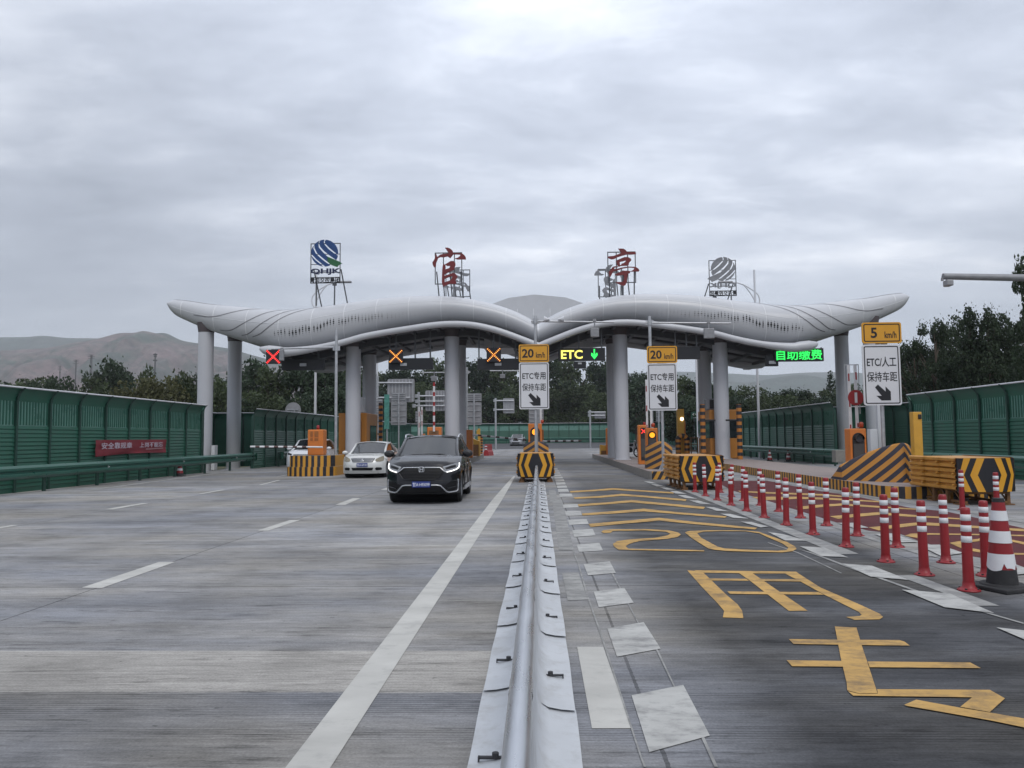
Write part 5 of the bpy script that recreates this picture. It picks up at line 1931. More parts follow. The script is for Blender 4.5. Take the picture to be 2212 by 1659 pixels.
def barrier(label, line, h=3.3, side=1, bay=1.68, ribs=11, plain=()):
    """line: ground polyline; side: +1 when the road lies to the right of the walking direction"""
    pts = [Vector((x, y, 0)) for x, y in line]
    t = thing('noise_barrier', label, 'noise barrier', (pts[0].x, pts[0].y, gz(pts[0].y)), group='green noise barriers')
    low, up, top, fins, caps = MB(), MB(), MB(), MB(), MB()
    posts = []
    for s_ in range(len(pts) - 1):
        a, b_ = pts[s_], pts[s_ + 1]
        d = (b_ - a)
        n = max(1, round(d.length / bay))
        nr = Vector((d.y, -d.x, 0)).normalized() * side
        for i in range(n):
            p, q = a + d * (i / n), a + d * ((i + 1) / n)
            zp, zq = gz(p.y), gz(q.y)
            posts.append((p, zp, nr, d.normalized()))
            if s_ == len(pts) - 2 and i == n - 1:
                posts.append((q, zq, nr, d.normalized()))
            L_ = [(0.0, -.1)]
            isp = s_ in plain
            for r in range(15):                 # louvred lower panel
                z0 = .12 + r * (h - 1.32) / 15
                L_ += [(.0, z0), (.022 if not isp else .004, z0 + .04), (.006, z0 + (h - 1.32) / 15 - .02)]
            L_.append((0, h - 1.2))
            low.loft([[p + nr * (x + .02) + Vector((0, 0, z + zp)) for x, z in L_], [q + nr * (x + .02) + Vector((0, 0, z + zq)) for x, z in L_]], False, False)
            up.loft([[p + nr * .0 + Vector((0, 0, z + zp)) for z in (h - 1.2, h - .42)], [q + nr * .0 + Vector((0, 0, z + zq)) for z in (h - 1.2, h - .42)]], False, False, k=1 if isp else 0)
            T_ = [(.03 + .22 * (1 - cos(radians(52 * j / 6))) / (1 - cos(radians(52))), h - .42 + .42 * sin(radians(52 * j / 6)) / sin(radians(52))) for j in range(7)]
            top.loft([[p + nr * x + Vector((0, 0, z + zp)) for x, z in T_], [q + nr * x + Vector((0, 0, z + zq)) for x, z in T_]], False, True)
            e = [p + nr * T_[-1][0] + Vector((0, 0, T_[-1][1] + zp)), q + nr * T_[-1][0] + Vector((0, 0, T_[-1][1] + zq))]
            caps.tube(e, .032, 6)
            if not isp:
                for r in range(ribs):
                    f_ = (r + .75) / (ribs + .5)
                    c = p.lerp(q, f_)
                    zc = zp + (zq - zp) * f_
                    w = d.normalized() * (bay / ribs * .17)
                    vs = [c + w * sx + nr * (.022 if k2 else .004) + Vector((0, 0, zz + zc)) for zz in (h - 1.17, h - .40) for k2 in (0, 1) for sx in (-1, 1)]
                    fins.add(vs, [(0, 1, 3, 2), (4, 6, 7, 5), (0, 4, 5, 1), (2, 3, 7, 6), (0, 2, 6, 4), (1, 5, 7, 3)])
                    if isinstance(fins, MB) is False:
                        pass
    obj('lower_panel', low, M['green'], t)
    obj('upper_panel', up, [M['green_pane'], M['green']], t)
    if fins.v:
        obj('rib', fins, M['green'], t)
    obj('curved_top', top, M['green'], t)
    obj('top_rail', caps, M['white_pole'], t)
    for p, z, nr, dr in posts:
        mb = MB()
        A = [(-.05, -.1), (.09, -.1), (.09, h - .42)] + [(.09 + .22 * (1 - cos(radians(52 * j / 4))) / (1 - cos(radians(52))), h - .42 + .42 * sin(radians(52 * j / 4)) / sin(radians(52))) for j in range(5)] + [(-.05, h - .42)]
        mb.prism(A, -.045, .045, lambda x, zz, dd: p + nr * x + dr * dd + Vector((0, 0, z + zz)))
        obj('post', mb, M['green_dark'], t)
    return t


barrier('green ribbed noise barrier carrying the red banner', [(-16.45, 12.0), (-16.45, 37.2)], side=1)
barrier('plain green noise barrier jog behind the outer columns beside the red banner', [(-16.45, 37.4), (-20.6, 37.4), (-20.6, 48.6), (-17.0, 48.9)], side=1, plain=(0, 1, 2))
barrier('green ribbed noise barrier beyond the outer columns, running behind the gate with four vents', [(-15.75, 42.2), (-15.4, 58), (-17.5, 92), (-19.5, 118)], side=1)
barrier('distant green noise barrier closing the view under the canopy', [(-19.5, 118.5), (-13, 127), (2, 131), (14, 131), (18, 118), (18.3, 105)], side=1, ribs=0)
barrier('green ribbed noise barrier running past the banded posts to the outer columns', [(18.2, 104), (16.0, 75), (15.9, 41.6)], side=1)
barrier('plain green noise barrier jog behind the outer columns beside the 5 km/h sign', [(16.9, 48.9), (20.6, 48.6), (20.6, 34.6), (16.5, 34.5)], side=1, plain=(0, 1, 2))
barrier('green ribbed noise barrier behind the nearest crash cushion', [(16.5, 34.3), (16.5, 12.0)], side=1)

# red banner with white characters tied to the barrier
X = -16.3


def onwall(u, v):                               # sight line against the plane x = X
    d = ray(u, v)
    t_ = X / d.x
    return Vector((X, d.y * t_, CH + d.z * t_))


a, b_, c_, d_ = onwall(206.5, 950.5), onwall(359, 949.5), onwall(358, 977.5), onwall(206, 987)
t = thing('slogan_banner', 'red cloth banner with white characters tied to the noise barrier', 'banner', (X, a.y, d_.z))
mb = MB()
n, rr = 26, []
for j in range(7):
    q = j / 6
    r = []
    for i in range(n + 1):
        f_ = i / n
        lo, hi = d_.lerp(c_, f_), a.lerp(b_, f_)
        p = hi.lerp(lo, q)
        p.z += (.05 * sin(f_ * pi) if q > .9 else 0)
        p.x += .012 * sin(f_ * 14 + q * 5) + .02 * sin(q * 9 + f_ * 6) * q
        r.append(p)
    rr.append(r)
mb.loft(rr, False, True)
cl = obj('cloth', mb, M['banner_red'], t)


def onban(x, y, z):                             # x 0..1 along, z 0..1 up
    lo, hi = d_.lerp(c_, x), a.lerp(b_, x)
    p = lo.lerp(hi, z)
    return Vector((p.x + .06 - y, p.y, p.z))


mb = MB()
mb.text('安全靠规章', .255, 0, .64, .40, .40, .0015, .008, fn=onban)
obj('lettering', mb, M['banner_text'], t)
mb = MB()
mb.text('上岗不能忘', .745, 0, .64, .36, .36, .0015, .008, fn=onban)
obj('lettering', mb, M['banner_text'], t)
mb = MB()
mb.add([onban(.66, 0, .29), onban(.93, 0, .31), onban(.93, 0, .40), onban(.66, 0, .38)], [(0, 1, 2, 3)])
obj('worn_strip', mb, mat('worn_print', (.30, .16, .17), .7), cl)

# ------------------------------------------------------------------ green guardrails


def guardrail(label, line, ztop=.86, side=1, gap=2.95, endcap=None, hh=.40):
    pts = [Vector((x, y, 0)) for x, y in line]
    t = thing('guardrail', label, 'guardrail', (pts[0].x, pts[0].y, gz(pts[0].y)), group='green steel guardrails')
    prof = [(0, 0), (.02, .02), (.085, .075), (.085, .14), (.02, .19), (.02, .215), (.085, .265), (.085, .33), (.02, .385), (0, .405)]
    mb = MB()
    pst = []
    for s_ in range(len(pts) - 1):
        a, b_ = pts[s_], pts[s_ + 1]
        d = b_ - a
        n = max(1, round(d.length / gap))
        nr = Vector((d.y, -d.x, 0)).normalized() * side
        rings = []
        for i in range(n + 1):
            p = a + d * (i / n)
            pst.append((p, nr, d.normalized()))
            rings.append([p + nr * x + Vector((0, 0, ztop - hh + z + gz(p.y))) for x, z in prof])
            if 0 < i < n + 1 and i % 2 == 0:
                mb.loft([[p + d.normalized() * e + nr * (x + .004) + Vector((0, 0, ztop - hh + z + gz(p.y))) for x, z in prof] for e in (-.16, .16)], False, False)
        mb.loft(rings, False, False)
    obj('beam', mb, M['rail_green'], t)
    for i, (p, nr, dr) in enumerate(pst):
        mb = MB().cyl(p - nr * .18 + Vector((0, 0, gz(p.y) - .1)), p - nr * .18 + Vector((0, 0, gz(p.y) + ztop - .03)), .06, n=10)
        mb.add([p + nr * sx + dr * sy + Vector((0, 0, gz(p.y) + z)) for z in (ztop - .32, ztop - .12) for sx, sy in ((-.2, -.05), (.0, -.05), (.0, .05), (-.2, .05))],
               [(0, 1, 2, 3), (4, 5, 6, 7), (0, 1, 5, 4), (2, 3, 7, 6)])
        obj('post', mb, M['green_dark'], t)
        if i % 2 == 0:
            q = p + nr * .04 + dr * .3 + Vector((0, 0, gz(p.y) + ztop - .205))
            obj('delineator', MB().add([q + nr * .07, q + nr * .0 + Vector((0, 0, .06)), q + Vector((0, 0, -.06)), q - dr * .03 + nr * .07], [(0, 1, 2), (0, 3, 1), (0, 2, 3)]), M['reflector'], t)
    if endcap is not None:
        p, nr, dr = pst[-1] if endcap else pst[0]
        rr = []
        for j in range(9):
            an = radians(-90 + 180 * j / 8)
            o = dr * (.16 * cos(an)) * (1 if endcap else -1) + nr * (.04 + .1 * sin(an))
            rr.append([p + o + Vector((0, 0, z)) for z in (ztop - hh - .01, ztop + .01)])
        obj('end_cap', MB().loft(rr, False, True), M['rail_green'], t)
    return t


guardrail('green guardrail in front of the noise barrier with the red banner', [(-15.8, 9.5), (-15.75, 42.6)], side=1, endcap=True)
guardrail('green guardrail starting beyond the outer columns behind the orange gate cabinet', [(-15.1, 45.2), (-14.9, 62), (-16.5, 90)], side=1, endcap=False)
guardrail('distant green guardrail at the foot of the far noise barrier', [(-17.5, 118), (-12, 125), (2, 129.3), (13, 129.3)], side=1, gap=4)
guardrail('green guardrail behind the traffic cones, past the banded posts', [(15.0, 80), (14.9, 36.6)], side=1, gap=3)
guardrail('green guardrail behind the nearest crash cushion', [(15.3, 33.2), (15.4, 9.5)], side=1, gap=3)
# low concrete box and grey cabinets at the outer columns
t = thing('steel_box', 'pale steel box behind the orange machine with unlit lamp', 'steel box', (P(1823, 985, 33.8).x, 33.8, 0))
a, b_ = P(1805.5, 999, 33.8), P(1838, 972, 33.8)
obj('housing', MB().rbox(((a.x + b_.x) / 2, 34.0, (a.z + b_.z) / 2), (b_.x - a.x, .45, b_.z - a.z), .015), M['concrete_curb'], t)
t = thing('cable_cabinet', 'tall pale cable cabinet beside the outer column near the 5 km/h sign', 'cabinet', (P(1890, 985, 36.5).x, 36.5, 0))
a, b_ = P(1881, 1000, 36.5), P(1894, 927, 36.5)
mb = MB().rbox(((a.x + b_.x) / 2, 36.6, (b_.z - .1) / 2), (b_.x - a.x, .35, b_.z + .1), .01)
obj('housing', mb, M['sign_white'], t)
a = P(1902.5, 980, 36.9)
obj('conduit', MB().box((a.x, 36.9, 1.7), (.22, .18, 3.5)), M['white_pole'], t)
t = thing('cable_cabinet', 'small white cable cabinet between the outer columns behind the guardrail', 'cabinet', (P(465, 985, 42).x, 42, 0))
a, b_ = P(459, 1010, 42), P(467, 964, 42)
obj('housing', MB().rbox(((a.x + b_.x) / 2, 42, (b_.z) / 2), (b_.x - a.x, .4, b_.z + .1), .01), M['sign_white'], t)

# ------------------------------------------------------------------ sign backs beyond the plaza


def signback(label, Y, panels, posts=(), arms=(), vertical=True, nr=6, m='sign_back', group='grey backs of signs beyond the plaza'):
    """photo boxes: panels (u0,u1,v0,v1); posts (u,v0,v1); arms (u0,u1,v)"""
    p = posts[0] if posts else (panels[0][0], panels[0][2], panels[0][3])
    c = P(p[0], p[1], Y)
    z0 = gz(Y)
    t = thing('sign_back', label, 'sign back', (c.x, Y, z0), group=group)
    for u0, u1, v0, v1 in panels:
        a, b_ = P(u0, v1, Y - .1), P(u1, v0, Y - .1)
        cx_, cz_, w, h = (a.x + b_.x) / 2, (a.z + b_.z) / 2, b_.x - a.x, b_.z - a.z
        mb = MB().prism(rrect(w, h, min(w, h) * .08), Y - .0, Y + .03, lambda px, py, d: Vector((cx_ + px, d, cz_ + py)))
        pl = obj('panel', mb, M[m], t)
        mb = MB()
        for i in range(nr):
            q = (i + .5) / nr - .5
            if vertical:
                mb.box((cx_ + q * w, Y - .03, cz_), (.07, .05, h * .96))
            else:
                mb.box((cx_, Y - .03, cz_ + q * h), (w * .86, .05, .06))
        obj('stiffener', mb, M['galv'], pl)
    for u, v0, v1 in posts:
        a = P(u, v0, Y - .15)
        obj('post', MB().cyl((a.x, Y - .18, z0 - .05), (a.x, Y - .18, a.z), .11 if arms else .06, n=12), M['galv'], t)
    for u0, u1, v in arms:
        a, b_ = P(u0, v, Y - .15), P(u1, v, Y - .15)
        mb = MB().cyl((a.x, Y - .18, a.z), (b_.x, Y - .18, b_.z), .075, n=10)
        mb.cyl((a.x + .1, Y - .18, a.z - .15), (a.x + .1, Y - .18, a.z + .15), .17, n=10)
        obj('arm', mb, M['galv'], t)
    return t


signback('large sign back with upright ribs on two arms from a tall post', 66, [(836, 895, 818, 869)], [(815.5, 812, 0)], [(809, 890, 827), (809, 886, 859)], nr=8)
signback('tall narrow sign back of two plates on a slim pole', 62, [(845, 876, 848, 866), (844, 878, 867, 918)], [(861.5, 850, 0)], vertical=False, nr=4)
signback('ribbed sign back on two arms half behind the inner column', 70, [(918, 962, 843, 888)], [(904.5, 847, 0)], [(898, 962, 855.5), (892, 962, 876.5), (898, 958, 867)], nr=7)
signback('little sign back low on a post left of the ribbed sign', 69, [(897, 912, 888, 912)], vertical=False, nr=4)
signback('sign back of two stacked plates right of the inner column', 62, [(1008, 1040, 849.5, 867), (1008, 1040, 868.5, 918)], [(1024, 851, 0)], vertical=False, nr=4)
signback('finely ribbed small sign back on two arms left of the median sign', 88, [(1087, 1111, 860, 893)], [(1070.4, 860, 0)], [(1067, 1110, 865.5), (1067, 1110, 885)], nr=9)
signback('narrow sign back showing below the median lane sign', 64, [(1142.5, 1174, 880, 916)], [(1158, 870, 0)], vertical=False, nr=4)
signback('little ribbed sign back on two arms right of the median sign', 92, [(1284.5, 1308, 889, 904)], [(1274.5, 886, 0)], [(1271, 1308, 890.5), (1271, 1307, 897.5)], nr=8)
signback('dark ladder-like sign back behind the second lane sign', 66, [(1418, 1426, 862, 912)], [(1422, 864, 0)], vertical=False, nr=6, m='galv_dark')
signback('grey sign back beside the booth with a door', 63, [(807, 826, 862, 884), (807, 818, 885, 914)], vertical=False, nr=3)
t = thing('sign_back', 'round sign back above the noise barrier left of the camera pole', 'sign back', (P(633, 885, 60).x, 60, 0), group='grey backs of signs beyond the plaza')
c = P(633, 886, 60)
obj('panel', MB().cyl((c.x, 60, c.z), (c.x, 60.03, c.z), .62, n=28), M['sign_back'], t)
mb = MB().box((c.x, 59.95, c.z + .05), (.85, .06, .08)).box((c.x + .12, 59.95, c.z - .25), (.09, .06, .5))
mb.cyl((c.x + .12, 59.96, 0), (c.x + .12, 59.96, c.z), .05, n=8)
obj('post', mb, M['galv'], t)
# teal board and green direction sign
t = thing('notice_board', 'tall teal notice board beside the tall narrow sign back', 'notice board', (P(836, 930, 60).x, 60, 0))
a, b_ = P(830, 927, 60), P(841, 852, 60)
obj('panel', MB().box(((a.x + b_.x) / 2, 60, (a.z + b_.z) / 2), (b_.x - a.x, .08, b_.z - a.z)), M['teal'], t)
obj('post', MB().cyl(((a.x + b_.x) / 2, 60.1, 0), ((a.x + b_.x) / 2, 60.1, a.z + .5), .06, n=8), M['galv'], t)
t = thing('direction_sign', 'small green direction sign with a white arrow above the far noise barrier', 'direction sign', (P(1499, 900, 80).x, 80, .1))
a, b_ = P(1493, 905.5, 80), P(1506.5, 889, 80)
cx_, cz_ = (a.x + b_.x) / 2, (a.z + b_.z) / 2
obj('panel', MB().box((cx_, 80, cz_), (b_.x - a.x, .06, b_.z - a.z)), M['road_sign_green'], t)
obj('arrow', MB().prism([(-.2, 0), (0, .14), (0, .05), (.2, .05), (.2, -.05), (0, -.05), (0, -.14)], 79.95, 79.965, lambda px, py, d: Vector((cx_ - .02 + px, d, cz_ + .1 + py))), M['sign_white'], t)
obj('post', MB().cyl((cx_, 80.1, .1), (cx_, 80.1, b_.z), .07, n=8), M['galv'], t)

# ------------------------------------------------------------------ lamp posts


def lamp_post(label, u, vtop, Y, r=.085, side=-1, loops=True, r2=None):
    a = P(u, vtop, Y)
    z0 = gz(Y)
    t = thing('lamp_post', label, 'lamp post', (a.x, Y, z0 - .3), group='white lamp posts beyond the plaza')
    obj('post', MB().cyl((a.x, Y, z0 - .3), (a.x, Y, a.z), r * 1.15, r * .8, n=12), M['white_pole'], t)
    if loops:
        s_ = side
        k = Y / F
        A = [(0, 66), (.2 * s_, 60), (6, 52), (11, 43), (9, 32), (0, 22), (-14, 14), (-26, 10), (-40, 7.5)]
        main = [Vector((a.x - s_ * q * k, Y, a.z - w * k)) for q, w in ((0, 84), (4, 81), (8.5, 74), (10, 66), (8, 57), (4, 51), (0, 47), (-12, 39), (-24, 32), (-38, 27.5), (-52, 26))]
        mb = MB().tube(main, .045, 8)
        mb.tube([Vector((a.x + s_ * q * k, Y, a.z - w * k)) for q, w in ((0, 70), (4, 60), (10, 50), (16, 41), (23, 33.5))], .04, 8)
        ar = obj('arm', mb, M['white_pole'], t)
        e = main[-1]
        obj('lamp_head', MB().rbox((e.x + s_ * .35, Y, e.z), (1.0, .3, .13), .04), M['sign_back'], ar)


lamp_post('tall lamp post with looped arms behind the rooftop emblem seen from the back', 1629, 583, 54, side=-1)
lamp_post('tall lamp post with looped arms rising behind the blue globe emblem', 683.5, 585, 54, side=1)
lamp_post('slim white pole beside the second lane sign and a canopy column', 1503, 740, 70, .1, loops=False)
lamp_post('slim white pole seen between the first two canopy columns of the saloon lane', 815.3, 745, 75, .09, loops=False)
# ------------------------------------------------------------------ vehicles


def smooth(a, b_, x):
    t = min(1, max(0, (x - a) / (b_ - a)))
    return t * t * (3 - 2 * t)


def build_car(t, W, L, H, hood_z, cowl_y, cowl_z, ws_top_y, roof_end, wr, wy0, wy1, paint, clear=.19, belt=1.02, style='suv'):
    """front at local y = 0 facing -Y, wheels on z = 0; returns helpers for the front details"""
    hw = W / 2

    def S(x, z):                                # depth of the front face
        q = min(1, abs(x) / hw)
        y = .05 * q ** 2 + .40 * q ** 5
        y += .16 * smooth(hood_z - .38, hood_z + .03, z) ** 2
        y += .07 * smooth(.34, .16, z)
        y -= .035 * math.exp(-((z - .48) / .16) ** 2)
        return y
    body = MB()
    xs = [-hw + W * i / 30 for i in range(31)]
    tz = lambda x: hood_z - .075 * (abs(x) / hw) ** 2.4
    zs_ = [i / 14 for i in range(15)]
    rows = [[(x, S(x, clear + (tz(x) - clear) * q), clear + (tz(x) - clear) * q) for x in xs] for q in zs_]
    # bonnet
    nb = 9
    for i in range(1, nb + 1):
        q = i / nb
        row = []
        for x in xs:
            a = abs(x) / hw
            y0 = S(x, tz(x))
            y = y0 + (cowl_y - y0 + .10 * (1 - a ** 2) * -1) * q
            z = tz(x) + (cowl_z - .05 * a ** 2 - tz(x)) * (1 - (1 - q) ** 1.8)
            crease = .014 * math.exp(-((a - .62) / .10) ** 2) * min(1, q * 3)
            row.append((x * (1 - .04 * q * a), y, z + crease))
        rows.append(row)
    body.loft(rows, False, True)
    # sides with wheel arches
    def bot(y):
        z = clear
        for wy in (wy0, wy1):
            d = abs(y - wy)
            R_ = wr * 1.17
            if d < R_:
                z = max(z, wr + sqrt(R_ * R_ - d * d) * .98)
        return z

    def topz(y):
        if y < cowl_y:
            return hood_z - .075 + (belt - hood_z + .05) * smooth(0.2, cowl_y, y)
        return belt + .05 * smooth(cowl_y, L, y)
    ys = [S(hw, .6) + .001] + [.42 + (L - .42) * i / 64 for i in range(1, 65)]
    for sg in (-1, 1):
        rr = []
        for y in ys:
            zb, zt = bot(y), topz(y)
            zb = min(zb, zt - .02)
            r = []
            for j in range(9):
                q = j / 8
                z = zb + (zt - zb) * q
                bulge = .04 * math.exp(-((z - .72) / .22) ** 2) + .02 * (1 - q)
                end = .30 * smooth(L - .55, L, y) ** 2
                x = hw - .05 + bulge - .05 * smooth(.75, belt, z) - end
                if y < .7:
                    x = min(x, hw * (1 - .02 * smooth(.7, .35, y)))
                r.append((sg * x, y, z))
            rr.append(r)
        body.loft(rr, False, True)
    # tail
    rr = []
    for j in range(9):
        z = clear + .1 + (belt + .05 - clear - .1) * j / 8
        rr.append([(-hw + .33 + (W - .66) * i / 10, L + .03 - .05 * (abs(i - 5) / 5) ** 2, z) for i in range(11)])
    body.loft(rr, False, True)
    # roof, pillars as shell between window patches
    rt = H
    rw = hw * .74
    bw = hw - .09

    def rail(y):                                # roof edge half width, height
        return rw - .10 * smooth(roof_end - .6, L - .2, y), rt - .05 - .10 * smooth(ws_top_y + 1.2, roof_end, y) - .04 * smooth(ws_top_y + .4, ws_top_y - .05, y)
    rr = []
    for i in range(15):
        y = ws_top_y + (roof_end - ws_top_y) * i / 14
        a, z = rail(y)
        rr.append([(a * (-1 + 2 * j / 12), y - (.10 * (1 - (-1 + 2 * j / 12) ** 2) if i == 0 else 0), z + .055 * (1 - abs(-1 + 2 * j / 12) ** 2.5)) for j in range(13)])
    body.loft(rr, False, True)
    # painted pillars: front posts and a band under the side windows
    for sg in (-1, 1):
        a, z = rail(ws_top_y)
        body.tube([(sg * (bw - .02), cowl_y - .10, belt - .02), (sg * (bw - .09), cowl_y + .22, belt + .16), (sg * (a + .01), ws_top_y, z - .02), (sg * (rail(ws_top_y + .9)[0] + .01), ws_top_y + .9, rail(ws_top_y + .9)[1] - .01),
                   (sg * (rail(roof_end)[0] + .01), roof_end, rail(roof_end)[1] - .02), (sg * (bw - .12), L - .12, belt + .12)], [.05, .05, .042, .035, .05, .09], 8)
    bd = obj('body', body, paint, t, local=True)
    # glass
    g = MB()
    rr = []
    for i in range(8):
        q = i / 7
        r = []
        for j in range(15):
            s_ = -1 + 2 * j / 14
            hwid = (bw - .045) * (1 - q) + (rw - .02) * q
            y = (cowl_y - .02) + (ws_top_y - cowl_y) * q - .17 * (1 - s_ * s_) * (1 - .45 * q)
            z = (cowl_z - .035) + (rt - .045 - cowl_z) * q + .03 * (1 - s_ * s_) * q - .03 * s_ * s_
            r.append((s_ * hwid, y, z))
        rr.append(r)
    g.loft(rr, False, True)
    ws = obj('windscreen', g, M['glass_dark'], t, local=True)
    for sg in (-1, 1):
        g = MB()
        rr = []
        for i in range(13):
            q = i / 12
            y = cowl_y - .02 + (L - .25 - cowl_y) * q
            ytop = ws_top_y + (roof_end - ws_top_y + .1) * q
            a, z = rail(ytop)
            rr.append([(sg * (bw - .025), y, belt), (sg * (a - .005), ytop, z - .01)])
        g.loft(rr, False, True)
        obj('side_window', g, M['glass_dark'], t, local=True)
    g = MB()
    a, z = rail(roof_end)
    g.loft([[(-(bw - .12), L - .1, belt + .1), (bw - .12, L - .1, belt + .1)], [(-a, roof_end, z), (a, roof_end, z)]], False, True)
    obj('rear_window', g, M['glass_dark'], t, local=True)
    # underside
    mb = MB().box((0, L / 2 + .1, clear + .22), (W - .34, L - .5, .30))
    mb.box((0, .32, clear + .10), (W - .5, .35, .2))
    for wy in (wy0, wy1):
        mb.cyl((-hw + .09, wy, wr), (hw - .09, wy, wr), wr * 1.1, n=22)
    obj('underbody', mb, M['car_trim'], t, local=True)
    # wheels
    for wy in (wy0, wy1):
        for sg in (-1, 1):
            xo, xi = sg * (hw - .02), sg * (hw - .25)
            mb = MB()
            pr = [(wr * .62, -.115), (wr * .93, -.115), (wr, -.075), (wr, .075), (wr * .93, .115), (wr * .62, .115)]
            cx_ = (xo + xi) / 2
            rings = [[(cx_ + o * sg, wy + r * cos(2 * pi * j / 30), wr + r * sin(2 * pi * j / 30)) for j in range(30)] for r, o in pr]
            mb.loft(rings, True, True)
            wh = obj('wheel', mb, M['tyre'], t, local=True)
            mb = MB().cyl((cx_ + sg * .03, wy, wr), (cx_ + sg * .05, wy, wr), wr * .64, n=24, k=1)
            for q in range(5):
                an = 2 * pi * q / 5
                for e in (-.14, .14):
                    mb.cyl((cx_ + sg * .09, wy + .05 * cos(an), wr + .05 * sin(an)), (cx_ + sg * .075, wy + wr * .62 * cos(an + e), wr + wr * .62 * sin(an + e)), .02, n=6, k=0)
            mb.cyl((cx_ + sg * .07, wy, wr), (cx_ + sg * .1, wy, wr), .06, n=12, k=0)
            rings = [[(cx_ + o * sg, wy + r * cos(2 * pi * j / 24), wr + r * sin(2 * pi * j / 24)) for j in range(24)] for r, o in ((wr * .58, .09), (wr * .66, .112))]
            mb.loft(rings, True, True, k=0)
            obj('rim', mb, [M['rim'], M['car_trim']], wh, local=True)

    def patch(name, pts, m, off=.012, parent=None, k=None, depth=.05):
        """a painted or fitted shape that follows the front face"""
        bm = bmesh.new()
        vs = [bm.verts.new((p[0], 0, p[1])) for p in pts]
        es = [bm.edges.new((vs[i], vs[(i + 1) % len(vs)])) for i in range(len(vs))]
        bmesh.ops.triangle_fill(bm, use_beauty=True, edges=es)
        x0, x1 = min(p[0] for p in pts), max(p[0] for p in pts)
        z0, z1 = min(p[1] for p in pts), max(p[1] for p in pts)
        x = math.ceil(x0 / .06) * .06
        while x < x1:
            bmesh.ops.bisect_plane(bm, geom=bm.verts[:] + bm.edges[:] + bm.faces[:], plane_co=(x, 0, 0), plane_no=(1, 0, 0)); x += .06
        z = math.ceil(z0 / .06) * .06
        while z < z1:
            bmesh.ops.bisect_plane(bm, geom=bm.verts[:] + bm.edges[:] + bm.faces[:], plane_co=(0, 0, z), plane_no=(0, 0, 1)); z += .06
        bm.verts.index_update()
        front = [(v.co.x, S(v.co.x, v.co.z) - off, v.co.z) for v in bm.verts]
        fs = [[v.index for v in f.verts] for f in bm.faces]
        be = [(e.verts[0].index, e.verts[1].index) for e in bm.edges if len(e.link_faces) == 1]
        bm.free()
        mb = MB()
        mb.add(front, fs, True)
        n = len(front)
        mb.add(front + [(p[0], p[1] + depth, p[2]) for p in front], [(a, b_, b_ + n, a + n) for a, b_ in be])
        return obj(name, mb, m, parent or t, local=True)

    def line(name, pts, r, m, off=.015, parent=None, flat=1.0):
        fine = []
        for i in range(len(pts) - 1):
            n = max(1, int(hypot(pts[i + 1][0] - pts[i][0], pts[i + 1][1] - pts[i][1]) / .05))
            for j in range(n):
                q = j / n
                fine.append((pts[i][0] + (pts[i + 1][0] - pts[i][0]) * q, pts[i][1] + (pts[i + 1][1] - pts[i][1]) * q))
        fine.append(pts[-1])
        mb = MB().tube([(x, S(x, z) - off, z) for x, z in fine], r, 6)
        return obj(name, mb, m, parent or t, local=True)

    def mirror(y, z, m, s_=1.0):
        for sg in (-1, 1):
            mb = MB()
            c = Vector((sg * (hw + .10), y, z))
            rr = []
            for q, r in ((-.09, .35), (-.07, .8), (-.02, 1), (.03, .95), (.06, .6)):
                rr.append([c + Vector((.125 * s_ * r * cos(a) * (1 if sg * cos(a) > 0 else .95), q, .085 * s_ * r * sin(a))) for a in [2 * pi * j / 16 for j in range(16)]])
            mb.loft(rr, True, True, caps=True)
            mb.cyl((sg * (hw - .12), y + .05, z - .06), (sg * (hw + .03), y + .01, z - .03), .03, n=6)
            obj('mirror', mb, m, t, local=True)

    def plate_(x, z, text, w=.44, h=.14):
        y = S(x, z) - .03
        p = obj('number_plate', MB().box((x, y, z), (w, .02, h)), M['plate_blue'], t, local=True)
        mb = MB().text(text, x, y - .0105, z, w * .93, h * .72, .003, .012)
        obj('lettering', mb, M['plate_white'], p, local=True)
    return dict(S=S, patch=patch, line=line, mirror=mirror, plate=plate_, hw=hw, body=bd)


M['drl_dim'] = M['drl']
# black sport utility vehicle coming towards the camera
yf = 18.55
xc_ = (G(834, 1081).x + G(1000, 1078).x) / 2
cx_ = -2.76
car = thing('black_suv', 'black sport utility car with lit running lights driving towards the median rail', 'car', (cx_ - .03, yf, 0), radians(.5))
h = build_car(car, 1.82, 4.6, 1.675, 1.02, 1.12, 1.19, 1.92, 3.85, .37, .93, 3.59, M['paint_black'], .255, 1.10)
pt, ln = h['patch'], h['line']
MX = lambda pts: [(-x, z) for x, z in pts]
gr = pt('grille', [(-.56, .80), (-.46, .875), (.46, .875), (.56, .80), (.43, .625), (.30, .60), (-.30, .60), (-.43, .625)], M['car_trim'], .012)
ln('grille_frame', [(-.58, .79), (-.44, .618), (-.30, .595), (.30, .595), (.44, .618), (.58, .79)], .012, M['paint_black'], .014)
mb = MB()
for i in range(7):
    z = .64 + i * .034
    w = .42 + .016 * i
    mb.tube([(x, h['S'](x, z) - .018, z) for x in [-w + 2 * w * j / 14 for j in range(15)]], .006, 5)
obj('grille_slat', mb, M['black'], gr, local=True)
ln('chrome_strip', [(-.60, .775), (-.54, .80), (-.44, .885), (-.07, .89)], .0135, M['chrome_satin'], .028)
ln('chrome_strip', [(.07, .89), (.44, .885), (.54, .80), (.60, .775)], .0135, M['chrome_satin'], .028)
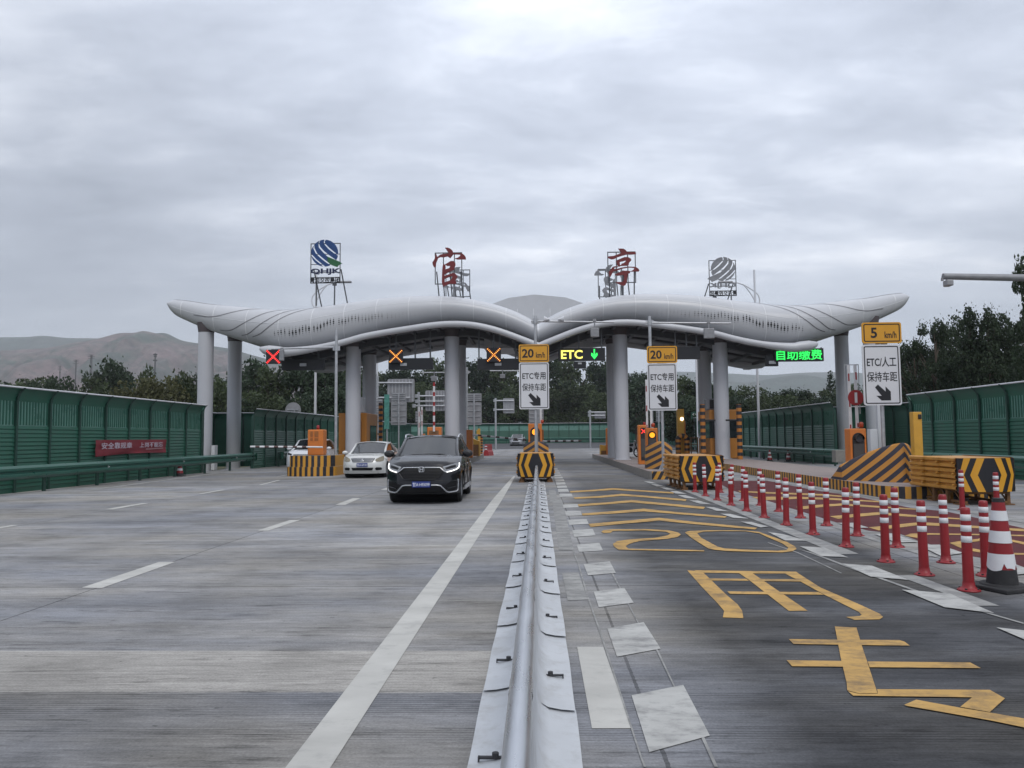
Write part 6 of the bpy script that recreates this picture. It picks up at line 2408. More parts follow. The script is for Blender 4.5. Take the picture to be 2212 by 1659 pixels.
for sg in (-1, 1):
    hp = [(sg * x, z) for x, z in [(.50, .905), (.66, .945), (.80, .985), (.865, .985), (.868, .88), (.84, .835), (.70, .80), (.60, .785), (.55, .82)]]
    hl = pt('headlight', hp, M['lamp_lens'], .014)
    pt('headlight_inner', [(sg * x, z) for x, z in [(.56, .88), (.72, .93), (.80, .94), (.80, .88), (.68, .855), (.59, .835)]], M['car_trim'], .017, hl, depth=.01)
    ln('daytime_light', [(sg * .868, .985), (sg * .875, .93), (sg * .862, .875), (sg * .82, .835), (sg * .72, .80), (sg * .60, .775)], .0145, M['drl'], .02, hl)
    ln('chrome_trim', [(sg * .855, .60), (sg * .86, .50), (sg * .85, .335), (sg * .82, .305), (sg * .66, .29), (sg * .60, .31), (sg * .46, .455), (sg * .38, .47), (sg * .24, .47)], .0155, M['chrome_satin'], .02)
    pt('fog_recess', [(sg * x, z) for x, z in [(.83, .55), (.83, .36), (.78, .33), (.66, .33), (.58, .40), (.60, .50), (.70, .54)]], M['car_trim'], .006)
    ln('fog_bar', [(sg * .80, .42), (sg * .68, .40), (sg * .62, .385)], .014, M['paint_black'], .016)
pt('lower_intake', [(-.58, .30), (-.44, .44), (.44, .44), (.58, .30), (.52, .268), (-.52, .268)], M['car_trim'], .006)
ln('bumper_line', [(-.90, .575), (-.70, .56), (-.35, .575), (.35, .575), (.70, .56), (.90, .575)], .008, M['paint_black'], .008)
# the badge: an upright H in a rounded frame
mb = MB()
sy = h['S'](0, .845) - .05
fr_ = [(x * 1.0, z) for x, z in rrect(.135, .115, .03)]
mb.tube([(x, sy, z + .845) for x, z in fr_ + fr_[:1]], .007, 6)
for sg in (-1, 1):
    mb.add([(sg * .028, sy - .006, .793), (sg * .046, sy - .006, .793), (sg * .054, sy - .006, .897), (sg * .026, sy - .006, .897), (sg * .02, sy - .006, .845)], [(0, 1, 2, 3, 4)])
    mb.tube([(sg * .036, sy, .797), (sg * .030, sy, .845), (sg * .042, sy, .893)], .010, 6)
mb.tube([(-.03, sy, .842), (.03, sy, .842)], .009, 6)
obj('badge', mb, M['chrome'], car, local=True)
h['plate'](0, .49, '甘A·H9X99')
h['mirror'](1.30, 1.20, M['black'], 1.12)
mb = MB()
for sg in (-1, 1):
    mb.tube([(sg * .70, 1.95, 1.60), (sg * .715, 2.10, 1.675), (sg * .71, 2.6, 1.70), (sg * .70, 3.3, 1.66), (sg * .68, 3.75, 1.56)], .021, 7)
obj('roof_rail', mb, M['chrome_satin'], car, local=True)
mb = MB().tube([(-.70, 1.085, 1.155), (-.3, .935, 1.18), (.0, .93, 1.185), (.45, .955, 1.175)], .012, 5)
mb.tube([(.70, 1.085, 1.155), (.35, .945, 1.19), (-.05, .945, 1.195)], .010, 5)
obj('wiper', mb, M['car_trim'], car, local=True)
for sg in (-1, 1):
    mb = MB()
    for y0, y1 in ((1.25, 2.25), (2.35, 3.2)):
        mb.box((sg * .937, y1 - .12, .93), (.02, .2, .03))
    obj('door_handle', mb, M['chrome_satin'], car, local=True)
    mb = MB().box((sg * .93, 2.26, .33), (.03, 1.8, .10))
    obj('sill_trim', mb, M['chrome_satin'], car, local=True)
    mb = MB()
    for y in (1.30, 2.32):
        mb.box((sg * .924, y, .70), (.02, .012, .62))
    obj('door_seam', mb, M['car_trim'], car, local=True)

# white saloon behind it
c = G(761, 1029)
wx, wy_ = G(760, 1029).x + .86, 30.9
car = thing('white_saloon', 'dusty white saloon car half hidden behind the black car', 'car', (wx, wy_, 0), radians(1.5))
h = build_car(car, 1.74, 4.5, 1.475, .885, 1.12, 1.0, 1.95, 3.35, .315, .86, 3.46, M['paint_white'], .19, .93)
pt, ln = h['patch'], h['line']
gr = pt('grille', [(-.48, .79), (-.46, .815), (.46, .815), (.48, .79), (.40, .655), (-.40, .655)], M['car_trim'], .012)
for z, w in ((.80, .46), (.757, .44), (.71, .41), (.665, .39)):
    ln('grille_slat', [(-w, z), (w, z)], .012, M['chrome_satin'], .022, gr)
mb = MB()
sy = h['S'](0, .735) - .045
mb.tube([(-.075, sy, .695), (0, sy, .785), (.075, sy, .695), (-.075, sy, .695)], .013, 6)
mb.tube([(-.055, sy, .70), (0, sy, .735), (.055, sy, .70)], .011, 6)
obj('badge', mb, M['chrome'], car, local=True)
for sg in (-1, 1):
    pt('headlight', [(sg * x, z) for x, z in [(.50, .72), (.54, .79), (.68, .86), (.78, .885), (.81, .80), (.80, .70), (.70, .665), (.56, .67)]], M['lamp_lens_yellowed'], .014)
    pt('fog_lamp', [(sg * x, z) for x, z in [(.50, .40), (.54, .32), (.74, .33), (.76, .40), (.72, .435), (.56, .44)]], M['car_trim'], .012)
pt('lower_intake', [(-.44, .43), (.44, .43), (.40, .32), (-.40, .32)], M['car_trim'], .012)
h['plate'](0, .545, '甘A·69101')
h['mirror'](1.22, 1.02, M['paint_white'], .95)
mb = MB().tube([(-.66, 1.07, .985), (-.2, .945, 1.0), (.3, .955, .995)], .012, 5)
mb.tube([(.66, 1.07, .985), (.25, .96, 1.01), (-.2, .95, 1.01)], .010, 5)
obj('wiper', mb, M['car_trim'], car, local=True)

# white car in the farthest lane, behind the gate cabinet
Y = 38.2
c = P(663, 965, Y)
car = thing('white_suv', 'white car waiting behind the orange gate cabinet with four vents', 'car', (c.x - .2, Y, 0), radians(3))
h = build_car(car, 1.84, 4.5, 1.62, .98, 1.12, 1.08, 1.95, 3.7, .35, .9, 3.55, M['paint_pearl'], .2, 1.02)
for sg in (-1, 1):
    h['patch']('headlight', [(sg * x, z) for x, z in [(.56, .86), (.72, .90), (.86, .93), (.86, .83), (.62, .80)]], M['car_trim'], .014)
h['patch']('grille', [(-.5, .84), (.5, .84), (.42, .6), (-.42, .6)], M['car_trim'], .012)
h['mirror'](1.28, 1.12, M['paint_pearl'], 1.0)
# silver car far beyond the gate
Y = 108
c = P(1114, 961, Y)
car = thing('silver_suv', 'small distant silver car beyond the lowered gate arm', 'car', (c.x, Y, gz(Y)), radians(-6))
h = build_car(car, 1.84, 4.6, 1.66, 1.0, 1.12, 1.1, 1.95, 3.8, .36, .9, 3.55, M['paint_silver'], .2, 1.04)
h['patch']('grille', [(-.42, .86), (.42, .86), (.36, .70), (-.36, .70)], M['car_trim'], .014)
h['patch']('lower_intake', [(-.56, .52), (.56, .52), (.5, .34), (-.5, .34)], M['car_trim'], .014)
for sg in (-1, 1):
    h['patch']('headlight', [(sg * x, z) for x, z in [(.52, .80), (.6, .88), (.86, .93), (.85, .82)]], M['car_trim'], .014)
h['mirror'](1.28, 1.14, M['paint_silver'], 1.0)

# ------------------------------------------------------------------ attendant and motorcycle on the island
p0 = P(1339, 985, 49.5)


def skin_figure(name, joints, edges, m, parent, sub=2):
    me = bpy.data.meshes.new(name)
    me.from_pydata([tuple(j[0]) for j in joints], edges, [])
    o = bpy.data.objects.new(name, me)
    COL.objects.link(o)
    sk = o.modifiers.new('skin', 'SKIN')
    for i, j in enumerate(joints):
        me.skin_vertices[0].data[i].radius = (j[1], j[1] if len(j) < 3 else j[2])
    me.skin_vertices[0].data[0].use_root = True
    o.modifiers.new('sub', 'SUBSURF').levels = sub
    o.modifiers['sub'].render_levels = sub
    new = bpy.data.meshes.new_from_object(o.evaluated_get(bpy.context.evaluated_depsgraph_get()))
    bpy.data.objects.remove(o); bpy.data.meshes.remove(me)
    for pl in new.polygons: pl.use_smooth = True
    new.materials.append(m)
    o = bpy.data.objects.new(name, new)
    COL.objects.link(o); o.parent = parent
    return o


per = thing('person', 'person in dark clothes and a peaked cap standing beside a black motorcycle', 'person', (p0.x, 49.5, .3), radians(20))
J = [((0, 0, .92), .15, .11), ((0, 0, 1.10), .135, .10), ((0, 0, 1.34), .17, .11), ((0, -.01, 1.47), .06), ((0, -.02, 1.58), .085, .10), ((0, -.02, 1.68), .075, .09),
     ((-.19, 0, 1.40), .055), ((-.25, -.02, 1.14), .045), ((-.22, -.14, .93), .034), ((-.22, -.19, .86), .038, .02),
     ((.19, 0, 1.40), .055), ((.25, -.02, 1.14), .045), ((.22, -.14, .93), .034), ((.22, -.19, .86), .038, .02),
     ((-.10, 0, .82), .09), ((-.11, -.01, .48), .062), ((-.11, .01, .10), .045), ((-.11, -.14, .05), .04),
     ((.10, 0, .82), .09), ((.11, -.01, .48), .062), ((.11, .01, .10), .045), ((.11, -.14, .05), .04)]
E_ = [(0, 1), (1, 2), (2, 3), (3, 4), (4, 5), (2, 6), (6, 7), (7, 8), (8, 9), (2, 10), (10, 11), (11, 12), (12, 13), (0, 14), (14, 15), (15, 16), (16, 17), (0, 18), (18, 19), (19, 20), (20, 21)]
skin_figure('body', J, E_, M['cloth_dark'], per)
mb = MB().lathe([(.0, .14), (.10, .125), (.125, .09), (.115, .05), (.108, 0)], 18, (0, -.02, 1.66))
mb.prism([(-.09, 0), (-.07, -.09), (0, -.12), (.07, -.09), (.09, 0)], 1.665, 1.68, lambda x, y, d: Vector((x, y - .10, d)))
obj('cap', mb, M['black'], per, local=True)
mb = MB().lathe([(0, -.105), (.05, -.10), (.082, -.04), (.086, .02), (.075, .07), (0, .10)], 16, (0, -.028, 1.575))
hd = obj('head', mb, M['skin'], per, local=True)
mb = MB()
mb.box((0, -.118, 1.57), (.024, .04, .045))
for sg in (-1, 1):
    mb.rbox((sg * .034, -.108, 1.6), (.03, .014, .012), .003)
    mb.rbox((sg * .09, -.02, 1.575), (.02, .04, .06), .006)
mb.rbox((0, -.11, 1.525), (.05, .012, .012), .003)
obj('face', mb, M['skin'], hd, local=True)
for sg in (-1, 1):
    mb = MB().rbox((sg * .225, -.205, .845), (.035, .07, .075), .012)
    for q in range(4):
        mb.tube([(sg * .225 + (q - 1.5) * .016 * .6, -.225 - .004 * q, .815), (sg * .225 + (q - 1.5) * .010, -.235, .785 + .006 * abs(q - 1)), (sg * .225 + (q - 1.5) * .008, -.215, .762 + .008 * abs(q - 1))], [.009, .008, .006], 6)
    mb.tube([(sg * .205, -.19, .85), (sg * .19, -.22, .82), (sg * .20, -.235, .80)], [.011, .010, .007], 6)
    obj('hand', mb, M['skin'], per, local=True)
q0 = P(1358, 985, 48.6)
bk = thing('motorcycle', 'black motorcycle parked between the column and the red cross cabinet', 'motorcycle', (q0.x, 48.6, .3), radians(62))
for yy in (-.62, .62):
    mb = MB()
    ring = [Vector((0, yy + .27 * cos(2 * pi * i / 24), .29 + .27 * sin(2 * pi * i / 24))) for i in range(25)]
    mb.tube(ring, .045, 8)
    for i in range(5):
        a = 2 * pi * i / 5
        mb.cyl((0, yy, .29), (0, yy + .25 * cos(a), .29 + .25 * sin(a)), .012, n=5)
    obj('wheel', mb, M['tyre'], bk, local=True)
mb = MB().rbox((0, .0, .45), (.28, .5, .32), .08)
mb.rbox((0, -.12, .76), (.26, .42, .2), .08)
mb.tube([(0, -.62, .29), (0, -.45, .85), (0, -.40, 1.0)], .04, 8)
mb.tube([(0, .62, .29), (0, .2, .42)], .035, 6)
mb.rbox((0, .70, .55), (.16, .35, .06), .02)
obj('frame', mb, M['black'], bk, local=True)
obj('seat', MB().rbox((0, .38, .82), (.26, .62, .10), .04), M['rubber'], bk, local=True)
obj('tail_box', MB().rbox((0, .78, .98), (.36, .32, .28), .05), M['black'], bk, local=True)
obj('handlebar', MB().tube([(-.34, -.28, 1.05), (-.15, -.40, 1.02), (.15, -.40, 1.02), (.34, -.28, 1.05)], .016, 6), M['galv_dark'], bk, local=True)
obj('headlight', MB().cyl((0, -.50, .93), (0, -.42, .93), .085, n=14), M['lamp_lens'], bk, local=True)
obj('leg_shield', MB().add([(-.2, -.46, .95), (.2, -.46, .95), (.17, -.36, .35), (-.17, -.36, .35), (-.2, -.43, .95), (.2, -.43, .95), (.17, -.33, .35), (-.17, -.33, .35)],
                           [(0, 1, 2, 3), (4, 5, 6, 7), (0, 1, 5, 4), (2, 3, 7, 6), (0, 3, 7, 4), (1, 2, 6, 5)]), M['gate_white'], bk, local=True)
# ------------------------------------------------------------------ trees
from mathutils import noise as mnoise


def leaf_quads(mb, c, n, rad, size, k=0, droop=0.0):
    for _ in range(n):
        while True:
            d = Vector((R.uniform(-1, 1), R.uniform(-1, 1), R.uniform(-1, 1)))
            if .02 < d.length < 1:
                break
        d = d.normalized() * (d.length ** .6)
        p = c + Vector((d.x * rad[0], d.y * rad[1], d.z * rad[2] - droop * (d.x ** 2 + d.y ** 2)))
        s = size * R.uniform(.6, 1.35)
        a = Vector((R.gauss(0, 1), R.gauss(0, 1), R.gauss(0, .7))).normalized()
        b_ = a.cross(Vector((R.gauss(0, 1), R.gauss(0, 1), R.gauss(0, 1)))).normalized()
        mb.add([p + a * s * .6, p + b_ * s * .38, p - a * s * .6, p - b_ * s * .38], [(0, 1, 2, 3)], k=k)


def make_tree(name, label, kind, leaf, nleaf, lsize, seed):
    """10 m tall, origin at the foot"""
    R.seed(seed)
    t = thing(name, label, 'tree', (0, 0, 0))
    tr, cw = MB(), MB()
    blobs = []
    if kind == 'broad':
        H0 = 2.6
        tr.tube([(0, 0, -.3), (.05, 0, 1.2), (-.05, .05, 3.2), (.1, 0, 6.0), (0, 0, 8.6)], [.24, .19, .16, .10, .03], 8)
        for i in range(20):
            z = R.uniform(2.6, 9.2)
            w = 3.3 * sin(pi * min(1, max(.05, (z - 1.2) / 9.4))) ** .8
            a = R.uniform(0, 2 * pi); rr = w * sqrt(R.uniform(.15, 1))
            blobs.append((Vector((rr * cos(a), rr * sin(a), z)), R.uniform(.8, 1.5)))
        blobs.append((Vector((0, 0, 9.1)), 1.0)); blobs.append((Vector((.3, .2, 7.8)), 1.5))
    elif kind == 'open':
        tr.tube([(0, 0, -.3), (.1, 0, 1.5), (-.15, .05, 3.6), (.2, 0, 6.4), (.1, 0, 9.0)], [.22, .18, .14, .09, .03], 8)
        for i in range(26):
            z = R.uniform(3.0, 9.5)
            w = 3.6 * sin(pi * min(1, max(.05, (z - 1.6) / 9.0))) ** .7
            a = R.uniform(0, 2 * pi); rr = w * sqrt(R.uniform(.1, 1))
            blobs.append((Vector((rr * cos(a), rr * sin(a), z)), R.uniform(.5, .95)))
    elif kind == 'spire':
        tr.tube([(0, 0, -.3), (0, 0, 3), (.05, 0, 7), (0, 0, 9.8)], [.2, .16, .09, .02], 8)
        for i in range(24):
            z = 1.5 + 8.2 * (i + R.uniform(0, 1)) / 24
            w = 2.3 * (1 - ((z - 1.0) / 9.2)) ** .75 + .1
            a = i * 2.4; rr = w * R.uniform(.35, .9)
            blobs.append((Vector((rr * cos(a), rr * sin(a), z)), .45 + .55 * w / 2.3))
    elif kind == 'poplar':
        tr.tube([(0, 0, -.3), (0, 0, 3), (.03, 0, 9.6)], [.17, .13, .02], 8)
        for i in range(20):
            z = 1.4 + 8.4 * i / 19
            w = .75 * sin(pi * min(1, (z - .6) / 9.6)) ** .6
            a = R.uniform(0, 6.28)
            blobs.append((Vector((w * .6 * cos(a), w * .6 * sin(a), z)), .35 + .35 * w))
    else:                                       # bush, multi-stemmed and weeping
        for i in range(5):
            a = i * 1.25
            tr.tube([(.15 * cos(a), .15 * sin(a), -.3), (.8 * cos(a), .8 * sin(a), 3.2), (2.0 * cos(a), 2.0 * sin(a), 7.0)], [.16, .1, .03], 6)
        for i in range(24):
            z = R.uniform(1.2, 8.8)
            w = 4.6 * cos(pi / 2 * min(.97, z / 10)) ** .55
            a = R.uniform(0, 2 * pi); rr = w * sqrt(R.uniform(.1, 1))
            blobs.append((Vector((rr * cos(a), rr * sin(a), z)), R.uniform(.9, 1.7)))
    tot = sum(r ** 2 for _, r in blobs)
    for c, r in blobs:
        leaf_quads(cw, c, int(nleaf * r * r / tot), (r, r, r * .8), lsize, droop=.25)
        if kind not in ('bush', 'poplar'):
            z0 = max(1.6, c.z - 1.2 - .5 * hypot(c.x, c.y))
            tr.tube([(0, 0, z0), ((c.x) * .55, c.y * .55, (z0 + c.z) / 2 + .1), tuple(c)], [.07, .05, .015], 5)
    # stray sprays breaking the outline
    for _ in range(int(nleaf * .08)):
        c, r = R.choice(blobs)
        d = Vector((R.gauss(0, 1), R.gauss(0, 1), R.gauss(0, .9))).normalized() * r * R.uniform(1.0, 1.35)
        leaf_quads(cw, c + d, 1, (.05, .05, .05), lsize * .9)
    obj('trunk', tr, M['bark'], t, local=True)
    cr_ = obj('crown', cw, M[leaf], t, local=True)
    return t


protos = {}


def plant(kind, u, vtop, Y, wide, label, group, rot=None, z0=-.4):
    """kind = (shape, leaf, leaves, leaf size, seed)"""
    p = P(u, vtop, Y)
    h = (p.z - z0 - gz(Y)) / 10
    loc = (p.x, Y, z0 + gz(Y))
    s_ = (h * wide, h * wide, h)
    rz = R.uniform(0, 6.28) if rot is None else rot
    if kind not in protos:
        st = R.getstate()
        t = make_tree('tree', label, *kind)
        R.setstate(st)
        protos[kind] = t
        t.location = loc; t.rotation_euler = (0, 0, rz); t.scale = s_
        t['group'] = group
        return t
    return dup(protos[kind], loc, rz, label, group, s_)


FD = [('broad', 'leaf_dark', 2600, .42, 101), ('broad', 'leaf_dark', 2600, .40, 102), ('broad', 'leaf_mid', 2600, .42, 103)]
FO = [('open', 'leaf_dark', 2000, .34, 111), ('open', 'leaf_mid', 2200, .34, 112)]
FB = [('bush', 'leaf_olive', 3600, .34, 121), ('bush', 'leaf_mid', 3600, .36, 122), ('bush', 'leaf_dark', 3600, .36, 123)]
FS = [('spire', 'leaf_dark', 2200, .34, 131)]
FP = [('poplar', 'leaf_dark', 1300, .26, 141)]
NO = [('open', 'leaf_near', 8500, .20, 151), ('open', 'leaf_near', 8500, .20, 152)]
NB = [('broad', 'leaf_near', 10500, .22, 161), ('broad', 'leaf_near', 10500, .22, 162)]
NS = [('spire', 'leaf_near', 7500, .20, 171)]

g = 'trees of the dark wood behind the distant noise barrier'
lab = 'dark tree in the wood closing the view behind the distant noise barrier'
R.seed(5)
tops = {740: 805, 775: 790, 815: 797, 850: 798, 880: 788, 905: 800, 935: 772, 965: 785, 1000: 780, 1025: 776, 1055: 768, 1085: 780, 1110: 768, 1140: 775, 1170: 770, 1200: 768,
        1228: 772, 1262: 792, 1290: 780, 1318: 790, 1345: 800}
for i, (u, v) in enumerate(tops.items()):
    k = (FD + FO)[(i * 2) % 5]
    plant(k, u + R.uniform(-5, 5), v, 150 + R.uniform(-6, 12), R.uniform(.62, .8), lab, g)
for u in range(725, 1470, 27):
    v = R.uniform(822, 852) if u < 1345 else R.uniform(830, 850)
    plant(R.choice(FD + FB[1:]), u, v, 139 + R.uniform(-2, 4), R.uniform(.72, .95), lab, g)
g = 'trees behind the noise barrier right of the canopy middle'
lab = 'tree showing between the canopy columns above the noise barrier past the banded posts'
for i, (u, v) in enumerate({1372: 816, 1398: 801, 1425: 818, 1452: 812, 1480: 811, 1508: 817, 1535: 824, 1565: 830, 1592: 833, 1622: 831, 1655: 840, 1690: 838, 1725: 842, 1762: 836, 1838: 830}.items()):
    plant((FD + FO)[(i * 3) % 5], u, v, (118 if u < 1480 else 92) + R.uniform(-5, 8), R.uniform(.7, .9), lab, g)
for u in range(1460, 1850, 30):
    plant(R.choice(FB[1:] + FD), u, R.uniform(850, 866), 84 + R.uniform(-3, 3), R.uniform(.8, 1.0), lab, g)
plant(FP[0], 1793, 803, 95, .8, 'thin pointed poplar left of the outer column near the 5 km/h sign', g)
plant(FP[0], 1808, 812, 99, .7, 'second thin pointed poplar, half hidden by the outer column', g)
g = 'trees and bushes behind the noise barrier with the red banner'
plant(FD[0], 232, 770, 88, .62, 'dark round headed tree standing tallest above the noise barrier with the banner', g)
plant(FD[1], 262, 800, 92, .6, 'dark tree leaning against the right side of the tallest round headed tree', g)
plant(FO[1], 196, 806, 86, .6, 'paler thin tree beside the lattice pylons', g)
for u, v, Y, w, k in ((10, 818, 62, .9, 1), (38, 812, 66, .8, 2), (98, 802, 80, .5, 2), (122, 803, 70, .62, 2), (70, 812, 74, .8, 1)):
    plant(FB[k], u, v, Y, w, 'low dark bush above the near end of the noise barrier with the banner', g)
for u, v, Y, w in ((300, 800, 48, .75), (352, 794, 50, .8), (190, 838, 46, .7), (250, 842, 44, .7)):
    plant(FB[0], u, v, Y, w, 'yellowish green weeping bush behind the red banner', g)
for u, v, Y, w, k in ((320, 791, 62, .42, 1), (225, 826, 58, .8, 1), (275, 832, 60, .8, 2), (172, 842, 60, .7, 2), (400, 803, 52, .6, 1), (418, 796, 66, .5, 2), (455, 792, 60, .5, 2), (476, 815, 58, .6, 1)):
    plant(FB[k], u, v, Y, w, 'dark green bush in the thicket behind the red banner', g)
g = 'trees behind the noise barrier beyond the outer columns'
lab = 'dark tree above the noise barrier behind the gate cabinet with four vents'
for i, (u, v) in enumerate({512: 812, 545: 771, 578: 792, 610: 796, 640: 786, 672: 780, 702: 774, 728: 790, 755: 800}.items()):
    plant((FO + FD)[(i * 2) % 5], u, v, 76 + R.uniform(-5, 8), R.uniform(.6, .78), lab, g)
for u in range(525, 760, 27):
    plant(R.choice(FB[1:] + FD), u, R.uniform(836, 862), 66 + R.uniform(-3, 3), R.uniform(.8, 1.0), lab, g)
g = 'trees behind the noise barrier beside the 5 km/h sign'
lab = 'leafy dark tree above the noise barrier right of the 5 km/h sign'
for u, v, Y, w, k in ((1972, 696, 50, .60, NO[0]), (2016, 690, 47, .55, NO[1]), (2062, 676, 50, .5, NB[0]), (2150, 690, 44, .52, NB[1]), (1985, 760, 54, .75, NB[1]),
                      (2050, 770, 48, .8, NB[0]), (2110, 735, 45, .7, NB[1]), (1945, 775, 58, .6, NO[1]), (2200, 745, 44, .75, NB[0]), (1915, 800, 60, .7, NB[1])):
    plant(k, u, v, Y, w, lab, g)
plant(NS[0], 2092, 660, 44, .62, 'pointed dark tree, left one of two spires right of the 5 km/h sign', g)
plant(NS[0], 2131, 662, 43, .55, 'pointed dark tree, right one of two spires right of the 5 km/h sign', g)
plant(NO[1], 2232, 636, 30, .5, 'open leafy tree rising into the right edge below the mast arm', g)
plant(NO[0], 2262, 470, 29, .40, 'tall leafy tree whose twigs enter the right edge around the mast arm', g)

# ------------------------------------------------------------------ pylons


def pylon(label, u, vtop, vbase, Y, arms, w):
    a = P(u, vtop, Y)
    t = thing('power_pylon', label, 'pylon', (a.x, Y, -1), group='far pylons in front of the bare hills')
    mb = MB()
    k = Y / F
    for sx in (-1, 1):
        for sy in (-1, 1):
            mb.tube([(a.x + sx * w * k, Y + sy * w * k, -1), (a.x + sx * w * .6 * k, Y + sy * w * .6 * k, a.z)], .38 * k, 5)
    n = 9
    for i in range(n):
        z0, z1 = -1 + (a.z + 1) * i / n, -1 + (a.z + 1) * (i + 1) / n
        f0, f1 = 1 - .4 * i / n, 1 - .4 * (i + 1) / n
        for sy in (-1, 1):
            mb.cyl((a.x - w * f0 * k, Y + sy * w * f0 * k, z0), (a.x + w * f1 * k, Y + sy * w * f1 * k, z1), .2 * k, n=4)
    obj('mast', mb, M['pylon'], t)
    mb = MB()
    for dv, hw_ in arms:
        mb.box((a.x, Y, a.z - dv * k), (hw_ * 2.6 * k, .6 * k, .9 * k))
    obj('cross_arm', mb, M['pylon'], t)


pylon('tallest lattice pylon with three cross arms beside the tallest round headed tree', 197.5, 766, 840, 420, ((1, 5), (4.5, 6.2), (8, 6)), 2.2)
pylon('slender pylon left of the tallest lattice pylon', 164.5, 777, 840, 520, ((1, 4.5), (4, 4.0), (8, 4.4)), .8)
pylon('small far pylon, leftmost above the noise barrier', 130, 790, 830, 640, ((1, 4), (5, 4.5), (9, 3.6)), .8)
a = P(335.5, 762, 420)
t = thing('telecom_tower', 'telecom mast with two round platforms before the bare hill', 'mast', (a.x, 420, -1))
k = 420 / F
obj('mast', MB().cyl((a.x, 420, -1), (a.x, 420, a.z - 4 * k), 1.8 * k, 1.3 * k, n=8), M['pylon'], t)
mb = MB()
for dv, r in ((4, 4.2), (8, 3.2), (17, 4.4)):
    mb.cyl((a.x, 420, a.z - dv * k - 1 * k), (a.x, 420, a.z - dv * k + 1.2 * k), r * k, n=12)
mb.cyl((a.x, 420, a.z - 5 * k), (a.x, 420, a.z), 2.6 * k, .3 * k, n=10)
obj('platform', mb, M['pylon'], t)

# ------------------------------------------------------------------ hills


def hillmat(name, soil, green, gmix):
    m, t, b, L = newmat(name)
    tc = N(t, 'ShaderNodeTexCoord')
    n1 = N(t, 'ShaderNodeTexNoise', i_Scale=.011, i_Detail=8.0, i_Roughness=.65)
    L(tc.outputs['Object'], n1.inputs['Vector'])
    n2 = N(t, 'ShaderNodeTexNoise', i_Scale=.05, i_Detail=8.0, i_Roughness=.7)
    L(tc.outputs['Object'], n2.inputs['Vector'])
    r = N(t, 'ShaderNodeMapRange', i_1=gmix - .08, i_2=gmix + .10, i_3=0, i_4=1)
    L(n1.outputs[0], r.inputs[0])
    mx = N(t, 'ShaderNodeMixRGB')
    mx.inputs[1].default_value = (*soil, 1); mx.inputs[2].default_value = (*green, 1)
    L(r.outputs[0], mx.inputs[0])
    h = N(t, 'ShaderNodeMapRange', i_1=.3, i_2=.7, i_3=.4, i_4=1.8)
    L(n2.outputs[0], h.inputs[0])
    v = N(t, 'ShaderNodeVectorMath', operation='SCALE')
    L(mx.outputs[0], v.inputs[0]); L(h.outputs[0], v.inputs['Scale'])
    L(v.outputs[0], b.inputs['Base Color'])
    b.inputs['Roughness'].default_value = .95
    return m


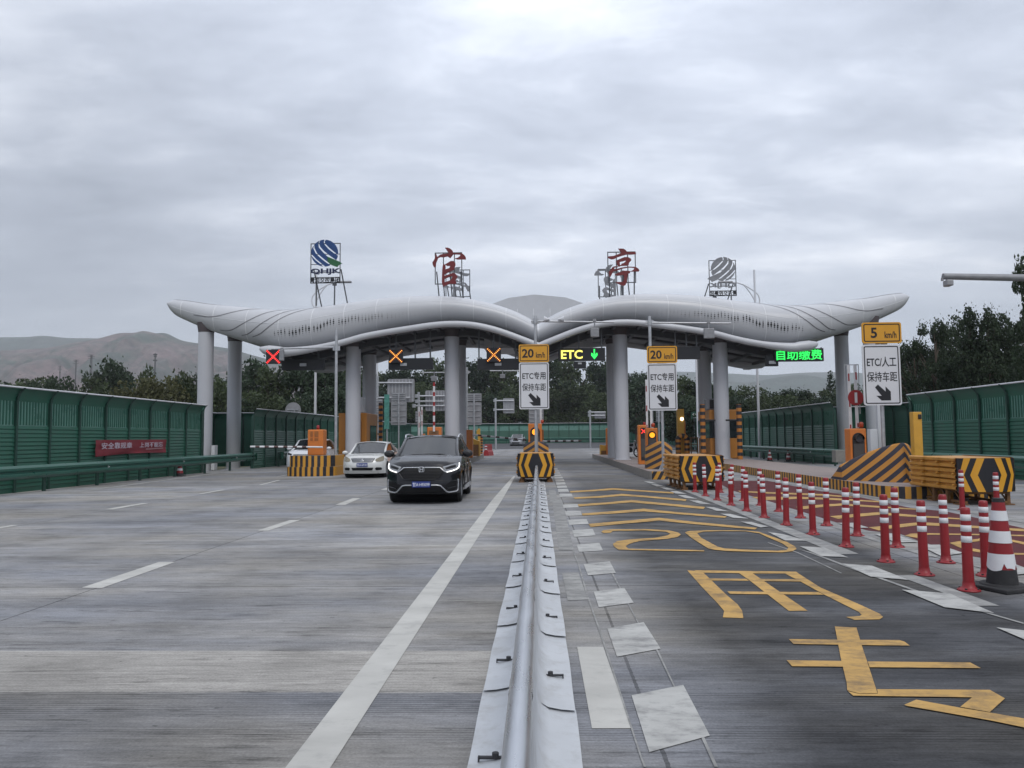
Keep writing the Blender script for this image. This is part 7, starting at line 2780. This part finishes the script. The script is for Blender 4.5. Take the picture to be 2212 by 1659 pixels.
def hills(name, ridge, D, foot, m, amp, seed, nu=260, nt=44):
    u0, u1 = ridge[0][0], ridge[-1][0]
    mb = MB()
    rings = []
    for j in range(nt + 9):
        q = j / nt
        row = []
        for i in range(nu + 1):
            u = u0 + (u1 - u0) * i / nu
            rz = P(u, cr(ridge, u), D).z
            if q <= 1:
                Y = foot + (D - foot) * q
                zz = rz * (q ** 1.25) + gz(200) * (1 - q)
                env = sin(pi * min(1, q * 1.0)) ** .8
            else:
                Y = D + (D - foot) * (q - 1) * 2.0
                zz = rz * (1 - (q - 1) * 2.6)
                env = .3
            x = P(u, 944, D).x * (.55 + .45 * Y / D)
            p = Vector((x / (D * .10), Y / (D * .14), seed))
            g_ = abs(mnoise.fractal(Vector((p.x * 1.6, p.y * .55, seed)), .9, 2.0, 6)) * 1.3 - .35
            g_ += .5 * mnoise.fractal(p * 3.1, .9, 2.1, 4) + .30 * (abs(mnoise.fractal(Vector((p.x * 6.5, p.y * 1.3, seed + 4)), .9, 2.1, 3)) - .25)
            g_ = max(-.55, min(.5, g_))
            row.append((x, Y, zz + amp * env * g_ - (.0 if q < 1 else 0)))
        rings.append(row)
    mb.loft(rings, False, True)
    return structure(name, mb, m)


hm = hillmat('bare_hill', (.125, .088, .088), (.042, .056, .046), .49)
hg = hillmat('green_hill', (.062, .062, .056), (.036, .050, .042), .42)
hills('hills', [(-520, 792), (-260, 778), (0, 757), (100, 751), (150, 741), (207, 731), (250, 720), (287, 718.6), (302, 715), (325, 718.6), (362, 729), (400, 741), (450, 752), (520, 768), (600, 790), (690, 820), (780, 850), (900, 885)],
      1500, 820, hm, 44, 3.1)
hills('hills', [(240, 745), (300, 727), (350, 719.6), (387, 735), (425, 742), (462, 748.5), (490, 753), (553, 770), (640, 792), (740, 820), (860, 870)], 1750, 1250, hg, 10, 8.3)
hills('hills', [(-520, 740), (-200, 731), (0, 728.6), (50, 728), (87, 725.4), (137, 730), (200, 731), (280, 734), (360, 748), (460, 785), (560, 830)], 2300, 1650, hg, 16, 5.7)
hills('hills', [(1120, 850), (1250, 826), (1357, 807), (1430, 804), (1483, 803), (1576, 806.6), (1659, 810), (1741, 805), (1804, 804), (1900, 806), (2050, 800), (2300, 815), (2600, 840)], 3000, 2100, hg, 16, 9.9)
hills('hills', [(1480, 860), (1540, 838), (1576, 825), (1620, 826), (1664, 819), (1705, 812), (1746, 810), (1799, 820), (1850, 834), (1950, 850), (2100, 870)], 2200, 1700, hg, 12, 12.4)

# ------------------------------------------------------------------ the air
m = bpy.data.materials.new('haze')
m.use_nodes = True
t_ = m.node_tree
t_.nodes.clear()
o_ = N(t_, 'ShaderNodeOutputMaterial')
pv = N(t_, 'ShaderNodeVolumePrincipled')
pv.inputs['Color'].default_value = (.90, .945, 1.0, 1)
pv.inputs['Density'].default_value = .00021
pv.inputs['Anisotropy'].default_value = .1
t_.links.new(pv.outputs[0], o_.inputs['Volume'])
mb = MB().box((0, 2250, 240), (7400, 5400, 485))
hz = obj('haze', mb, m)
hz['kind'] = 'stuff'
